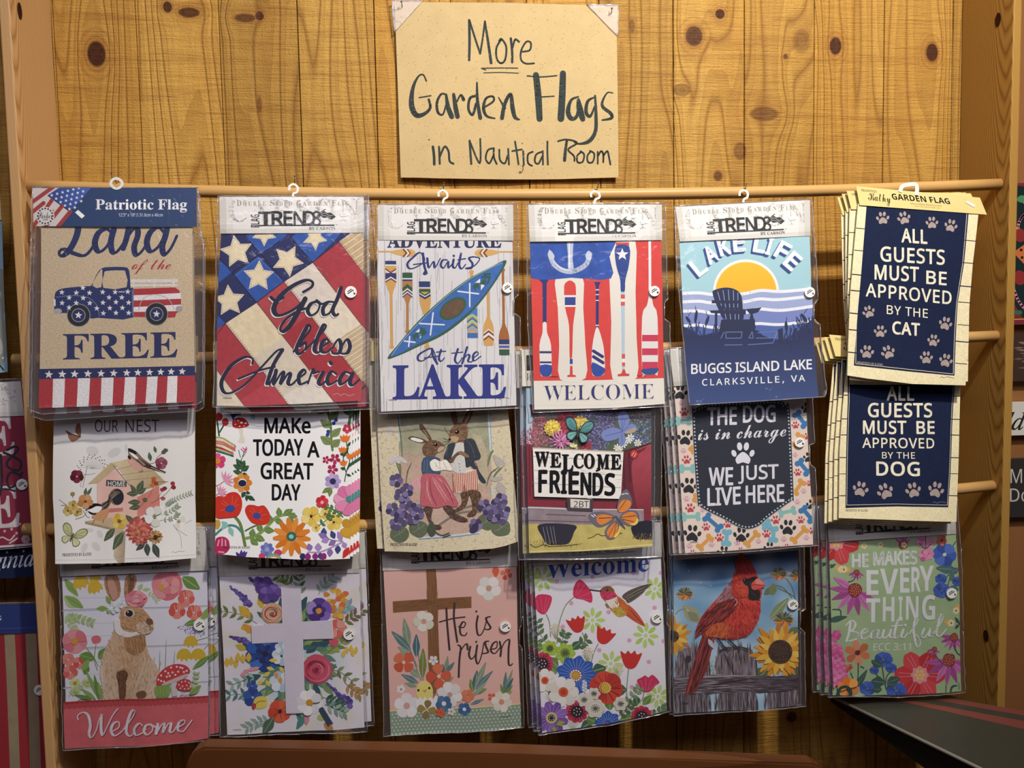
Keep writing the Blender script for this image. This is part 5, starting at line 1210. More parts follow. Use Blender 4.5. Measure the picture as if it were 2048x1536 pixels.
def art_hares(s):
    r = random.Random(9)
    for c, n_ in (('#b7a583', 60), ('#a89a96', 50), ('#bba59a', 50), ('#9c9a80', 40)):
        L = []
        for k in range(n_):
            side = r.random(); x, y = (r.uniform(150, 310), r.uniform(160, 1330)) if side < .4 else ((r.uniform(1080, 1300), r.uniform(160, 1300)) if side < .8 else (r.uniform(200, 1300), r.uniform(1215, 1330)))
            a = r.uniform(0, 6.28); L.append(f"{x:.0f},{y:.0f} {x+12*math.cos(a):.0f},{y+12*math.sin(a):.0f} {x+22*math.cos(a+.9):.0f},{y+20*math.sin(a+.9):.0f}")
        s.s(c, 4, '|'.join(L), sm=False)
    s.p(lambda x, y: mixc(mixc('#8d8c74', '#a9a88c', .5+.6*noise.noise((x/90, y/60, 2))), mixc('#c6ab9b', '#b59a88', .5+.6*noise.noise((x/120, y/50, 7))), min(1, max(0, (y-470)/130))), '318,120 1062,120 1085,500 1100,870 990,1180 490,1225 330,1000', 0.005)
    s.s('#bcd0d8', 15, '1062,120 1072,300 1084,500|1096,800 1100,870|490,1222 760,1205 985,1180|318,120 328,300 330,420', sm=False); s.s('#8d93b4', 4, '1076,130 1092,500|490,1234 760,1216 985,1192', sm=False)
    s.sp(mott('#b3a98e', .15, 40), '930,380 1000,390 1050,520 1060,760 1010,800 980,600', n=4)
    # boy hare
    s.s('#7d776a', 20, '640,1130 820,1020 1000,1010|760,1000 930,960', pen=0)
    fur = ['#8a6a50', '#6d5040', '#a3835f', '#5d4436']
    for q in ('755,150 792,165 812,255 795,300 768,265 752,200', '925,150 938,185 905,260 868,310 838,288 868,220 900,165'): s.sp('#6f5342', q, n=4)
    s.sp('#a98874', '912,185 905,230 878,280 862,280 884,225', n=4)
    s.sp('#866650', '738,400 748,335 788,285 850,268 892,310 890,395 850,440 785,432 748,418', n=5); s.hatch('738,400 748,335 788,285 850,268 892,310 890,395 850,440 785,432 748,418', fur, 260, 24, 3.5, lambda x, y: math.degrees(math.atan2(y-350, x-760)), 3)
    s.sp('#b59878', '742,405 770,380 820,395 800,432 765,425', n=4); s.e('#1f1814', 805, 348, 19, 15, -15); s.e('#e9e2d6', 799, 342, 5); s.e('#2e211c', 745, 408, 12, 8); s.s('#3a2c24', 2.5, '745,420 690,400|745,424 690,430|748,428 700,455|700,310 745,380', sm=False)
    s.sp('#c9c8c2', '790,450 860,440 905,520 915,640 850,700 765,660 760,560', n=4); s.sp('#3b4049', '735,448 790,440 778,500 758,560 745,600 695,565 715,500', n=4); s.sp('#3b4049', '862,430 895,402 948,415 985,500 1002,545 990,575 950,590 975,650 1045,760 1010,765 955,690 925,632 880,640 872,540', n=4)
    s.s('#585e68', 5, '890,420 930,480 950,560|960,600 990,680|730,470 715,540'); s.s('#2a2d33', 4, '872,440 868,540 885,635'); s.dots('#77756e', '822,610 826,640 830,665', 5)
    s.p('#dccfb8', '768,682 850,702 905,650 968,660 985,760 972,832 880,834 865,760 845,850 790,850')
    L = []
    for k in range(14): x = 772+k*15; L.append(f"{x},{690 - max(0,k-7)*5} {x+4+k*.4:.0f},{845 - k*1.5:.0f}")
    s.s('#b2453f', 7, '|'.join(L), sm=False)
    for q in ('835,850 900,848 892,930 852,985 788,1012 775,1000 835,950 845,900', '895,836 968,830 1006,872 980,950 962,1030 905,1048 890,1030 932,985 922,900'): s.sp('#5d4638', q, n=4); s.hatch(q, ['#7d6250', '#48352b', '#957a62'], 90, 26, 4, 95, 5)
    # girl hare
    for q in ('492,292 522,288 592,398 584,428 540,372 502,330', '400,398 440,384 528,408 562,432 502,442 430,422'): s.sp('#5f4a3e', q, n=4)
    s.sp('#e2dcd4', '418,402 455,396 525,420 500,434 440,420', n=4); s.sp('#8d7866', '520,318 560,372 570,400 545,370', n=3)
    s.sp('#6f5444', '520,470 560,425 620,415 680,440 706,470 690,500 642,522 610,552 545,545 522,510', n=5); s.hatch('520,470 560,425 620,415 680,440 706,470 690,500 642,522 610,552 545,545 522,510', fur, 240, 22, 3.5, lambda x, y: math.degrees(math.atan2(y-480, x-690)), 6)
    s.sp('#b8a188', '655,475 700,470 690,496 645,515', n=3); s.e('#201713', 628, 452, 17, 13, 10); s.e('#efe8de', 623, 447, 4.5)
    s.sp('#45566c', '526,562 660,566 668,690 600,705 520,695', n=3); s.s('#5f7288', 6, '535,580 530,680|560,575 555,690', sm=False); s.sp('#e6e2d6', '580,600 620,572 665,590 720,580 765,665 700,660 650,670 600,662', n=4); s.s('#b9b5aa', 5, '620,600 650,650|690,600 720,650|660,590 665,660'); s.sp('#6a5040', '735,590 760,560 800,520 835,505 850,520 800,550 770,600', n=4); s.sp('#8a6c54', '805,515 850,508 905,545 890,560 850,540', n=4)
    s.sp('#d3a0a0', '520,715 450,745 425,790 470,830 520,790', n=4)
    s.sp('#b8626c', '520,700 650,698 702,730 762,830 816,940 790,968 720,955 640,976 560,962 505,948 508,800', n=4)
    s.s('#d58f90', 13, '600,720 640,800 720,930|560,730 560,840 600,950|640,720 720,800 770,900', taper=.6); s.s('#96444f', 9, '580,720 590,850 640,965|540,760 535,900|680,750 740,850 780,950', taper=.6); s.s('#e3b4b0', 6, '620,730 680,830 740,920|530,780 548,900', taper=.6)
    for q in ('530,972 600,972 592,1050 605,1105 670,1122 668,1150 605,1138 565,1070 545,1015', '688,965 765,972 795,1022 880,1060 892,1085 830,1088 755,1050'): s.sp('#54403a', q, n=4); s.hatch(q, ['#7a6252', '#40302a', '#8d745f'], 80, 22, 4, 40, 8)
    # violets, snowdrops
    s.s('#68735a', 12, '350,560 345,470 330,330 310,200|380,790 395,680 430,600|350,790 330,680 300,600|1060,640 1085,540 1110,500|1050,800 1080,700 1150,640', taper=.5); s.s('#76805f', 18, '1060,640 1072,560 1100,500|1100,740 1130,690 1180,640|340,700 330,620 300,600', taper=.6)
    for q in ('300,545 260,560 236,600 262,615 300,580', '300,545 300,600 330,610 335,570', '300,545 350,560 392,600 360,608', '250,290 230,340 250,380 275,330'): s.sp('#c6c0bc', q, n=4)
    for q in ('1105,540 1130,545 1205,600 1195,630 1150,600', '1105,545 1120,600 1150,645 1165,620', '1075,735 1160,715 1180,740 1120,760', '1150,760 1195,790 1210,850 1160,860 1130,810'): s.sp('#b5aca6', q, n=4)
    for cx, cy, pp in ((400, 1000, ((-130, -10), (-60, 40), (-20, -60), (60, -10), (-100, 110), (-30, 70), (40, 60), (-60, -130), (-10, -170), (-100, -250), (80, 20))), (1110, 1000, ((-80, -40), (-30, 20), (30, -50), (60, -90), (60, 60), (-150, 120), (80, 0), (0, 40)))):
        for k, (a, b) in enumerate(((-70, 190), (90, 150)) if cx < 700 else ((-60, 90), (60, 140))): s.blob('#616b55', cx+a, cy+b, 80, 72, 0, 9, .08); s.s('#8a9478', 4, f'{cx+a-55},{cy+b+30} {cx+a},{cy+b} {cx+a+50},{cy+b-40}|{cx+a},{cy+b} {cx+a-10},{cy+b-55}')
        for k, (a, b) in enumerate(pp): s.petals(['#5a5174', '#6f6590', '#484060', '#7f76a0'], cx+a, cy+b, 58, 5, 25, k*31+10); s.e('#c9b98a', cx+a, cy+b, 7)
    s.sp('#3f3a55', '910,1150 960,1100 985,1130 960,1180 920,1185', n=4); s.sp('#4b5548', '590,1080 620,1120 630,1180 590,1210 560,1150', n=4); s.s('#4b5548', 7, '630,1175 680,1200 740,1180|690,1215 750,1195')
    s.t('PRIMITIVES BY KATHY', 252, 1268, 480, 1292, '#4a4034', 'serif', -.02, dy=-2)
J, sJ = flag('front floral-bordered garden flag with two dressed hares dancing among violets', (720, 780, 4.15), '110,-330 1200,-350 205,1337', (.157, .157, .181),
    '112,-300 1195,-320 1225,145 1252,400 1300,1000 1308,1245 1200,1285 1100,1310 800,1336 500,1342 205,1337 175,900 148,400', '#cfc4a6', art_hares, kraft_header, '80,-410 1215,-430 1218,-260 84,-240', None, None, None, 29, 1.0, [('b', .004, .3), ('br', .012, .4)], 'linen', 'dancing hare flags', '#bfb494')
copy_thing(J, (-0.0135, 0.0065, 0.004), 0.004, 'second dancing hares flag, floral border showing left of the front one')

def art_truckbed(s):
    s.p('#bcd6de', '120,120 300,120 240,420 120,460'); s.p('#6a2436', '160,120 1180,120 1180,250 180,220')
    s.p('#56624a', '190,200 1180,180 1180,470 940,520 180,490')
    s.hatch('135,440 150,330 210,230 310,200 330,300 300,470', ['#c9697c', '#b5566c', '#dc8f9c', '#a34a60'], 420, 20, 11, 30, 3, spread=90); s.hatch('230,180 400,170 420,230 300,240', ['#4d5a40', '#66744e', '#8a5a70'], 120, 24, 8, 20, 4, spread=90)
    s.hatch('560,170 860,160 880,240 840,380 830,490 650,490 640,330', ['#6d62a4', '#8478b8', '#54498c', '#9a90cc', '#433a74'], 900, 18, 10, 30, 5, spread=90); s.hatch('990,250 1175,230 1175,430 1040,470', ['#4a5c9c', '#6a7cb8', '#7f8a5c', '#37467e', '#93a0d0'], 420, 20, 9, 30, 6, spread=90); s.hatch('1000,160 1175,160 1175,240 1000,250', ['#3f2f4a', '#5d4a68', '#54293c'], 130, 18, 9, 30, 6, spread=90)
    for x, y, r_, c in ((470, 250, 95, ['#8f2434', '#a5323f', '#7c1c2c']), (430, 315, 60, ['#9a2c3c', '#b24050'])): s.petals(c, x, y, r_, 16, 12, 4); s.petals(c, x, y, r_*.6, 12, 9, 14)
    for x, y, r_ in ((350, 315, 70), (580, 300, 84)):
        for q, n_ in ((1, 15), (.75, 13), (.5, 10)): s.petals(['#dfc452', '#d2b03e', '#ead77a'], x, y, r_*q, n_, r_*q*.2, q*40)
    for q, n_ in ((1, 18), (.7, 14), (.45, 10)): s.petals(['#c67ba6', '#b5668f', '#d79abd'], 420, 425, 100*q, n_, 7, q*33)
    rose(s, 625, 462, 52, ['#a83a48', '#8a2434', '#c65a64', '#7a1c2c']); s.petals(['#cfd08a', '#dfe0a8'], 520, 480, 40, 8, 10)
    for x, y in ((890, 480), (985, 415), (940, 450), (1000, 395), (905, 500), (1060, 440)): s.petals('#e9ece2', x, y, 34, 7, 7, x); s.e('#b9b05a', x, y, 6)
    s.leaf('#4d6a48', 800, 500, 850, 440, 18); s.leaf('#5d7a50', 480, 490, 450, 470, 12)
    bfly(s, 560, 345, 118, 12, '#5f9c9a', '#78aca6', '#2a3f40'); 
    for q in ('900,190 960,180 990,250 960,330 920,330 895,260', '940,350 860,310 770,340 755,385 800,425 900,400', '930,350 1000,280 1045,300 1040,345 980,365', '905,400 940,360 960,420 930,465 900,440'): s.sp('#7f8fc4', q, n=4)
    s.s('#5a68a0', 4, '925,345 930,220|930,345 790,380|925,350 980,300|925,360 930,440|930,340 955,240', sm=False); s.sp('#b9a98c', '950,350 1040,310 1040,345 985,362', n=3)
    # truck
    s.p(mott('#8c2636', .12, 60), '120,440 190,455 198,885 900,905 900,990 120,965'); s.p(grad('#6c1a2a', '#7a2032', 935, 500, 1175, 500), '930,505 1180,435 1180,1085 1108,1090 1100,990 895,990 905,900')
    s.sp(grad('#b34552', '#8a2434', 1060, 600, 1120, 1000, .1, 40), '1010,640 1040,560 1110,500 1185,485 1185,1080 1110,1080 1040,900', n=4); s.s('#4f1220', 14, '985,520 1000,760|940,520 950,820', sm=False); s.s('#c46a74', 5, '200,480 205,870|1005,520 1160,455', sm=False); s.s('#4a1420', 10, '940,510 1010,490 1180,440'); s.s('#5a1424', 8, '160,470 165,880', sm=False)
    s.e('#5a1420', 1028, 532, 38, 42); s.e('#d0362e', 1030, 532, 31, 34); s.s('#f0d0c0', 5, '1010,545 1030,515|1030,555 1045,525', sm=False)
    s.p('#e7e3dc', '186,478 936,512 916,902 200,882'); 
    for y in (575, 690, 795): s.s('#8f8a84', 4, [(188, y-25), (930, y+15)], sm=False)
    s.hatch('270,500 850,520 840,880 280,870', ['#d6cfc4', '#efece6', '#c9bfb2'], 70, 60, 4, 3, 7, spread=3); s.s('#b9a99a', 8, '186,478 936,512', sm=False)
    for dx, dy, c in ((5, 5, '#77726c'), (0, 0, '#16161a')):
        for ch, x0, x1, y0, y1 in (('W', 203, 318, 512, 632), ('E', 330, 415, 520, 638), ('L', 428, 515, 535, 670), ('C', 522, 600, 528, 645), ('O', 608, 692, 528, 648), ('M', 715, 815, 535, 652), ('E', 830, 912, 535, 655)): s.t(ch, x0+dx, y0+dy, x1+dx, y1+dy, c, 'serif', .014)
    s.s('#16161a', 16, '735,560 735,660 712,668', sm=False)
    for ch, x0, x1, y0 in (('F', 238, 300, 668), ('R', 332, 408, 672), ('I', 425, 460, 676), ('E', 487, 560, 680), ('N', 585, 662, 688), ('D', 685, 762, 692), ('S', 785, 862, 694)): s.t(ch, x0, y0, x1, y0+176, '#1a1a1e', 'sans', .03)
    s.p('#4a4248', '466,895 682,903 682,1012 474,1002'); s.p('#d6d0c4', '495,900 656,910 654,978 497,972'); s.t('2BT', 523, 918, 648, 970, '#2a2828', 'sans', -.005)
    s.p(mott('#8d8086', .22, 50), '120,972 466,985 474,1002 682,1012 690,990 1106,990 1106,1118 120,1106'); s.s('#cfc8ca', 8, '130,972 460,984|690,988 1100,992', sm=False); s.s('#6a5a66', 10, '140,1080 600,1090 1100,1100|300,1030 620,1040', sm=False)
    s.p(mott('#b9aa66', .18, 60), '120,1106 1106,1118 1185,1085 1185,1400 120,1400')
    s.sp('#34323e', '240,1112 530,1116 522,1180 500,1240 470,1272 400,1282 310,1278 264,1215', n=4); s.s('#8c8a92', 4, '270,1135 300,1270|300,1130 330,1275|330,1130 358,1275|355,1130 380,1278', sm=False); s.sp('#2c2b36', '1008,1112 1180,1085 1180,1222 1100,1235 1030,1225', n=3)
    s.hatch('160,1240 560,1255 540,1290 170,1290', ['#5d5a34', '#8a8248', '#2f2c22'], 90, 26, 4, -70, 9, spread=30); s.hatch('1020,1200 1180,1190 1180,1240 1030,1240', ['#8a7a48', '#b5a468', '#4a4028'], 60, 24, 4, -75, 9)
    s.s('#3a3224', 5, '165,1275 200,1300 235,1295 270,1280 330,1295 400,1290 470,1285 560,1272|640,1225 680,1215 720,1190 760,1205 830,1195 925,1185')
    s.s('#e3dcb8', 4, '160,1335 600,1325 1180,1275', sm=False)
    # orange butterfly
    for e_, f_ in (('890,1015 890,930 925,850 965,822 1000,880 1010,940 975,1000', '895,1005 900,950 935,910 985,915 1000,950 960,1005'), ('905,1050 960,1000 1040,1000 1070,1050 1050,1110 985,1130 925,1100', '920,1055 970,1015 1030,1015 1050,1055 1030,1100 985,1110'), ('870,1050 780,1010 680,1015 642,1050 680,1110 740,1140 830,1100', '850,1055 780,1030 720,1040 715,1085 760,1115'), ('880,1080 820,1110 780,1170 800,1230 850,1235 905,1190 912,1120', '875,1095 825,1130 795,1175 815,1215 850,1215 890,1160')):
        s.sp('#6a6470', e_, n=4); s.sp(mott('#d3813f', .12, 25), f_, n=4)
    s.sp('#dfc45c', '985,1110 1030,1100 1050,1060 1060,1090 1030,1120', n=3); s.sp('#dfc45c', '850,1215 890,1170 905,1120 912,1160 880,1215', n=3); s.s('#54382a', 4, '920,1055 1040,1040|930,1070 1020,1090|860,1055 730,1060|875,1095 810,1210|880,1095 850,1220|895,1000 960,910', sm=False)
    s.s('#57535c', 20, '870,1040 905,1090 950,1150', taper=.5); s.s('#e6e4e8', 7, '925,865 945,860|955,855 975,862|670,1035 690,1050|690,1030 705,1042', sm=False)
def head_cream(s, q):
    P = pts(q); f = bil(P); s.body(q, '#ece5cf', 0.0006); s.clip = None; base_uv = s.uv; s.uv = lambda x, y: base_uv(*f(x/880.0, y/250.0))
    s.p('#1f1d1c', '31,40 545,40 545,145 31,145'); s.t('Welcome', 30, 160, 240, 215, '#4a4438', 'ital'); s.s('#8a8478', 3, '44,60 44,110', sm=False)
    s.uv = base_uv
K, sK = flag('packaged garden flag with red truck tailgate of flowers reading WELCOME FRIENDS', (1020, 780, 4.15), '132,-330 1160,-360 156,1350', (.165, .165, .211),
    '132,-60 1160,-90 1170,170 1172,700 1170,1292 900,1318 500,1335 156,1350 148,900 136,400', '#bcd6de', art_truckbed, head_cream, '95,-335 1175,-372 1182,-55 100,-30', '88,-345 1195,-380 1250,150 1252,700 1246,1376 800,1392 120,1402 108,700 80,-100', None, None, 33, .9, [('b', .003, .3)], 'cloth', 'welcome friends flag packs')
copy_thing(K, (-0.0105, 0.0115, -0.004), 0.002, 'second WELCOME FRIENDS flag pack, only its plastic edge showing left of the front one')

def art_dog(s):
    for x, y, r_ in ((165, 60, 62), (213, 435, 66), (243, 835, 68), (265, 1228, 72), (1225, 190, 48), (1235, 600, 44), (1255, 990, 44), (1060, 1180, 66), (668, 1240, 68), (520, 1385, 56), (905, 1350, 50), (1255, 200, 50)): paw(s, '#22232a', x, y, r_, 4)
    for x, y, r_ in ((200, 222, 38), (223, 620, 38), (250, 1020, 40), (378, 1175, 34), (485, 1262, 36), (555, 1150, 34), (880, 1232, 36), (958, 1118, 38), (1165, 1118, 32), (1128, 332, 32), (1145, 725, 32), (1225, 425, 30), (1238, 815, 26), (1255, 1205, 30), (265, 1390, 28), (660, 1370, 30), (1050, 1340, 26), (975, 1362, 30)): paw(s, '#c24a54', x, y, r_, -6)
    for x, y, r_ in ((176, 148, 24), (198, 545, 24), (222, 945, 26), (240, 1332, 26), (420, 1318, 26), (632, 1305, 24), (812, 1295, 24), (1025, 1278, 26), (1208, 1265, 24), (1140, 970, 24), (1192, 880, 24), (1125, 580, 22), (1108, 185, 24), (350, 1040, 20)): paw(s, '#dba8b4', x, y, r_, 0)
    for q in ((150, 300, 240, 300), (185, 695, 275, 695), (200, 1095, 315, 1090), (1000, 1065, 1110, 1040)): bone(s, '#8fc7bd', *q, 30)
    for q in ((1140, 240, 1210, 330), (1160, 640, 1228, 725), (1185, 1030, 1255, 1115), (385, 1095, 485, 1185)): bone(s, '#3f7fb2', *q, 34)
    for q in ((548, 1215, 540, 1310), (940, 1190, 935, 1285), (860, 1160, 900, 1150)): bone(s, '#7cbccd', *q, 34)
    for q in ((410, 1262, 325, 1345), (800, 1232, 715, 1318), (1200, 1195, 1105, 1290), (1180, 805, 1120, 890), (1165, 420, 1120, 500), (268, 545, 285, 530), (290, 935, 310, 940)): bone(s, '#e3a550', *q, 30)
    sh = '262,235 285,198 390,155 600,140 980,128 1042,160 1084,210 1112,900 1100,955 1040,1000 900,1100 820,1168 730,1196 640,1176 520,1110 380,1042 322,1000 305,940'
    s.sp('#efe6da', sh, n=3); P = [q[:2] for q in smooth(pts(sh), True, 6)]; cx, cy = 690, 640
    s.sp(mott('#262a38', .06, 80), [(cx+(x-cx)*.992, cy+(y-cy)*.994) for x, y in pts(sh)], n=3)
    D_ = []; acc = 0; Q = [(cx+(x-cx)*.955, cy+(y-cy)*.965) for x, y in P]
    for a, b in zip(Q, Q[1:]+Q[:1]):
        L = math.hypot(b[0]-a[0], b[1]-a[1]); d = -acc % 29 if acc else 0
        t = (29-acc)
        while t < L: D_.append((a[0]+(b[0]-a[0])*t/L, a[1]+(b[1]-a[1])*t/L)); t += 29
        acc = L-(t-29)
    s.dots('#c3d3d6', D_, 7.5)
    wt = '#eeedf0'
    for tx, x0, y0, x1, y1, dy in (('THE', 393, 190, 632, 332, -6), ('DOG', 690, 172, 958, 312, -6), ('WE', 408, 690, 600, 832, -5), ('JUST', 650, 672, 982, 818, -14), ('LIVE', 395, 860, 662, 1000, -16), ('HERE', 712, 838, 1027, 978, -12)): s.t(tx, x0, y0, x1, y1, wt, 'sans', .02, dy=dy)
    s.t('is in charge', 315, 352, 1050, 512, wt, 'script', 0, dy=-34)
    paw(s, wt, 688, 565, 95, 0); s.t('CARSON', 245, 1296, 305, 1308, '#3a3434', 'sans', .02, dy=-2); s.dash('#e9dccd', 2, '205,1378 700,1352 1260,1308', 5, 5)
Lf, sL = flag('front packaged garden flag with black shield, THE DOG is in charge, among paws and bones', (1320, 770, 4.15), '100,-300 1195,-330 203,1392', (.1755, .1755, .208),
    '108,-40 1202,-70 1216,100 1226,400 1250,900 1262,1320 800,1356 203,1392 172,800 140,300', '#f0ddcb', art_dog, trends_header, '75,-295 1185,-335 1198,-60 110,10',
    '60,-305 1215,-345 1262,100 1278,480 1236,500 1240,660 1280,690 1298,1325 800,1372 172,1400 140,700', None, (1155, 475, 42), 37, .9, [('b', .003, .3)], 'cloth', 'the dog is in charge flag packs')
for k, lb_ in enumerate(('second dog in charge flag pack, edge showing just left of the front one', 'third dog in charge flag pack, outermost edge left of the front one')):
    copy_thing(Lf, (-0.0085*(k+1), 0.0115*(k+1), -0.0035*(k+1)), 0.001*(k+1), lb_)

G, sG = flag('front cream and navy flag ALL GUESTS MUST BE APPROVED BY THE DOG', (1620, 730, 4.042), '300,-150 1240,-80 225,1235', (.170, .170, .215),
    '300,-120 1236,-60 1222,165 1210,500 1192,1000 1184,1268 800,1256 225,1236 240,700 268,300', mott('#ecdfb4', .08, 30),
    lambda s: art_guest(s, (('ALL', 628, 174, 840, 284, 2, .022), ('GUESTS', 477, 308, 985, 420, 2, .022), ('MUST', 437, 450, 778, 556, 2, .02), ('BE', 862, 456, 1004, 555, 0, .022), ('APPROVED', 430, 588, 1000, 670, 4, .012), ('BY THE', 585, 704, 842, 755, 2, .004), ('DOG', 540, 782, 876, 892, 4, .024)),
        [(408, 1000, 62, 12), (603, 1018, 64, -22), (823, 1008, 62, -12), (1012, 1005, 64, 14)], '300,-60 1180,-20 1172,168 1150,500 1130,900 1112,1150 700,1142 283,1156 295,700 306,300', [(y, x0, x0+64, 0) for y, x0 in ((243, 240), (435, 238), (565, 234), (748, 230), (880, 226), (1056, 224))]+[(y, 1222-(y-160)*.035-70, 1222-(y-160)*.035, 2) for y in (251, 438, 565, 748, 877, 1055)],
        lambda s: (s.t('PRIMITIVES BY KATHY', 283, 1164, 466, 1184, '#4a4238', 'serif', -.02, dy=2), s.s('#8a8a9a', 3, '985,1112 1000,1105 1020,1115 1050,1105 1090,1112')), '312,-40 318,300 306,700 294,1132 700,1122 1104,1132 1120,900 1140,500 1160,168', ),
    kraft_header, '150,-245 1270,-150 1276,-10 200,-70', None, None, None, 41, 1.0, [('b', .003, .3)], 'linen', 'dog guest flags on the middle rod', '#cbbf98')
for k, (dx, lb_) in enumerate(((-0.008, 'second dog guest flag, first sliver left of the front one'), (-0.0155, 'third dog guest flag, second sliver left of the front one'), (-0.0205, 'fourth dog guest flag, outermost sliver left of the stack'))):
    copy_thing(G, (dx, 0.0062*(k+1), -0.005*(k+1)), 0.001*k, lb_)

# ================================================================== bottom rod
def tulip(s, col, hi, x, y, r, rot=0, n=4):
    """cupped tulip head with a notched rim"""
    c, q = math.cos(math.radians(rot)), math.sin(math.radians(rot))
    def T(l): return [(x+(a*c-b*q)*r, y+(a*q+b*c)*r) for a, b in l]
    s.sp(col, T([(-.95, -.55), (-.6, -.35), (-.35, -.8), (0, -.45), (.35, -.8), (.6, -.35), (.95, -.55), (1, .15), (.6, .8), (0, 1), (-.6, .8), (-1, .15)]), n=3)
    if hi: s.s(hi, r*.12, T([(-.35, -.5), (-.4, .5)]), taper=.6); s.s(hi, r*.12, T([(.35, -.5), (.4, .5)]), taper=.6); s.s(hi, r*.1, T([(0, -.2), (0, .7)]), taper=.6)
def art_bunny(s):
    for a, b in ((500, 468), (772, 740), (1050, 1012)): s.s('#8f9098', 3.5, [(90, a), (1150, b)], sm=False); s.s('#c9c9d2', 6, [(90, a+6), (1150, b+6)], sm=False)
    for k in range(9):
        y = 300+k*90; s.s('#d0d0d9', 4, [(100+k*20, y+30), (500+k*30, y+18)], sm=False)
    gl, gd, gp = '#8fb05a', '#6d9440', '#b7cc92'
    for q in ((105, 280, 200, 405, 28), (110, 290, 150, 360, 14), (200, 480, 100, 400, 44), (235, 485, 110, 400, 30)): s.leaf(gl if q[4] != 44 else gp, *q, vein=gd)
    s.leaf(gd, 945, 265, 1070, 352, 44, '#a9c47e'); s.leaf(gp, 630, 365, 660, 312, 18); s.leaf(gp, 660, 360, 718, 350, 14)
    for x, y, r_ in ((220, 310, 56), (320, 345, 52), (320, 275, 40)): tulip(s, mott('#dcb72e', .12, 20, ), '#ecd574', x, y, r_, 160)
    sprig(s, gp, [gp, '#a5bf7a'], '100,560 180,555 300,590', 7, 44, 13, 50, 4); sprig(s, gp, gp, '110,540 150,590 180,640', 4, 40, 12, 50, 3); sprig(s, '#c3d3a0', '#b5c98f', '690,380 740,395 770,430', 5, 26, 6, 50, 2)
    s.petals(['#e3828a', '#dc6f78', '#ea9a9e', '#e58d90'], 838, 320, 110, 6, 60, 20); s.petals(['#eba3a2', '#e0858a'], 860, 320, 70, 5, 36, 50); s.blob('#d9a24a', 795, 335, 20, 26)
    for x, y, r_, c in ((975, 412, 60, '#dd6a5c'), (910, 502, 60, '#d95548'), (1032, 515, 55, '#dc6254')): s.petals([c, '#e68a78', c], x, y, r_, 5, r_*.5, 20); s.s('#f0b3a2', 5, f'{x-20},{y-40} {x-5},{y+30}|{x+22},{y-36} {x+12},{y+30}')
    s.leaf(gd, 960, 605, 1080, 572, 22, '#a9c47e'); s.leaf(gl, 1075, 575, 1150, 470, 20); s.leaf(gl, 1090, 570, 1150, 500, 16)
    s.hatch('915,620 1000,615 1105,655 1080,690 990,670', ['#8d7ab8', '#a593cc', '#7865a8'], 90, 12, 6, 30, 5, spread=90)
    for x, y, r_ in ((1008, 728, 48), (960, 825, 52), (1060, 825, 52)): tulip(s, '#d9b62c', '#e9d068', x, y, r_, 180)
    s.leaf(gd, 1020, 925, 1150, 820, 22, '#a9c47e'); s.s(gd, 4, '1050,715 1150,690|1100,780 1150,730')
    s.petals(['#df8a90', '#e39ca0', '#d97a82'], 180, 722, 88, 6, 46, 20); s.e('#d99a3c', 180, 720, 24, 26); s.blob('#dd6f78', 330, 710, 36, 32); s.s(gd, 5, '330,745 318,850 340,930|260,770 310,830 345,900')
    for x, y, r_, c in ((135, 850, 46, '#e08478'), (215, 875, 46, '#d9544c'), (150, 940, 52, '#dd675c')): s.petals([c, '#e68f80'], x, y, r_, 5, r_*.5, 10)
    s.leaf(gd, 215, 820, 320, 850, 38, '#9cc06a'); s.leaf(gd, 350, 850, 410, 770, 34, '#9cc06a'); s.leaf(gd, 250, 960, 270, 880, 26); s.leaf(gl, 235, 930, 280, 850, 24)
    for x, y in ((182, 1020), (265, 1020), (185, 1080)): s.petals(['#dbe2ac', '#cfd994'], x, y, 40, 6, 14, 10); s.e('#c9932e', x, y, 14)
    sprig(s, gp, gp, '140,1110 200,1060 290,1000', 5, 34, 12, 50, 3)
    for k, (x0, x1, y1) in enumerate(((360, 260, 930), (350, 320, 960), (375, 345, 1010), (400, 400, 1050), (330, 230, 1060), (300, 180, 1100))): s.leaf((gl, gd)[k % 2], x0, 1140, x1, y1, 16)
    for x0, x1, y1 in ((745, 750, 830), (780, 790, 780), (815, 835, 705), (870, 895, 790), (760, 800, 860)): s.s('#8aa07c', 6, f'{x0},1050 {(x0+x1)/2},930 {x1},{y1}', taper=.5)
    # the rabbit
    for q in ('392,268 430,240 480,262 500,330 495,400 450,440 415,400 388,330', '540,268 575,245 610,260 614,310 590,370 555,420 530,400 528,330'): s.sp('#a8754c', q, n=5); s.hatch(q, ['#8d5c38', '#bd8d62', '#cfa27a'], 120, 34, 5, 95, 4)
    s.sp('#cf9a84', '408,290 440,275 470,330 480,400 455,430 425,380', n=4); s.sp('#7d5234', '575,270 600,290 590,350 562,395 558,330', n=4)
    bodyo = '470,620 440,690 405,760 372,850 360,950 375,1040 400,1145 560,1148 740,1140 785,1060 795,960 760,880 715,810 690,720 680,650 600,690 520,680'
    s.sp(lambda x, y: mixc(mixc('#dab388', '#c3955f', .5+.7*noise.noise((x/55, y/70, 1))), '#e8d3ba', min(.75, abs(x-560)/330+max(0, (y-850)/700))), bodyo, 0.004, 4)
    s.hatch(bodyo, ['#c99c6c', '#e3c7a4', '#d6b188', '#bb8e5c', '#ecdac2'], 900, 34, 4.5, lambda x, y: 80+(x-560)*.12, 5)
    s.sp('#a97a4c', '540,680 600,690 672,672 690,745 650,800 590,815 545,770', n=4); s.hatch('540,680 600,690 672,672 690,745 650,800 590,815 545,770', ['#96683c', '#b98a58', '#cba072'], 200, 36, 5, 85, 6)
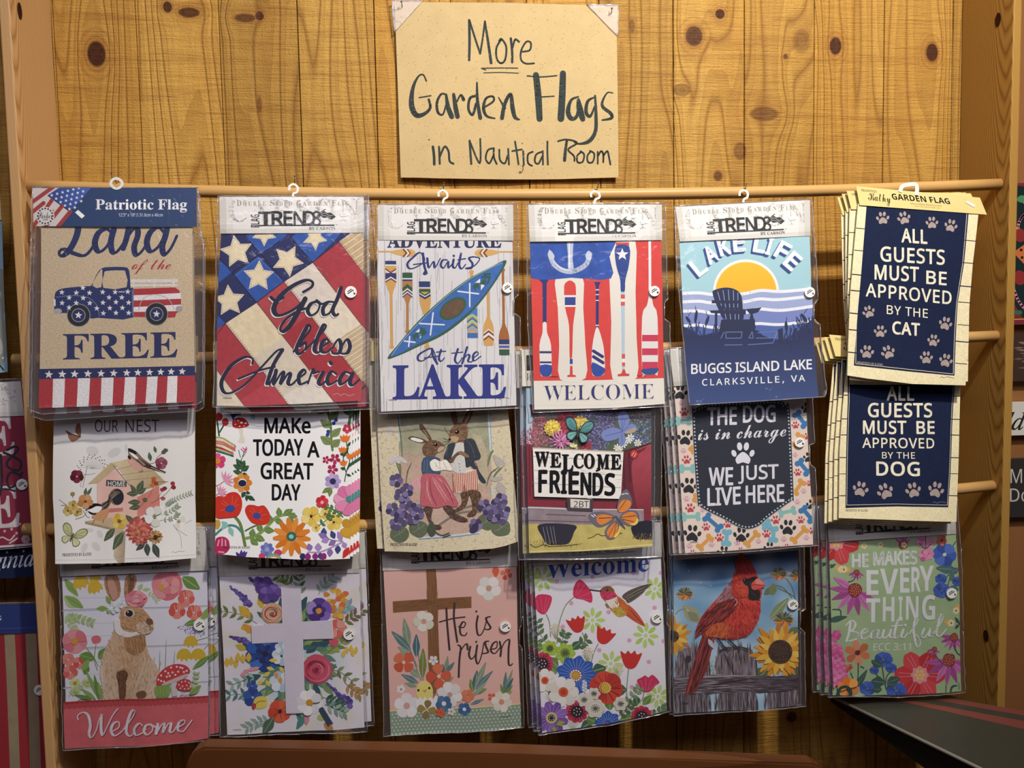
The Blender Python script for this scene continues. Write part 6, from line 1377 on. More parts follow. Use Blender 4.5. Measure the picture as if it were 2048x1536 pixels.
    s.sp('#6d4628', '480,950 530,930 560,960 545,1010 540,1120 500,1140 490,1040', n=4); s.hatch('480,950 530,930 560,960 545,1010 540,1120 500,1140 490,1040', ['#593820', '#8a5e3a', '#7d5232'], 140, 40, 5, 88, 6); s.sp('#7d5534', '620,1090 670,1070 695,1090 680,1122 630,1125', n=4)
    s.s('#e6d2b8', 12, '690,820 660,940 620,1040 600,1130', taper=.5); s.s('#e9d9c2', 14, '385,880 372,960 385,1060', taper=.5)
    s.sp('#efe9e2', '470,560 465,630 500,675 560,692 640,670 690,655 700,620 600,640', n=4)
    hd = '505,520 520,480 570,468 640,475 690,510 730,560 745,600 720,650 690,668 640,650 580,655 520,640 490,600'
    s.sp(mott('#d0a474', .15, 30), hd, None, 5); s.hatch(hd, ['#bd8f5c', '#dfbc94', '#c99e6e', '#a67a4c'], 420, 24, 4, lambda x, y: 20+(y-560)*.3, 7)
    s.sp('#e3cdb0', '532,512 560,492 598,496 606,534 570,549 536,540', n=4); s.e('#2a1c16', 569, 522, 27, 24); s.e('#120c0a', 572, 522, 18, 18); s.e('#f5f2ee', 560, 512, 6, 5)
    s.sp('#dcc0a0', '620,600 690,580 740,600 745,625 715,660 660,668 625,640', n=4); s.hatch('620,600 690,580 740,600 745,625 715,660 660,668 625,640', ['#b58d64', '#efe0cc', '#8a6544'], 110, 16, 3.5, 20, 8); s.sp('#7a5238', '700,555 735,560 742,590 715,600 695,580', n=3); s.s('#6a4530', 4, '690,580 710,600 722,620|722,600 720,640')
    s.s('#9a7048', 5, '540,600 550,625 600,640', taper=.4); s.sp('#efeae4', '470,580 500,560 510,620 540,660 500,680 465,640', n=4)
    for x, y, r_ in ((460, 480, 44), (515, 455, 32), (440, 510, 28)): s.petals(['#d6dee2', '#e6ecee'], x, y, r_, 6, r_*.36, x); s.e('#c9c48a', x, y, 8)
    s.leaf(gl, 410, 490, 330, 490, 20, gd); s.leaf(gl, 430, 460, 400, 400, 18, gd); s.leaf(gl, 420, 530, 405, 500, 12)
    s.petals(['#e58a94', '#dd7882', '#eda4aa'], 620, 418, 78, 6, 46, 10, ell=.75); s.petals(['#e9949c', '#f0b0b4'], 628, 412, 46, 5, 26, 40, ell=.7); s.s('#c9606c', 4, '570,430 600,450 650,445|590,395 630,385 660,400')
    # toadstools
    for x0, x1 in ((770, 775), (800, 808), (840, 850), (790, 770), (820, 835)): s.leaf(gl, x0, 1125, x1, 1010, 22, gd)
    s.p(mott('#ddd3cd', .08, 20), '865,985 905,975 915,1110 875,1115'); s.sp('#cf3f44', '766,1010 775,960 830,905 900,880 970,890 1003,925 990,950 900,985 800,1030 770,1030', n=4); s.sp('#d8c3bb', '800,1030 850,1000 985,950 960,985 870,1020', n=3)
    s.dots('#f3e3da', [(800, 960), (830, 930), (870, 905), (910, 900), (950, 910), (980, 930), (800, 1000), (840, 970), (880, 940), (920, 935), (960, 938), (860, 965), (900, 958), (780, 990), (820, 1005), (935, 905), (850, 945)], 8)
    s.p('#ded4ce', '930,1060 965,1058 970,1115 932,1118'); s.sp('#cc3a42', '903,1045 920,1005 960,988 1005,1000 1022,1040 1010,1070 960,1075 915,1062', n=4); s.dots('#f3e3da', [(925, 1030), (945, 1010), (970, 1005), (995, 1015), (950, 1040), (980, 1035), (1005, 1045), (935, 1055), (965, 1060), (990, 1058)], 6)
    s.leaf(gl, 1000, 1100, 1080, 1035, 26, gd); sprig(s, gp, gp, '1000,1060 1040,1010 1050,950', 4, 30, 10, 50, 3)
    s.s('#2a2420', 3.5, '930,1112 945,1105 965,1112 985,1103 1035,1106'); s.s('#2a2420', 3.5, '205,1142 225,1138 270,1138')
    s.p(mott('#d9696c', .12, 60, ), '100,1150 1150,1112 1150,1500 90,1500'); s.p('#ad2b31', '100,1150 1150,1112 1150,1138 100,1180'); s.dots('#c2494c', [(110+k*36, 1182-k*1.35) for k in range(29)], 22)
    for dx, dy, c in ((5, 7, '#a8434a'), (0, 0, '#f5ecee')):
        for q in ('205,1280 202,1250 240,1228 275,1250 290,1320 280,1385 300,1410 330,1360 350,1290 370,1250 365,1330 375,1395 410,1330 450,1250 485,1205', '440,1370 490,1340 490,1300 455,1310 435,1360 460,1400 510,1370 540,1330', '530,1350 580,1280 610,1225 590,1215 560,1280 545,1370 575,1400 610,1360', '665,1320 640,1305 605,1345 615,1390 660,1375 690,1345', '720,1310 690,1320 675,1360 700,1385 735,1355 735,1315 715,1310 760,1330', '755,1380 770,1310 775,1330 765,1378 800,1315 820,1308 812,1370 845,1312 868,1308 858,1360 880,1368 905,1330', '905,1340 960,1310 960,1282 925,1300 915,1350 950,1365 990,1320 1015,1285'): s.s(c, 20, [(x+dx, y+dy) for x, y in pts(q)], pen=.42)
M_, sM = flag('packaged garden flag with tan rabbit among spring flowers above coral Welcome band', (100, 1080, 3.572), '62,-30 1112,-75 112,1487', (.162, .162, .164),
    '80,150 1120,110 1132,800 1130,1110 1126,1420 900,1450 500,1476 110,1488 116,1100 100,600', '#e8e7ee', art_bunny, trends_header, '60,-30 1112,-75 1136,214 78,258',
    '52,-40 1122,-88 1150,400 1140,1430 500,1480 100,1496 88,600', None, (1075, 598, 42), 51, .9, None, 'cloth', 'spring rabbit flag packs')
copy_thing(M_, (0.0175, 0.0115, 0.004), -0.001, 'second spring rabbit flag pack, its pale edge and sticker showing right of the front one', skip=())

def art_cross(s):
    def wash(x, y):
        d = math.hypot((x-640)/430, (y-880)/470); n = noise.noise((x/120, y/120, 3)); t = max(0, 1-d)*1.2+n*.18
        c = mixc('#ebe6ea', '#a8cdd4', max(0, min(.75, t)))
        return mixc(c, '#e3dba8', max(0, min(.35, noise.noise((x/160, y/160, 9))*.8)))
    s.p(wash, '80,240 1180,230 1180,1430 80,1440', 0.005)
    gs = ['#5f8a78', '#3d6a68', '#7a9a5c', '#4d7d86', '#93a864', '#2f5560']
    r = random.Random(12)
    # backing foliage round the cross
    for k in range(170):
        a = r.uniform(0, 6.283); d = r.uniform(90, 330); x, y = 640+d*math.cos(a)*.80, 850+d*math.sin(a)*1.2; l = r.uniform(70, 150); t = a+r.uniform(-.5, .5)
        s.leaf(mott(gs[k % 6], .2, 25), x, y, x+l*math.cos(t), y+l*math.sin(t), l*.2)
    for q, lc, n_ in (('380,610 300,560 210,530 120,520', ['#6d7a3c', '#86935a'], 5), ('640,330 600,290 540,265', ['#8a9a3c', '#5d7a40'], 4), ('700,420 690,330 690,260', ['#4d6a4a', '#86a07a'], 4), ('830,400 870,330 940,270', ['#8fa8a0', '#a8bdb4'], 5), ('350,1160 280,1130 180,1135', ['#4d7d7a', '#6a958c'], 4), ('380,1000 300,1020 200,1060', ['#86a898', '#a5bfae'], 4), ('900,960 980,960 1080,1030', ['#6d7a4a', '#8a9660'], 4), ('1030,1045 1080,1090 1130,1120', ['#9a8a4a', '#c98a4c'], 4), ('480,1330 400,1330 310,1370', ['#86a898', '#93b0a4'], 5), ('900,820 990,760 1040,700', ['#7a8a3c', '#a3aa4c'], 5), ('930,560 1000,510 1060,480', ['#86a8b0', '#9ab8bd'], 5), ('960,620 1040,590 1100,550', ['#6d7a3c', '#8a5a4a'], 4), ('860,1150 950,1180 1010,1200', ['#35584e', '#4d7060'], 6), ('880,1200 960,1230 1020,1250', ['#7fa090', '#a3bda8'], 4)):
        sprig(s, '#4d5638', lc, q, n_, 62, 13, 48, 4)
    for q in ((330, 560, 250, 480, 36), (300, 660, 285, 610, 30), (310, 680, 350, 620, 24)): s.leaf(mott('#d9b23c', .15, 20), *q)
    s.leaf('#e0a03c', 348, 680, 285, 610, 26); s.leaf('#d6b94a', 420, 500, 395, 410, 26); s.leaf('#c9b444', 300, 800, 225, 765, 24)
    # lavender
    for q in (((190, 340), (330, 460)), ((180, 705), (310, 745)), ((890, 1045), (1080, 1190)), ((330, 275), (420, 350))):
        (x0, y0), (x1, y1) = q
        for k in range(26):
            t = k/25; s.blob(('#5d4a98', '#7863b4', '#4a3a80')[k % 3], x0+(x1-x0)*t+r.uniform(-14, 14)*(.3+t), y0+(y1-y0)*t+r.uniform(-14, 14)*(.3+t), 9+10*t, 8+8*t)
    for x, y, r_ in ((440, 330, 70), (500, 380, 64), (455, 395, 60), (395, 300, 40)): s.petals(['#6a4a9c', '#54388a', '#7f62b4'], x, y, r_, 5, r_*.48, x)
    for k in range(26): s.blob(('#e3a83c', '#e8bb54', '#d98c34', '#e0783c')[k % 4], 960+r.uniform(-70, 90)-k*1.2, 370+k*8+r.uniform(-14, 14), 24, 20)
    rose(s, 495, 535, 82, ['#e3b292', '#d98a6a', '#efd0b8', '#e09a7c', '#b9543c']); rose(s, 815, 950, 112, ['#cf5068', '#b8304c', '#e38a98', '#d9607a', '#c23a54', '#8f1f38'])
    s.petals(['#5a3a94', '#7a5ab8', '#8d70c4', '#4a2c80', '#a890d0'], 835, 515, 92, 5, 50, -90); s.petals(['#3d2468', '#54307a'], 835, 520, 50, 5, 22, -90); s.blob('#e8a03c', 832, 518, 22, 20)
    s.petals(['#e38a78', '#d96a60', '#eaa08e'], 965, 650, 70, 6, 34, 10); s.blob('#d95a6a', 940, 745, 34, 30)
    s.petals(['#1f4a9c', '#2a5fb4', '#173a80', '#3a74c4'], 435, 830, 138, 9, 44, 10); s.petals(['#1a2f6a', '#24408a'], 440, 830, 70, 8, 20, 25); s.blob('#141d40', 440, 830, 22, 20)
    s.petals(['#2f5aa8', '#24468c'], 350, 1150, 70, 5, 32, 60); s.petals(['#3a5aa4', '#2a4a94'], 345, 1065, 40, 4, 20, 20)
    for x, y, r_ in ((560, 850, 72), (550, 1040, 80), (560, 790, 50)): s.petals(['#d6e2ea', '#b9ccd8', '#e3ecf0'], x, y, r_, 6, r_*.4, x)
    for x, y, t in ((470, 880, 0), (450, 935, 20), (515, 970, 80), (545, 930, 60), (430, 1000, -40), (445, 1030, 60), (550, 1005, 90), (390, 1060, -60)): s.leaf('#e3cc5a' if t < 80 else '#e0a04c', x, y, x+60*math.cos(math.radians(t)), y+50*math.sin(math.radians(t)), 15)
    for x, y in ((190, 880), (220, 900), (280, 860), (160, 890), (240, 850), (320, 850)): s.leaf('#e0b84a', x, y+40, x+r.uniform(-10, 10), y-30, 20)
    for x, y in ((1040, 800), (1070, 790), (1100, 800), (1010, 830), (1085, 820)): s.leaf('#e0c04a', x, y+30, x+r.uniform(-12, 12), y-24, 16)
    for x, y in ((300, 960), (340, 945), (280, 980), (370, 940)): s.blob('#e39aa4', x, y, 24, 14, -20)
    s.blob('#e6cf5a', 405, 1190, 54, 44); s.s('#b8842c', 6, '370,1200 400,1180 440,1180'); s.blob('#b83a3c', 358, 1215, 16, 22)
    s.petals(['#dc5234', '#e2663c', '#cf4428'], 545, 1255, 84, 5, 44, 20); s.s('#8a2418', 4, '545,1255 500,1230|545,1255 590,1220|545,1255 560,1310|545,1255 500,1290'); s.blob('#4a1a18', 548, 1255, 16, 16)
    s.leaf(mott('#4d6a54', .15, 20), 500, 1300, 425, 1420, 38, '#8aa48a'); s.leaf('#4d8a86', 725, 1290, 670, 1385, 24); s.blob('#e390a4', 745, 1310, 20, 34); s.leaf('#c98a54', 870, 1340, 940, 1380, 30); s.blob('#b8c27a', 850, 1300, 34, 24)
    sprig(s, '#2a3a4a', '#34485c', '830,1210 870,1270 910,1330', 7, 34, 11, 40, 4)
    # cross and daisy
    cr = '565,342 697,335 706,600 928,590 936,715 712,722 730,1256 600,1262 579,742 352,748 348,625 573,612'
    P = pts(cr); s.p('#f6f2f6', [(x+(-5 if x < 640 else 5), y+(-5 if y < 700 else 5)) for x, y in P]); s.p(mott('#ded6e0', .03, 60), cr); s.dash('#b8aebc', 2.5, cr, 8, 6)
    s.petals(['#f3f1ee', '#e4e2e2', '#faf8f4'], 765, 1185, 96, 8, 34, 12); s.e('#d9a02c', 765, 1185, 26, 24); s.dots('#b87a1c', [(765+14*math.cos(k), 1185+13*math.sin(k)) for k in range(6)], 4)
    s.t('CARSON', 206, 1381, 266, 1391, '#3a3434', 'sans', .02)
N_, sN = flag('packaged garden flag with white cross over a bright bouquet of painted flowers', (410, 1080, 3.658), '97,-15 1122,-30 168,1420', (.162, .162, .164),
    '100,120 1124,100 1132,700 1168,1365 900,1388 500,1410 165,1422 140,900', '#ebe6ea', art_cross, trends_header, '95,-15 1122,-32 1130,238 105,262',
    '90,-25 1130,-45 1150,500 1190,1390 700,1412 118,1432 100,700', None, (1055, 683, 42), 55, 1.0, None, 'cloth', 'flowered cross flag packs')
copy_thing(N_, (0.0125, 0.0115, 0.006), -0.002, 'second flowered cross flag pack, its pale edge showing right of the front one')

def art_risen(s):
    s.p(mott('#8fa38c', .05, 50), '160,1252 1180,1195 1180,1430 160,1440'); s.dots('#dfe4d0', [(200+28*i+(14 if j % 2 else 0), 1275+24*j-(28*i)*.058) for j in range(7) for i in range(34)], 5.5); s.s('#e6d488', 10, '170,1250 600,1232 1160,1195', sm=False)
    s.p(mott('#8a5c34', .12, 50), '448,200 518,200 528,430 545,900 520,1130 480,1120 462,900 455,430'); s.p(mott('#8a5c34', .12, 50), '203,446 778,412 778,496 206,530'); s.hatch('448,200 518,200 545,900 520,1130 480,1120', ['#7d5230', '#9a6a40'], 90, 120, 4, 88, 3, spread=2); s.hatch('270,456 715,428 715,480 270,510', ['#7d5230', '#9a6a40'], 60, 90, 4, -3, 4, spread=2)
    or_, wh = ['#d9623f', '#cf5636', '#e07850'], '#ece6dc'
    s.leaf('#d9623f', 955, 270, 955, 170, 26); s.petals(or_, 1032, 248, 44, 4, 18, 20); s.flower(905, 350, 90, 5, ['#f0ede4', '#e6e4d8'], '#cf9f8c', .24, 20, tip=.7)
    s.flower(430, 595, 78, 5, ['#ece9da', '#dcdcc4'], '#dba08c', .25, -40)
    gr = ['#8a9a80', '#5a7f80', '#3f6f7c', '#7a8a3c', '#93a58a']
    s.s('#5a7f80', 6, '320,790 360,900 410,1030|290,740 340,830 380,930|390,830 400,920 425,1030')
    for k, q in enumerate(((322, 790, 285, 570, 30, 0), (335, 810, 195, 665, 28, 1), (375, 860, 375, 690, 27, 2), (420, 1020, 425, 795, 28, 3), (340, 850, 240, 780, 22, 4), (400, 1010, 310, 930, 26, 4), (390, 1050, 265, 985, 22, 1), (380, 1075, 290, 1050, 18, 0), (300, 880, 255, 800, 10, 4))): s.leaf(mott(gr[q[5]], .15, 25), *q[:5], vein='#b9c4ae')
    for x, y, r_, t in ((283, 897, 82, 10), ): s.petals(or_, x, y, r_, 4, 38, t+35); s.e('#ecd0b8', x, y, 13)
    for q in ((570, 990, 570, 910, 14, 2), (590, 980, 605, 850, 16, 0), (590, 975, 655, 895, 16, 1), (585, 1060, 650, 1000, 14, 4), (560, 1080, 600, 1020, 12, 4)): s.leaf(gr[q[5]], *q[:5])
    s.petals('#e9e6e0', 500, 883, 36, 5, 13, 20); s.petals(or_, 538, 1000, 92, 4, 40, 85); s.e('#ecd0b8', 540, 1000, 14)
    for q in ((790, 1110, 770, 1015, 20, 3), (800, 1090, 820, 950, 22, 2), (800, 1090, 885, 890, 22, 0), (805, 1090, 935, 955, 20, 1), (790, 1120, 890, 1085, 18, 3), (790, 1140, 890, 1030, 16, 4), (770, 1200, 870, 1160, 14, 1)): s.leaf(gr[q[5]], *q[:5], vein='#b9c4ae')
    for q in ((1020, 1130, 1030, 960, 16, 1), (1025, 1110, 1080, 945, 14, 0), (1025, 1110, 1085, 1005, 14, 2), (1020, 1130, 1080, 1060, 14, 3), (1015, 1130, 990, 1050, 12, 3), (1020, 1140, 1080, 1100, 12, 4)): s.leaf(gr[q[5]], *q[:5])
    s.petals(['#e07c58', '#d98a60'], 750, 1135, 48, 5, 22, 10); s.petals('#d9623f', 925, 1146, 30, 4, 13, 45); s.flower(998, 1180, 76, 6, ['#e6dcc8', '#efe4d2'], '#d9967c', .26, 10)
    s.petals('#ede6e0', 262, 1092, 32, 5, 13, 0); s.e('#8a8478', 264, 1095, 8)
    s.flower(620, 1130, 92, 6, ['#f0ece4', '#e6e2da'], '#cf9f90', .2, 15); s.flower(305, 1215, 92, 5, ['#eae6e4', '#f2eeea'], '#dba898', .26, -20)
    # chick in its shell
    s.e('#ecdc7c', 435, 1110, 62, 76); s.p('#f2f0ec', '368,1150 385,1170 402,1150 420,1172 438,1148 458,1172 478,1148 498,1168 512,1140 530,1150 528,1230 510,1258 400,1255 372,1220'); s.e('#3a2a22', 390, 1102, 9, 10); s.e('#3a2a22', 470, 1086, 9, 10); s.p('#dba04c', '420,1102 455,1096 438,1122')
    for x, y, r_, t, c in ((577, 1196, 60, 20, ['#3f6a94', '#4d7aa4']), (726, 1232, 48, 10, ['#34639a', '#3f6fa4'])): s.petals(c, x, y, r_, 5, r_*.44, t); s.e('#f0ece4', x, y, r_*.28)
    s.petals(['#a58a48', '#94783a'], 452, 1240, 68, 4, 26, 10); s.e('#d9c08a', 452, 1242, 10); s.petals('#d9623f', 552, 1262, 36, 5, 14, 0); s.petals('#e9e4da', 632, 1252, 30, 5, 11, 0); s.e('#8a8478', 632, 1252, 7)
    k = '#3f2c2a'
    for q in ('595,500 600,600 610,720 618,805', '655,465 650,560 662,660 675,745', '545,600 640,575 730,562', '685,635 720,640 735,610 715,600 695,640 700,690 730,700 745,680', '825,555 815,620 825,690 850,690 875,640 890,575|815,520 812,524', '915,560 885,570 895,600 918,640 900,655 875,650', '680,770 700,790 690,880 685,1003|690,830 720,780 745,760 750,800', '770,780 760,840 780,870 810,830 820,770 810,860 825,905 850,850 870,750|815,742 812,746', '905,740 880,745 885,780 900,820 860,830', '915,800 960,790 965,745 935,760 920,810 950,830 985,790', '985,745 995,800 990,850|992,810 1020,750 1055,730 1050,800 1050,900 1065,918 1078,905'): s.s(k, 15, q, pen=.6)
    s.s('#4a4440', 4, '985,1295 1010,1288 1030,1292 1065,1280')
O_, sO = flag('packaged pink garden flag with brown cross, hatching chick and He is risen', (730, 1080, 3.656), '120,-50 1106,-85 190,1422', (.152, .152, .154),
    '130,120 1106,90 1116,700 1143,1370 900,1386 500,1406 188,1424 170,900', '#e9b9aa', art_risen, trends_header, '118,-52 1106,-87 1113,188 130,222',
    '108,-60 1116,-98 1142,620 1128,650 1130,760 1148,790 1162,1366 700,1396 138,1426 125,600', None, (1025, 627, 40), 59, .9, None, 'cloth', None)

def art_hummer(s):
    for x, y, r_, t in ((240, 285, 95, 15), (1058, 355, 84, 10), (605, 588, 92, 0), (990, 695, 92, 5), (735, 900, 92, 8), (1080, 1140, 84, 12), (205, 255, 30, 0)): s.petals(['#c3dc7c', '#b8d46c'], x, y, r_, 8, 15, t, .28, .75); s.e('#cbe08c', x, y, r_*.16)
    s.dots('#e3aac4', [(343, 305), (450, 465), (388, 637), (722, 528), (1056, 494), (870, 730), (652, 805), (1012, 886), (605, 272), (902, 240), (888, 1070), (1120, 735), (1105, 240)], 17)
    s.t('Welcome', 262, 150, 1016, 286, '#2c55a4', 'serif', 0, dy=-55)
    gn = '#7a9a54'
    s.s('#8a9a70', 7, '470,420 410,480 370,580 350,680 345,760|265,545 290,610 298,710|530,680 548,740 545,800 550,860|645,760 615,820 595,885|865,930 855,1020 850,1110 858,1170|978,1105 965,1160 930,1200')
    for q, c in (('468,420 470,340 510,290 560,330 600,395 598,460 540,440', None), ('180,450 210,400 300,410 300,470 255,545 200,520', None)): s.sp('#d9305c', q, n=3)
    s.s('#ee8aa4', 8, '480,410 510,310|490,415 545,330|500,425 590,385|505,430 590,440|240,530 225,420|250,530 265,420|258,530 290,425|210,510 195,440', taper=.5)
    for x, y, r_, t in ((490, 620, 64, -14), (690, 700, 66, 22), (880, 870, 72, 4)):
        c, q = math.cos(math.radians(t)), math.sin(math.radians(t))
        s.sp('#cf2f28', [(x+(a*c-b*q)*r_, y+(a*q+b*c)*r_) for a, b in ((-1.1, -.8), (-.6, -.55), (-.35, -.9), (0, -.6), (.35, -.95), (.6, -.55), (1.1, -.75), (.85, .1), (.5, .75), (0, .95), (-.5, .75), (-.85, .1))], n=3)
    s.sp('#cf2f5c', '925,1020 960,1000 985,985 1010,1000 1040,980 1090,1035 1060,1060 1020,1105 965,1105 940,1060', n=3); s.s('#f09ab0', 7, '980,1095 950,1020|990,1095 990,1000|1005,1095 1035,1000|1015,1090 1070,1040', taper=.5)
    # the bird
    s.sp('#5d5348', '820,410 870,370 960,335 1036,322 1000,355 960,400 870,460 845,440', n=4); s.s('#8f8574', 6, '840,420 930,370 1030,325|850,435 930,390 1000,355|865,450 930,410 960,390', taper=.3); s.s('#35302c', 4, '880,440 960,385|900,400 1020,335', sm=False)
    s.sp('#cf5a34', '850,470 900,500 950,560 985,628 920,600 860,560 830,530', n=4); s.s('#7a3420', 6, '880,510 930,570 980,622|860,540 920,590', taper=.3)
    s.sp(mott('#c9642c', .18, 25), '660,375 690,345 730,340 760,370 785,410 830,440 865,490 855,540 800,560 745,520 710,465 670,420', n=5); s.sp('#efe6d8', '700,440 745,430 785,412 800,460 780,500 740,500', n=4); s.sp(mott('#c9b84a', .15, 20), '745,505 790,490 830,500 850,540 800,562 765,540', n=4); s.sp('#d9702c', '785,410 830,440 862,490 850,530 815,490 790,450', n=4)
    s.sp('#8a5c34', '660,372 690,343 735,340 765,372 740,380 700,372', n=4); s.sp('#cf2f5c', '660,378 700,374 745,382 785,408 740,432 705,440 675,415', n=4); s.hatch('665,380 700,376 745,384 780,408 740,430 705,438 678,415', ['#e8608a', '#b01f48', '#dd4470'], 90, 12, 5, 40, 3); s.e('#1f1a18', 709, 366, 11); s.e('#f3efe8', 706, 363, 3); s.s('#2c2826', 8, '665,374 620,370 585,364', taper=0); s.hatch('790,420 860,480 850,540 780,545 750,510', ['#e38a3c', '#b8502a', '#d9a84c'], 110, 18, 4, 50, 4); s.sp('#8a7a5a', '695,468 715,470 725,500 710,495', n=3)
    # flower bed
    for q, n_ in (('270,760 215,680 200,600', 4), ('370,770 390,720 405,690', 3), ('500,800 520,760 560,730', 3)): sprig(s, '#5d7850', ['#6a8558', '#55704a'], q, n_, 52, 15, 60, 5)
    for x, y in ((335, 670), (570, 840), (785, 960), (300, 1150), (460, 1350), (900, 1230), (950, 1240)): 
        s.s('#a8a868', 3, '|'.join(f'{x},{y+60} {x+38*math.cos(a)},{y+50*math.sin(a)-10}' for a in (3.5, 4.0, 4.4, 4.8, 5.2, 5.7, 3.0, 6.2)), sm=False); s.dots('#e6dcb8', [(x+k*math.cos(a), y+k*1.1*math.sin(a)-10) for a in (3.0, 3.5, 4.0, 4.4, 4.8, 5.2, 5.7, 6.2) for k in (26, 40)], 6)
    for q in ((450, 800, 520, 740, 30), (245, 790, 180, 780, 34), (350, 930, 280, 860, 40), (600, 960, 700, 930, 46), (780, 1090, 850, 1090, 40), (730, 1240, 720, 1150, 36), (340, 980, 300, 930, 30), (330, 1090, 280, 1130, 26), (600, 1330, 520, 1380, 40), (560, 1300, 640, 1340, 36), (800, 1310, 920, 1290, 34), (930, 1200, 915, 1130, 28), (970, 1200, 1030, 1130, 28)): s.leaf(mott('#6d8f4a' if q[0] % 3 else '#3f6a4c', .15, 20), *q, vein='#a8c07a')
    sprig(s, '#6a8558', ['#7a9464', '#93a880'], '840,1200 900,1130 940,1080', 4, 46, 14, 60, 4); sprig(s, '#5d7850', '#6a8558', '1030,1290 1090,1250 1130,1230', 4, 46, 14, 50, 4); sprig(s, '#5d7850', '#55704a', '790,1280 850,1240 890,1190', 4, 44, 14, 60, 4)
    for x, y, r_ in ((292, 795, 56), (404, 828, 70)): scallop(s, '#a3c43c', x, y, r_, 7); s.s('#c3dc70', 4, '|'.join(f'{x},{y} {x+r_*.9*math.cos(k*.5)},{y+r_*.9*math.sin(k*.5)}' for k in range(13)), sm=False); s.s('#22241f', 5, '|'.join(f'{x},{y} {x+r_*.5*math.cos(k*.42)},{y+r_*.5*math.sin(k*.42)}' for k in range(15)), sm=False); s.e('#5a6440', x, y, r_*.2)
    for x, y, r_, c in ((235, 903, 84, '#cf3a58'), (490, 1252, 84, '#d93a60'), (962, 1285, 78, '#cf3050')):
        s.petals([c, '#b82c48'], x, y, r_, 11, r_*.3, 5); s.e('#241a20', x, y, r_*.52); s.s('#241a20', 5, '|'.join(f'{x},{y} {x+r_*.72*math.cos(k*.35)},{y+r_*.72*math.sin(k*.35)}' for k in range(18)), sm=False); s.dots('#e8d0d8', [(x+r_*.3*math.cos(k*.9), y+r_*.3*math.sin(k*.9)) for k in range(7)]+[(x, y)], 5)
    scallop(s, mott('#2f5cb4', .15, 30), 485, 985, 138, 9, .95); s.s('#7fa0dc', 4, '|'.join(f'{485+45*math.cos(k*.25)},{985+45*math.sin(k*.25)} {485+125*math.cos(k*.25)},{985+118*math.sin(k*.25)}' for k in range(25)), sm=False); s.e('#c93a4a', 480, 988, 44, 42); s.dots('#f3efe6', [(480+37*math.cos(k*.48), 988+36*math.sin(k*.48)) for k in range(13)], 7); s.e('#c9ac34', 480, 988, 28, 26)
    scallop(s, mott('#2f5cb4', .15, 30), 715, 1330, 88, 8, .9); s.s('#7fa0dc', 4, '|'.join(f'{715+25*math.cos(k*.3)},{1335+25*math.sin(k*.3)} {715+80*math.cos(k*.3)},{1330+72*math.sin(k*.3)}' for k in range(21)), sm=False); s.dots('#d9507a', [(690, 1340), (710, 1335), (735, 1345), (700, 1350)], 7)
    for x, y, r_, t in ((255, 1025, 86, 10), (390, 1110, 112, 0)): s.petals(['#f0ebdf', '#e6e0d0', '#f6f2e8'], x, y, r_, 7, r_*.34, t, .1, .8); s.e('#dd6a34', x, y, r_*.32); s.e('#c9402c', x, y, r_*.2)
    s.flower(700, 1075, 122, 6, ['#cf3f2c', '#d94c34', '#c23424'], '#d9b83a', .3, 15, 58); s.s('#a82820', 5, '|'.join(f'{700+40*math.cos(k*.52)},{1075+40*math.sin(k*.52)} {700+105*math.cos(k*.52)},{1075+100*math.sin(k*.52)}' for k in range(12)), sm=False); s.dots('#f0e0a0', [(692+38*math.cos(k*.4), 1075+38*math.sin(k*.4)) for k in range(16)], 5)
    for x, y, r_ in ((612, 1120, 44), (540, 1165, 50), (622, 1228, 68), (805, 1190, 50)): scallop(s, '#e8e2d0', x, y, r_, 6); s.ring('#cfc6b0', x, y, r_*.8, r_*.78, 3); s.s('#2c3028', 4, '|'.join(f'{x},{y} {x+r_*.5*math.cos(k*.5)},{y+r_*.48*math.sin(k*.5)}' for k in range(13)), sm=False); s.e('#5a6a3c', x, y, r_*.2)
    s.leaf('#b8c8d8', 540, 1110, 545, 1020, 20); s.dots('#e3ebf0', [(535+k % 2*18, 1030+k*11) for k in range(8)], 9)
    s.petals(['#8a5cb0', '#7a4ca0', '#9a70c0'], 305, 1300, 122, 9, 36, 15, .1, .6); s.s('#b89ad4', 4, '|'.join(f'{305+40*math.cos(k*.35)},{1300+40*math.sin(k*.35)} {305+105*math.cos(k*.35)},{1300+105*math.sin(k*.35)}' for k in range(18)), sm=False); s.e('#d9c88a', 303, 1300, 42); s.e('#2a2438', 303, 1300, 26); s.dots('#f0e6c0', [(303+18*math.cos(k*.8), 1300+18*math.sin(k*.8)) for k in range(8)], 4)
    for x0, y0, x1, y1 in ((340, 1350, 400, 1330), (330, 1370, 320, 1400)): s.leaf('#a8b04c', x0, y0, x1, y1, 20)
    s.s('#4a4440', 3, '1020,1245 1045,1238 1070,1245')
P_, sP = flag('front packaged garden flag with hummingbird above a bed of bright flowers, blue Welcome', (1020, 1080, 3.656), '157,-75 1096,-132 236,1412', (.174, .174, .176),
    '165,60 1100,10 1116,500 1146,1250 900,1300 600,1360 235,1413 212,900 190,500', '#efedf1', art_hummer, trends_header, '155,-75 1096,-132 1108,122 166,188',
    '146,-85 1106,-146 1140,420 1146,470 1142,600 1164,640 1168,1250 700,1350 206,1424 165,600', None, (1068, 560, 40), 63, 1.0, None, 'cloth', 'hummingbird flag packs')
for k, lb_ in enumerate(('second hummingbird flag pack, edge showing just left of the front one', 'third hummingbird flag pack, outermost edge left of the front one')):
    copy_thing(P_, (-0.0085*(k+1), 0.0115*(k+1), 0.003*(k+1)), 0.0015*(k+1), lb_)

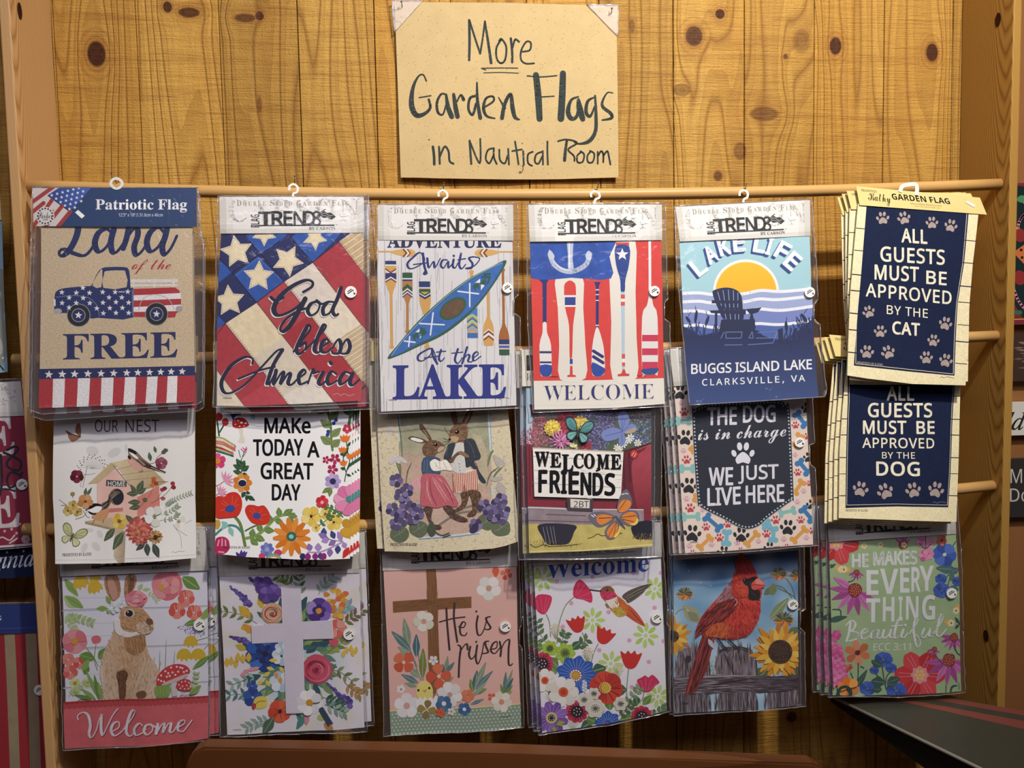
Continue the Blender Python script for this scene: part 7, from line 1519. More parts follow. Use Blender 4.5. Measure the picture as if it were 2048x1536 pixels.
def art_cardinal(s):
    s.p(lambda x, y: mixc(mixc('#3f6394', '#6fa2c4', min(1, max(0, (y-120)/300))), '#b9d6e2', min(1, max(0, .35+.75*noise.noise((x/170, y/150, 4))+(y-500)/1400))), '80,60 1020,60 1020,1260 80,1270', 0.005)
    s.dots('#e8f0f8', [(295, 310), (368, 332), (208, 226), (540, 300), (180, 180)], 4)
    s.hatch('340,900 450,860 440,1010 350,1000', ['#b9b08a', '#8a9a6a', '#c9c09a'], 120, 30, 8, 70, 3)
    # sunflowers, buds, leaves
    def sun(x, y, r_, n_, cen, half=None):
        for q, w_, c in ((1, .2, ['#d98f24', '#e3a534', '#c97c1c']), (.82, .18, ['#e8b844', '#dc9a2c', '#efc860'])):
            for k in range(n_):
                a = 6.283*k/n_+q; rr_ = r_*q*(1+.14*math.sin(k*2.3)); s.leaf(c[k % 3], x+r_*.25*math.cos(a), y+r_*.25*math.sin(a), x+rr_*math.cos(a), y+rr_*math.sin(a), r_*w_*.62)
        s.e('#6d4420', x, y, r_*cen*1.06); s.e('#3d281c', x, y, r_*cen); s.hatch([(x+r_*cen*math.cos(t*.5), y+r_*cen*math.sin(t*.5)) for t in range(13)], ['#5d4030', '#2c1c14', '#7a5634'], 260, 12, 6, 40, 5, spread=90); s.e('#4a3424', x, y, r_*cen*.5); s.hatch([(x+r_*cen*.5*math.cos(t*.5), y+r_*cen*.5*math.sin(t*.5)) for t in range(13)], ['#5d4630', '#3a2a1c'], 70, 10, 5, 40, 6, spread=90)
    s.leaf('#8a9a6c', 800, 580, 940, 420, 34, '#b9c49a'); s.leaf('#5d6a48', 690, 1040, 800, 930, 60, '#8a9a6c'); s.leaf('#55644a', 990, 1030, 960, 900, 50); s.leaf('#6d7a50', 1010, 640, 930, 700, 30)
    s.s('#6a7454', 8, '840,330 900,350 960,420|920,280 960,340 985,420|990,430 960,400 860,350'); s.leaf('#6a7a54', 760, 400, 830, 340, 24); s.blob('#7a8454', 822, 362, 26, 40, 10)
    for x, y, r_, t, c in ((868, 240, 62, 200, '#cf7a4c'), (180, 385, 64, 160, '#d98a44'), (905, 575, 76, 190, '#d98a2c'), (1000, 250, 60, 180, '#cf8448')):
        for k in range(9):
            a = math.radians(90+(k-4)*20); s.leaf([c, '#e0a04c', '#b8683c'][k % 3], x, y-10, x+r_*1.05*math.cos(a), y+r_*.9*math.sin(a), r_*.2)
        for k in range(10):
            a = math.radians(-90+(k-4.5)*24); s.leaf(['#6a6a48', '#8a8a5c', '#4d5238'][k % 3], x, y, x+r_*.85*math.cos(a), y+r_*.75*math.sin(a), r_*.16)
    s.leaf('#a3a680', 290, 600, 165, 475, 52, '#c9c8a8'); s.leaf('#8a9070', 280, 590, 200, 520, 30); s.s('#8a9070', 6, '110,540 140,510 190,500')
    # fence
    fw = ['#6d6068', '#8f848a', '#54484e', '#a59a9c', '#443a40']
    for q in ('120,870 150,800 240,785 340,800 350,1005 120,1010', '420,1000 418,850 440,800 520,780 640,790 690,840 692,1000'): s.sp(mott('#786c72', .18, 30), q, n=2); s.hatch(q, fw, 200, 110, 7, 88, 3, spread=4)
    s.e('#3a3034', 205, 870, 20, 28); s.s('#2c2428', 6, '535,850 530,900 545,990|470,830 500,900 520,930', taper=.4)
    for q in ('90,1110 350,1120 345,1270 90,1275', '430,1115 690,1110 690,1270 430,1270', '785,1100 1010,1085 1010,1260 785,1260'): s.p(mott('#6d6268', .18, 30), q); s.hatch(q, fw, 130, 120, 7, 88, 4, spread=3)
    s.s('#332a2e', 5, '140,1130 150,1250|310,1130 300,1260|500,1120 505,1260|640,1120 635,1260|870,1110 880,1250', sm=False)
    sun(875, 812, 205, 19, .40); sun(92, 700, 135, 15, .30)
    s.p(mott('#65585e', .18, 40), '85,1002 690,990 690,1110 400,1122 90,1118'); s.p(mott('#4d4046', .15, 40), '690,1000 1010,985 1010,1085 800,1110 690,1110'); s.hatch('90,1005 690,995 690,1105 90,1115', fw, 240, 130, 7, -1, 6, spread=3); s.hatch('690,1005 1005,990 1005,1080 800,1105 690,1105', ['#54484e', '#3a3034', '#6d6068'], 120, 110, 7, -3, 7, spread=3)
    s.s('#241c20', 7, '360,1060 500,1040 690,1010', taper=.4); s.s('#b0a4a8', 8, '95,1010 400,1000 690,993', taper=.3)
    # tail, body, wing, head
    s.sp('#8a2c2a', '310,700 390,720 370,830 340,950 270,1080 225,1118 188,1105 210,1000 260,850', n=5); s.hatch('310,705 385,722 365,830 335,950 265,1080 225,1112 195,1100 215,1000 262,850', ['#6d1f20', '#a33c36', '#b85048', '#54181a'], 170, 130, 7, 108, 5, spread=5); s.s('#3d1216', 5, '340,720 290,900 215,1110|365,725 330,880 250,1095', taper=.3)
    s.leaf('#c9c4d4', 350, 720, 390, 790, 16)
    bd = '560,215 520,300 450,380 380,460 310,540 270,620 258,705 310,660 310,700 400,712 480,725 580,718 650,690 700,620 728,540 732,450 720,420 700,300'
    s.sp(lambda x, y: mixc(mixc('#c9322a', '#e0503c', .5+.8*noise.noise((x/60, y/70, 2))), '#8a1f22', min(.85, max(0, (y-560)/190)*.8+max(0, (430-x)/400))), bd, 0.004, 4)
    s.hatch(bd, ['#b82a26', '#dd4a38', '#a32222', '#e8664c', '#8f1c1e'], 900, 34, 5, lambda x, y: 75+(600-x)*.14, 8)
    s.sp('#a87a80', '520,300 560,400 540,440 480,440 400,460 450,380', n=4); s.hatch('520,300 560,400 540,440 480,440 400,460 450,380', ['#8d5c60', '#c09aa0', '#b87070', '#75484c'], 170, 36, 6, 125, 9)
    s.sp('#8f2826', '545,430 540,500 480,570 400,620 320,660 258,705 275,620 320,540 390,470 470,440', n=4); s.hatch('545,430 540,500 480,570 400,620 320,660 258,705 275,620 320,540 390,470 470,440', ['#7a1f20', '#a83a34', '#b8504a', '#5d1618'], 260, 70, 6, 140, 10, spread=8)
    s.s('#43100f', 5, '520,480 420,560 290,650|480,460 380,530 280,630|530,510 440,590 330,650|440,460 350,530 290,600', taper=.4); s.s('#2c1a1c', 7, '330,610 285,665 258,706', taper=.3); s.s('#e6b8a8', 6, '545,425 560,450 540,480', taper=.5)
    s.sp('#cf6a34', '350,640 430,600 500,640 470,710 400,705 330,690', n=4); s.hatch('350,640 430,600 520,640 490,710 400,705 330,690', ['#b8482a', '#d9783c', '#a33424', '#c95c34'], 160, 40, 6, 115, 11)
    hd = '560,215 555,150 575,115 605,100 640,150 690,230 715,275 740,300 730,420 700,430 640,410 560,420 520,380 530,290'
    s.sp(lambda x, y: mixc('#b82a24', '#dc4a34', .5+.8*noise.noise((x/40, y/50, 6))), hd, 0.004, 4); s.hatch(hd, ['#a32220', '#d9442f', '#c2352a', '#8a1a1c'], 340, 34, 5, lambda x, y: 70, 12); s.sp('#a82622', '555,215 548,170 560,130 600,98 650,150 700,240 640,245 590,235', n=4); s.hatch('555,215 548,170 560,130 600,98 650,150 700,240 640,245 590,235', ['#8a1a1c', '#c23a30', '#b02a26'], 160, 50, 5, 65, 13)
    s.sp('#d95038', '555,300 600,290 640,330 640,400 590,410 550,370', n=4); s.hatch('555,300 600,290 640,330 640,400 590,410 550,370', ['#e0664a', '#c23a2c', '#b02a26'], 140, 22, 4, 60, 14)
    s.sp('#1f1a1c', '598,285 640,278 680,262 715,275 700,290 665,320 668,350 720,365 722,420 690,432 645,418 640,340 610,318', n=4); s.e('#0d0a0a', 615, 290, 13, 14); s.e('#e8e4e0', 611, 286, 3.5); s.s('#4a4244', 4, '655,370 690,400|650,330 660,300', sm=False)
    s.sp('#d9584c', '660,320 690,285 715,272 762,325 715,352 672,358', n=3); s.sp('#e88a7a', '690,290 715,275 755,322 700,318', n=3); s.s('#7a2420', 4, '660,325 700,320 760,326', sm=False)
    s.s('#3a2e34', 12, '420,715 455,765 480,790|500,725 545,770 570,785'); s.s('#3a2e34', 9, '480,785 440,805|480,785 500,812|480,785 520,790|570,780 610,785 640,800|570,780 580,810|570,780 540,790')
    s.t('CARSON', 150, 1187, 205, 1198, '#2a2424', 'sans', .02)
Q_, sQ = flag('packaged garden flag with red cardinal perched on a fence beside a sunflower', (1320, 1080, 3.656), '92,-110 1000,-178 102,1262', (.162, .162, .164),
    '94,40 1003,-10 1008,700 1006,1200 700,1242 100,1264 98,700', '#8fb4cc', art_cardinal, trends_header, '88,-110 1000,-180 1005,72 98,146',
    '76,-118 1040,-192 1052,420 1058,500 1020,520 1018,640 1052,668 1058,1206 600,1250 92,1276 84,500', None, (963, 465, 38), 67, .8, None, 'cloth', 'cardinal flag packs')
copy_thing(Q_, (-0.0045, 0.0115, -0.002), 0.0015, 'second cardinal flag pack, a thin plastic edge showing left of the front one')

def art_everything(s):
    s.p(mott('#a5bd8c', .10, 120, ), '90,90 940,90 940,1110 110,1110')
    dg = '#35584e'
    def cone(x, y, r_, pet, ang0, n_=7, L=1.0, sc=1.0):
        for k in range(n_):
            a = math.radians(ang0+(k-(n_-1)/2)*26); s.leaf(['#b8589c', '#cf7ab4', '#a84a8c'][k % 3], x+r_*.4*math.cos(a), y+r_*.4*math.sin(a), x+pet*math.cos(a), y+pet*math.sin(a), pet*.13); s.s('#8a3474', 2.5, [(x+r_*.6*math.cos(a), y+r_*.6*math.sin(a)), (x+pet*.8*math.cos(a), y+pet*.8*math.sin(a))], sm=False)
        s.blob('#8f2c2c', x, y, r_, r_*1.02); r2 = random.Random(3); s.dots('#d99a5c', [(x+r_*.82*math.sqrt(t)*math.cos(k*2.4), y+r_*.82*math.sqrt(t)*math.sin(k*2.4)) for k in range(24) for t in ((k+.5)/24,)], r_*.085)
    def pop(x, y, r_, n_, t):
        s.petals(['#cf3236', '#d94448', '#c0282e'], x, y, r_, n_, r_*.36, t, .15, .65); s.s('#e88a8a', 3.5, '|'.join(f'{x+r_*.35*math.cos(math.radians(t+k*360/n_+d))},{y+r_*.35*math.sin(math.radians(t+k*360/n_+d))} {x+r_*.85*math.cos(math.radians(t+k*360/n_+d*.6))},{y+r_*.85*math.sin(math.radians(t+k*360/n_+d*.6))}' for k in range(n_) for d in (-9, 9)), sm=False)
        scallop(s, '#e59a9c', x, y, r_*.34, 8); s.dots('#ecc85a', [(x+r_*.16*math.cos(k*1.05), y+r_*.16*math.sin(k*1.05)) for k in range(6)]+[(x, y)], r_*.07)
    pop(160, 165, 140, 6, 10); pop(665, 970, 150, 6, 0)
    def blue(x, y, r_, t=0): s.petals(['#3f62b8', '#3050a0', '#5478c8'], x, y, r_, 6, r_*.46, t); s.blob('#e3e0c4', x, y, r_*.16, r_*.16)
    s.s(dg, 6, '810,300 850,210 880,160|850,360 830,440 840,520|850,300 870,380 890,420|800,390 840,360')
    for q in ((880, 330, 760, 320, 30), (850, 350, 900, 320, 20), (830, 450, 900, 450, 26), (860, 330, 850, 400, 14)): s.leaf('#4d7270', *q, vein='#7fa098')
    blue(812, 238, 72, 10); 
    for x, y, r_, t in ((790, 385, 36, 200), (890, 400, 34, 160), (795, 455, 52, 190), (450, 880, 56, 0), (495, 930, 34, -30), (395, 945, 30, -10), (355, 1055, 52, 0), (525, 1065, 60, 0)):
        s.petals(['#3f62b8', '#3050a0', '#4a6cc0'], x, y, r_, 7, r_*.42, t, .1, .8, .85); s.s('#24407f', 3, f'{x-r_*.4},{y-r_*.3} {x},{y+r_*.4}|{x},{y-r_*.5} {x},{y+r_*.4}|{x+r_*.4},{y-r_*.3} {x},{y+r_*.4}', sm=False)
    cone(272, 455, 42, 155, 120, 8); cone(283, 345, 18, 52, 95, 6); cone(565, 180, 26, 60, -90, 5); cone(873, 742, 26, 84, 110, 7); cone(752, 812, 16, 44, 100, 6); cone(840, 880, 42, 150, 95, 7)
    s.s(dg, 5, '230,405 260,395 275,375|755,840 780,880 800,900|875,790 890,830 910,850|820,1070 822,1030')
    for x, y, c in ((700, 230, '#d9709a'), (720, 165, '#e08aac'), (675, 160, '#d9709a'), (690, 245, '#c95c8a'), (715, 235, '#e08aac')): s.petals([c, '#e39ab8'], x, y, 34, 5, 15, x)
    s.s(dg, 5, '700,130 698,200|660,170 695,200 730,175'); s.petals(['#d9604c', '#e0785c'], 795, 152, 34, 5, 13, 10); s.e('#8a2c24', 795, 152, 8)
    for x, y in ((330, 188), (430, 180), (570, 180)): s.petals('#ecdc9a', x, y, 18, 5, 8, 0); s.e('#c98a3c', x, y, 5)
    for x, y, t in ((190, 330, 190), (885, 580, -60), (855, 655, 190), (205, 330, 10)): s.leaf('#e0b860', x, y-4, x+44*math.cos(math.radians(t)), y+44*math.sin(math.radians(t)), 22); s.petals('#efe0a8', x, y, 22, 5, 10, t); s.e('#8a5a2c', x, y, 6)
    s.s(dg, 7, '880,625 900,650 915,660|885,690 910,660'); s.leaf(dg, 905, 660, 880, 620, 10); s.leaf(dg, 905, 665, 880, 690, 10); s.s('#3d5f54', 7, '130,300 110,310|135,570 180,575 185,610'); s.leaf('#3d5f54', 100, 640, 225, 615, 18); s.leaf(dg, 120, 320, 155, 295, 8)
    for k in range(20): x, y = 165+(k*37) % 70-35, 800+k*11; s.petals(['#d9649a', '#e084b0', '#c95088'], x, y, 34, 5, 15, k*20) if y < 1040 else None
    for x, y in ((160, 725), (150, 740)): s.petals(['#d9649a', '#c95088'], x, y, 30, 5, 13, x)
    s.petals(['#d9784c', '#e0906a', '#c96a40'], 290, 838, 78, 6, 22, 20); s.blob('#5a2424', 292, 838, 16, 16); s.petals(['#cf5a44', '#d9705a'], 238, 928, 26, 5, 10, 0)
    s.s(dg, 6, '295,900 295,980 280,1060|250,960 270,1010 280,1050|310,920 330,930|440,900 450,980 465,1060|400,960 430,1000 450,1030|495,950 470,980 460,1040')
    for q in ((280, 1055, 350, 940, 18), (440, 920, 375, 885, 24), (470, 1020, 545, 990, 28), (455, 1020, 375, 1010, 34), (440, 1060, 380, 1060, 22), (470, 1030, 520, 1030, 20)): s.leaf(dg, *q, vein='#6a8a74')
    s.petals(['#e08a3c', '#d9782c', '#e8a054'], 230, 1050, 70, 6, 26, 15); s.ring('#2f4a48', 205, 1075, 40, 36, 18); s.s(dg, 14, '850,1090 860,1045 895,1035|905,1060 905,1020', taper=.4)
    wt = '#e6e8e4'
    s.t('HE', 258, 240, 355, 316, wt, 'sans', .03, dy=-3); s.t('MAKES', 388, 226, 645, 306, wt, 'sans', .03, dy=-10)
    for ch, x0, x1, y0, y1 in (('E', 342, 415, 334, 484), ('V', 425, 535, 326, 478), ('E', 545, 600, 320, 470), ('R', 612, 668, 314, 464), ('Y', 660, 748, 306, 458)): s.t(ch, x0, y0, x1, y1, wt, 'sansb', 0)
    for ch, x0, x1, y0, y1 in (('T', 340, 425, 505, 652), ('H', 442, 512, 498, 646), ('I', 536, 560, 494, 640), ('N', 580, 655, 490, 634), ('G', 675, 755, 482, 636)): s.t(ch, x0, y0, x1, y1, wt, 'sansb', 0)
    for q in ('245,650 235,720 222,765|215,670 250,640 275,660 262,695 240,705 290,715 285,750 240,765', '310,725 350,705 335,690 310,720 320,752 350,745 375,725', '410,700 385,705 370,735 385,752 410,735 418,700 412,740 430,748 450,715', '450,700 442,735 460,748 485,715 492,698 485,738 505,745', '530,640 512,720 520,748 540,735|495,675 560,668', '565,695 552,735 570,742 590,715|575,665 577,668', '600,720 640,660 655,625 640,625 625,680 635,760 650,800 668,780 655,740 620,715', '690,690 675,730 695,742 722,700 728,690 720,730 740,735', '745,720 790,650 805,610 790,605 770,670 765,720 785,735 825,690'): s.s(wt, 15, q, pen=.5)
    s.t('ECC 3:11', 388, 782, 612, 826, '#e0e3dc', 'sans', .005, dy=-6)
R_, sR = flag('front packaged sage green garden flag with wildflowers reading HE MAKES EVERY THING Beautiful', (1620, 1030, 3.035), '102,-40 872,-95 136,1090', (.174, .174, .176),
    '112,60 876,20 906,500 919,1070 650,1086 300,1101 135,1092 130,600', '#a9c08f', art_everything, trends_header, '98,-42 872,-97 881,112 110,163',
    '92,-48 884,-105 905,200 925,700 938,1075 500,1104 100,1098 98,600', None, (847, 468, 32), 71, .9, [('bl', .004, .3)], 'cloth', 'everything beautiful flag packs')
for k, lb_ in enumerate(('second sage green HE MAKES EVERY THING pack, edge showing just left of the front one', 'third sage green HE MAKES EVERY THING pack, outermost edge left of the front one')):
    copy_thing(R_, (-0.0115*(k+1), 0.0115*(k+1), 0.001*(k+1)), 0.001*(k+1), lb_)

# ================================================================== hand-lettered sign on the wall
def art_sign(s):
    k = '#39403d'
    def S(w, q, pen=0): s.s(k, w, q, pen=pen)
    S(18, '725,148,1 728,300,1.1 725,440,1'); S(15, '727,150 770,285 806,392'); S(14, '806,392 826,270 840,156'); S(19, '840,158,.8 866,320,1 886,460,1.1')
    S(15, '960,288 925,350 928,430 960,462 990,430 996,340 962,285 945,300'); S(18, '1030,280 1040,380 1040,455'); S(15, '1042,350 1062,288 1090,305'); S(14, '1105,378 1168,366 1176,312 1142,306 1106,370 1105,435 1140,464 1200,462')
    S(9, '815,500 940,497 1080,498|815,500 846,512'); S(8, '832,533 960,530 1086,535')
    S(30, '412,592,.4 388,545,.4 350,562,.5 312,650,.9 304,770,1.35 338,842,1.3 395,835,.9 440,790,.7 430,728,.6'); S(11, '360,714 445,700')
    S(20, '556,692,.7 520,690,.8 490,750,1 496,822,1 532,840,.7 556,770,.7'); S(34, '556,692,.5 572,790,1 598,856,1.1'); S(34, '612,692,.7 626,790,1 640,856,1'); S(22, '636,744,.6 664,696,.7 684,730,1.2')
    S(20, '772,702 730,722 720,800 750,842 776,760'); S(26, '782,605,.5 786,740,.9 806,866,1.1'); S(20, '830,790,.7 902,742,.8 896,706,.8 848,722,.9 830,792,1.2 852,850,1 912,868,.6')
    S(22, '940,714,.4 985,792,1'); S(30, '965,866,1 985,762,.9 1028,690,.8 1042,790,1.1 1060,860,.9 1092,876,.4')
    S(11, '1150,555 1250,562 1366,552|1215,712 1346,703'); S(50, '1214,548,.9 1230,700,1 1240,870,.9'); S(50, '1412,535,.9 1406,700,1 1396,868,1')
    S(34, '1524,708,.4 1472,732,.6 1448,812,1 1470,866,1 1512,850,.7 1532,740,.5'); S(48, '1524,730,.5 1534,800,1 1556,872,.8'); S(22, '1642,712,.5 1592,742,1 1580,822,1.2 1610,852,.9 1642,780,.6'); S(24, '1646,700,.6 1652,850,1 1648,960,1.1 1604,1032,1.2 1532,1052,.6 1494,1040,.4'); S(22, '1776,682,.4 1735,680,.5 1700,742,.8 1704,786,1.1 1760,832,1.2 1764,866,1 1698,880,.6')
    S(20, '460,1076 468,1140 470,1204'); s.dots(k, '432,1024', 6); S(16, '505,1076 510,1200|510,1150 545,1076 574,1110 582,1180 610,1200')
    S(17, '728,1032 740,1200'); S(14, '728,1032 802,1195 806,1018'); S(14, '902,1086 862,1100 846,1160 872,1196 902,1140|905,1086 906,1150 926,1200|945,1096 950,1170 985,1196 1006,1140|1010,1090 1016,1204|1060,1036 1074,1120 1086,1202|1040,1106 1110,1094|1120,1106 1125,1206|1190,1110 1156,1130 1156,1190 1185,1212|1256,1110 1216,1130 1206,1180 1232,1196 1262,1140|1264,1104 1266,1202|1298,1034 1298,1110 1302,1202'); s.dots(k, '1113,1050', 5)
    S(22, '1440,1026,.8 1430,1100,1 1424,1172,1.1'); S(13, '1376,1032 1428,1020 1490,1030 1512,1050 1450,1092 1492,1140 1496,1176|1546,1110 1516,1140 1520,1186 1556,1182 1566,1130 1540,1106|1616,1106 1590,1140 1596,1186 1630,1182 1640,1125 1608,1104|1665,1110 1666,1196|1668,1140 1690,1106 1706,1130 1706,1186|1706,1140 1735,1106 1748,1150 1758,1202')
    s.dots('#5a4c30', '1757,944', 4); r = random.Random(8); s.dots('#a48a56', [(r.uniform(200, 1800), r.uniform(40, 1290)) for _ in range(420)], 2.6); s.dots('#d6c08e', [(r.uniform(200, 1800), r.uniform(40, 1290)) for _ in range(300)], 2.4)
SGC = (740, 0, 3.657)
q_ = [(SGC[0]+x/SGC[2], SGC[1]+y/SGC[2]) for x, y in ((180, 15), (1812, 38), (225, 1300))]
sg_loc = at(q_[0][0]+220, q_[0][1]+5, 0.004)
sign = empty('paper_sign', sg_loc, 'tan paper sign hand-lettered More Garden Flags in Nautical Room, pinned on the board wall', 'sign')
sg = Sheet(sg_loc, SGC, q_, (.0085, .0085, .013), 77, .8, 0.0, None)
sg.body('180,16 1000,22 1812,40 1806,265 1812,800 1818,1297 1400,1308 1000,1312 500,1306 340,1300 225,1298 205,700', mott('#c6ad7c', .05, 90), 0.0008); art_sign(sg)
sg.build('paper_sheet', M['kraft'], sign, '#cdb178')
for tri in ('160,8 386,8 178,236', '1588,34 1816,36 1814,264'):
    bag_part(sign, sg, tri, 0.0022, -0.0016); o_ = sign.children[-1]; o_.name = 'corner_protector'; o_.data.materials[0] = M['corner']; o_['label'] = 'clear plastic corner'
for x, y in ((236, 55), (1764, 100), (1118, 1245)):
    p_ = sg.point(x, y, 0.006); V_, F_ = tube([p_+Vector((0, 0.0075, 0.002)), p_, p_+Vector((-0.001, -0.006, 0.006))], 0.0008, 8); V2, F2 = tube([p_+Vector((-.001, -.006, .006)), p_+Vector((-.0012, -.0072, .0072))], 0.0022, 10)
    mesh_obj('pin', V_+V2, F_+[tuple(i+len(V_) for i in f) for f in F2], M['nail'], sign, True)

# ================================================================== neighbouring rack, left
def art_stone(s):
    s.p(mott('#8fb3c4', .12, 20), '-200,400 40,400 40,800 -200,800'); 
    for x, y, a, b in ((-4, 600, 18, 40), (-8, 660, 22, 36), (0, 700, 14, 30), (-30, 620, 40, 60), (-4, 560, 14, 26)): s.blob('#8d9088', x, y, a, b); s.blob('#b0b2a8', x-3, y-6, a*.6, b*.6)
    s.s('#3a3a3c', 3, '-60,735 -10,728 6,740'); s.dots('#f0f4f6', '5,716', 2)
flag('pale blue flag with grey stone shapes, uppermost at the left edge', (0, 0, 1.0), '-190,430 2,430 -175,760', (.098, .098, .104), '-190,420 2,420 8,600 14,744 -175,762', '#8fb3c4', art_stone, kraft_header, '-205,380 0,380 4,440 -200,445', None, None, None, 81, .6, None, 'cloth')
def art_crimson(s):
    s.p(mott('#96213f', .08, 40), '-250,820 90,820 90,1120 -250,1120')
    for x0, x1, y0, y1 in ((-26, 30, 838, 912), (-22, 40, 976, 1056)): s.t('E', x0, y0, x1, y1, '#e8dedb', 'serif', .012, dy=-4, sh=-6)
    s.s('#e8dedb', 3, '-150,850 -60,850|-150,1000 -60,1000', sm=False)
    s.s('#2a2030', 5, '8,905 30,915 42,925 38,940 22,938 14,925 36,900 30,893 14,900|40,950 22,945 14,960 20,975 36,965 44,945|2,910 4,960 0,990'); s.s('#2a2030', 4, '-20,985 8,978 30,982')
    for x, y in ((10, 1062), (24, 1058), (34, 1066), (46, 1056), (-8, 1066), (28, 1050), (14, 1050), (40, 1048)): s.star('#e3d3d0', x, y, 4)
    s.s('#e3d3d0', 3, '-10,1082 5,1074 20,1080 30,1070|20,1086 36,1076'); s.petals('#d9b8b8', 52, 1078, 9, 6, 4); s.s('#e8dedb', 4, '-200,1108 66,1088', sm=False)
flag('crimson flag with large white letters and printed beige card, cut off at the left edge', (0, 0, 1.0), '-215,775 44,765 -190,1105', (.106, .106, .110), '-215,770 44,764 50,832 58,960 66,1091 -190,1108', '#96213f', art_crimson, trends_header, '-225,775 43,762 50,831 -215,842', '-230,768 46,757 54,840 70,1092 -190,1112', None, (46, 968, 11), 83, .6, None, 'cloth')
flag('navy flag with white script ending in rginia, hanging below the crimson flag', (0, 0, 1.0), '-190,1010 62,1000 -180,1165', (.092, .092, .094), '-190,1010 62,1000 70,1153 -180,1168', '#1d2644', lambda s: (s.t('Virginia', -62, 1106, 64, 1152, '#d5d8e0', 'ital', .004, dy=-8, sh=4)), kraft_header, '-200,960 60,950 62,1002 -195,1012', None, None, None, 85, .6, None, 'cloth')
def art_stripes(s):
    s.p(mott('#a8202a', .08, 40), '-250,1240 140,1240 140,1600 -250,1600')
    for a, b, c, d in ((-56, -35, -22, 2), (8, 29, 24, 44), (50.5, 72, 64, 85.5)): s.p(mott('#a89572', .12, 20), [(a, 1255), (b, 1255), (d, 1600), (c, 1600)])
flag('faded red and tan striped flag under a royal blue card at the left edge', (0, 0, 1.0), '-200,1215 73,1206 -160,1640', (.10, .10, .102), '-200,1215 73,1207 78,1270 98,1560 104,1640 -160,1650', '#a8202a', art_stripes,
     lambda s, q: (s.body(q, '#20377c', .0006), s.t('FLAG', -60, 1230, 6, 1240, '#e6e8f0', 'serif'), s.s('#4a62a8', 1, '-200,1262 73,1254', sm=False)), '-210,1215 74,1206 79,1264 -205,1274', '-215,1210 76,1203 84,1270 108,1640 -160,1655', None, (81, 1378, 10.5), 87, .6, None, 'cloth')

# ================================================================== things on the wall right of the rack
def slab(name, label, cat, px, d, th, mat, art=None, acol='#444444', g=None):
    """a board hung on the wall: outline in pixels at distance d, real thickness th, print on the front"""
    loc = at(px[0][0], px[0][1], d); root = empty(name, loc, label, cat)
    P = [at(x, y, d) for x, y in px]; n = len(P); V = [p for p in P]+[p+Vector((0, th, 0)) for p in P]
    F = [tuple(range(n))[::-1], tuple(range(n, 2*n))]+[(i, (i+1) % n, n+(i+1) % n, n+i) for i in range(n)]
    mesh_obj('board', V, F, mat, root)
    if art:
        s = Sheet(loc, (0, 0, 1.0), px[:2]+[px[-1]], (d+.0004, d+.0004, d+.0004), 3, 0.0); s.body(px, acol, 0); art(s); s.build('painted_face', M['card'], root)
    return root
def art_plaque(s):
    s.p('#7a2f34', '1990,350 2230,350 2230,660 1990,660'); s.sp('#1c2a2c', '2020,380 2060,375 2120,400 2130,500 2110,620 2050,640 2015,560 2010,450', n=4)
    s.s('#d98a9c', 5, '2030,480 2040,440 2056,425 2080,420|2022,560 2036,600 2060,630'); s.s('#d9c04a', 4, '2044,400 2056,412 2070,410|2036,455 2046,470 2056,460|2036,545 2048,552 2060,540'); s.p('#c9703c', '2026,505 2050,488 2074,505 2050,530'); s.dots('#241c1c', '2042,500 2052,508 2044,515', 3); s.blob('#4d8a5c', 2044, 398, 10, 7); s.blob('#8d2f30', 2040, 470, 12, 14); s.blob('#8d2f30', 2040, 555, 12, 14); s.blob('#3f6a48', 2036, 625, 8, 5); s.s('#c9a04a', 2, '2000,640 2200,632', sm=False)
slab('folk_art_plaque', 'maroon folk art plaque with yellow, green and orange painting right of the rack', 'plaque', [(2000, 367), (2200, 362), (2196, 646), (1996, 650)], .034, .018, plain('dark_red_board', '#5a2226', .6), art_plaque, '#7a2f34')
dkw = wood('dark_plank', '#4d3524', '#33211a', '#5f4430', axis='X', rough=.6)
slab('dark_plank_sign', 'dark stained plank sign with pale smudged lettering below the folk art plaque', 'sign', [(1996, 668), (2200, 662), (2200, 757), (1992, 764)], .032, .018, dkw, lambda s: s.hatch('2020,690 2120,690 2120,740 2020,740', ['#6d5a4c', '#8a7464'], 30, 22, 5, 0, 3), '#46322a')
slab('white_script_sign', 'white sign with dark handwritten script right of the rack', 'sign', [(1990, 806), (2200, 800), (2198, 866), (1986, 872)], .032, .016, plain('white_board', '#d9d4c6', .6), lambda s: (s.t('Old', 1976, 824, 2047, 860, '#2c2826', 'ital', .008, sh=6),), '#ddd8cb')
slab('slate_sign', 'dark slate sign with chalk white letters below the white script sign', 'sign', [(1984, 920), (2200, 912), (2196, 1030), (1980, 1036)], .032, .016, plain('slate_board', '#34322f', .8), lambda s: (s.t('M', 2021, 938, 2044, 966, '#cfcac0', 'sans'), s.t('y', 2050, 948, 2064, 974, '#cfcac0', 'sans'), s.t('Dog', 2020, 977, 2078, 1012, '#cfcac0', 'sans')) and None, '#34322f')

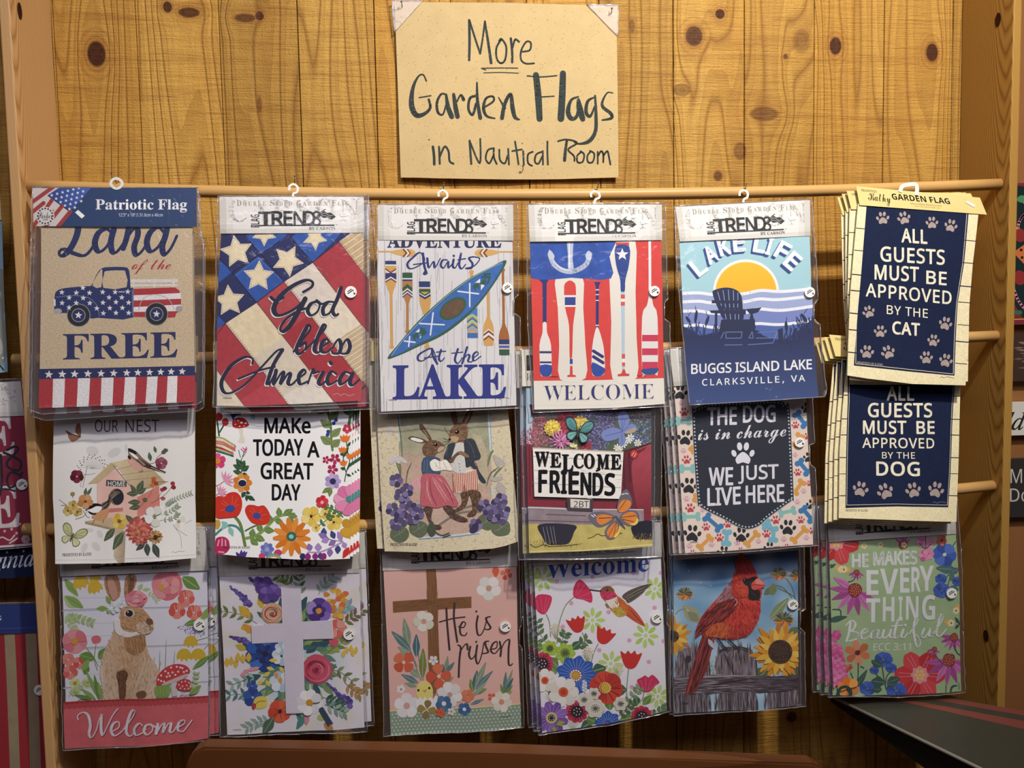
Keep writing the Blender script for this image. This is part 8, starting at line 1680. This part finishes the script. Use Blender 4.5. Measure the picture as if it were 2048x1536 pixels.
# ================================================================== bench below, and the striped shelf
bw = wood('red_brown_bench', '#5a3419', '#3a1f0e', '#6c4222', ring=9, stretch=.08, axis='X', rough=.32, bump=.05)
tl, tm, tr = at(402, 1496, .34), at(1000, 1506, .34), at(1628, 1528, .34)
bench = empty('wooden_bench', Vector((tm.x, -.36, 0)), 'reddish brown wooden bench with rounded top board below the lowest flags', 'bench')
prof = [(tl.x-.030, tl.z-.30), (tl.x-.030, tl.z-.045), (tl.x-.024, tl.z-.022), (tl.x-.012, tl.z-.007), (tl.x+.004, tl.z), (tm.x, tm.z), (tr.x, tr.z), (tr.x+.014, tr.z-.008), (tr.x+.022, tr.z-.03), (tr.x+.024, tr.z-.28)]
b_ = bmesh.new(); fr_ = [b_.verts.new((x, -.34, z)) for x, z in prof]; bk_ = [b_.verts.new((x, -.305, z)) for x, z in prof]; n_ = len(prof)
b_.faces.new(fr_); b_.faces.new(bk_[::-1])
for i in range(n_): b_.faces.new((fr_[i], bk_[i], bk_[(i+1) % n_], fr_[(i+1) % n_]))
bmesh.ops.bevel(b_, geom=[e for e in b_.edges if abs(e.verts[0].co.y-e.verts[1].co.y) < 1e-5], offset=.004, segments=2, affect='EDGES')
bm_obj('backrest', b_, bw, bench)
x0_, x1_ = tl.x-.03, tr.x+.024; zs = tl.z-.33
bm_obj('seat', box_bm(x0_, x1_, -.78, -.315, max(.05, zs-.04), max(.09, zs), .006), bw, bench)
for lx in (x0_+.03, x1_-.07):
    for ly in (-.76, -.37): bm_obj('leg', box_bm(lx, lx+.05, ly, ly+.05, 0, max(.05, zs-.04), .004), bw, bench)
fz = at(1780, 1392, .176).z; zt = fz-.022
gd_ = plain('dark_grey_paint', '#3d3d32', .45, .4, var=.12, scale=30); rs_ = plain('dull_red_stripe', '#7a4238', .5, .35, var=.1, scale=30); bk2 = plain('black_fascia', '#0e0f0e', .5, .3)
T_ = [at_z(*p, zt) for p in ((1654, 1386), (1964, 1536), (2260, 1680), (2420, 1560), (2048, 1429), (1850, 1378))]
for p in T_: p.y = min(p.y, -.02)
shelf = empty('striped_display_shelf', Vector((T_[2].x, T_[2].y, 0)), 'dark grey pointed shelf top with dull red stripes, jutting from the lower right corner', 'shelf')
n_ = len(T_); V_ = [p for p in T_]+[p-Vector((0, 0, .006)) for p in T_]
mesh_obj('top_panel', V_, [tuple(range(n_)), tuple(range(n_, 2*n_))[::-1]]+[(i, n_+i, n_+(i+1) % n_, (i+1) % n_) for i in range(n_)], gd_, shelf)
Fz = [p-Vector((0, 0, .0062)) for p in T_]; ins = [Vector((p.x+(Fz[3].x-p.x)*.012, p.y+(Fz[3].y-p.y)*.012, p.z)) for p in Fz]
V_ = ins+[p-Vector((0, 0, dp)) for p, dp in zip(ins, (.012, .075, .10, .10, .07, .012))]
mesh_obj('fascia', V_, [tuple(range(n_)), tuple(range(n_, 2*n_))[::-1]]+[(i, n_+i, n_+(i+1) % n_, (i+1) % n_) for i in range(n_)], bk2, shelf)
tv_, tf_ = tube([T_[0]-Vector((0, 0, .003)), T_[1]-Vector((0, 0, .003)), T_[2]-Vector((0, 0, .003))], .0036, 10)
mesh_obj('edge_strip', tv_, tf_, plain('pale_grey_edge', '#8f8a7c', .4, .5), shelf, True)  # thin lighter grey strip along the near edge
for a_, b_2 in ((((1752, 1391), (2048, 1458), (2400, 1540)), ((1772, 1391), (2048, 1442), (2400, 1512))), (((1868, 1399), (2048, 1431), (2400, 1500)), ((1904, 1397), (2048, 1421), (2400, 1478)))):
    A_ = [at_z(x, y, zt+.0006) for x, y in a_]; B_ = [at_z(x, y, zt+.0006) for x, y in b_2]; V_ = A_+B_[::-1]; V2 = V_+[p-Vector((0, 0, .0012)) for p in V_]; m_ = len(V_)
    mesh_obj('stripe', V2, [tuple(range(m_)), tuple(range(m_, 2*m_))[::-1]]+[(i, m_+i, m_+(i+1) % m_, (i+1) % m_) for i in range(m_)], rs_, shelf)
for k in (2, 3):
    p = T_[k]; c_ = Vector((p.x-.10, p.y+(.05 if k == 2 else -.05), 0)); bm_obj('leg', box_bm(c_.x-.02, c_.x+.02, c_.y-.02, c_.y+.02, 0, zt-.107, .003), bk2, shelf)
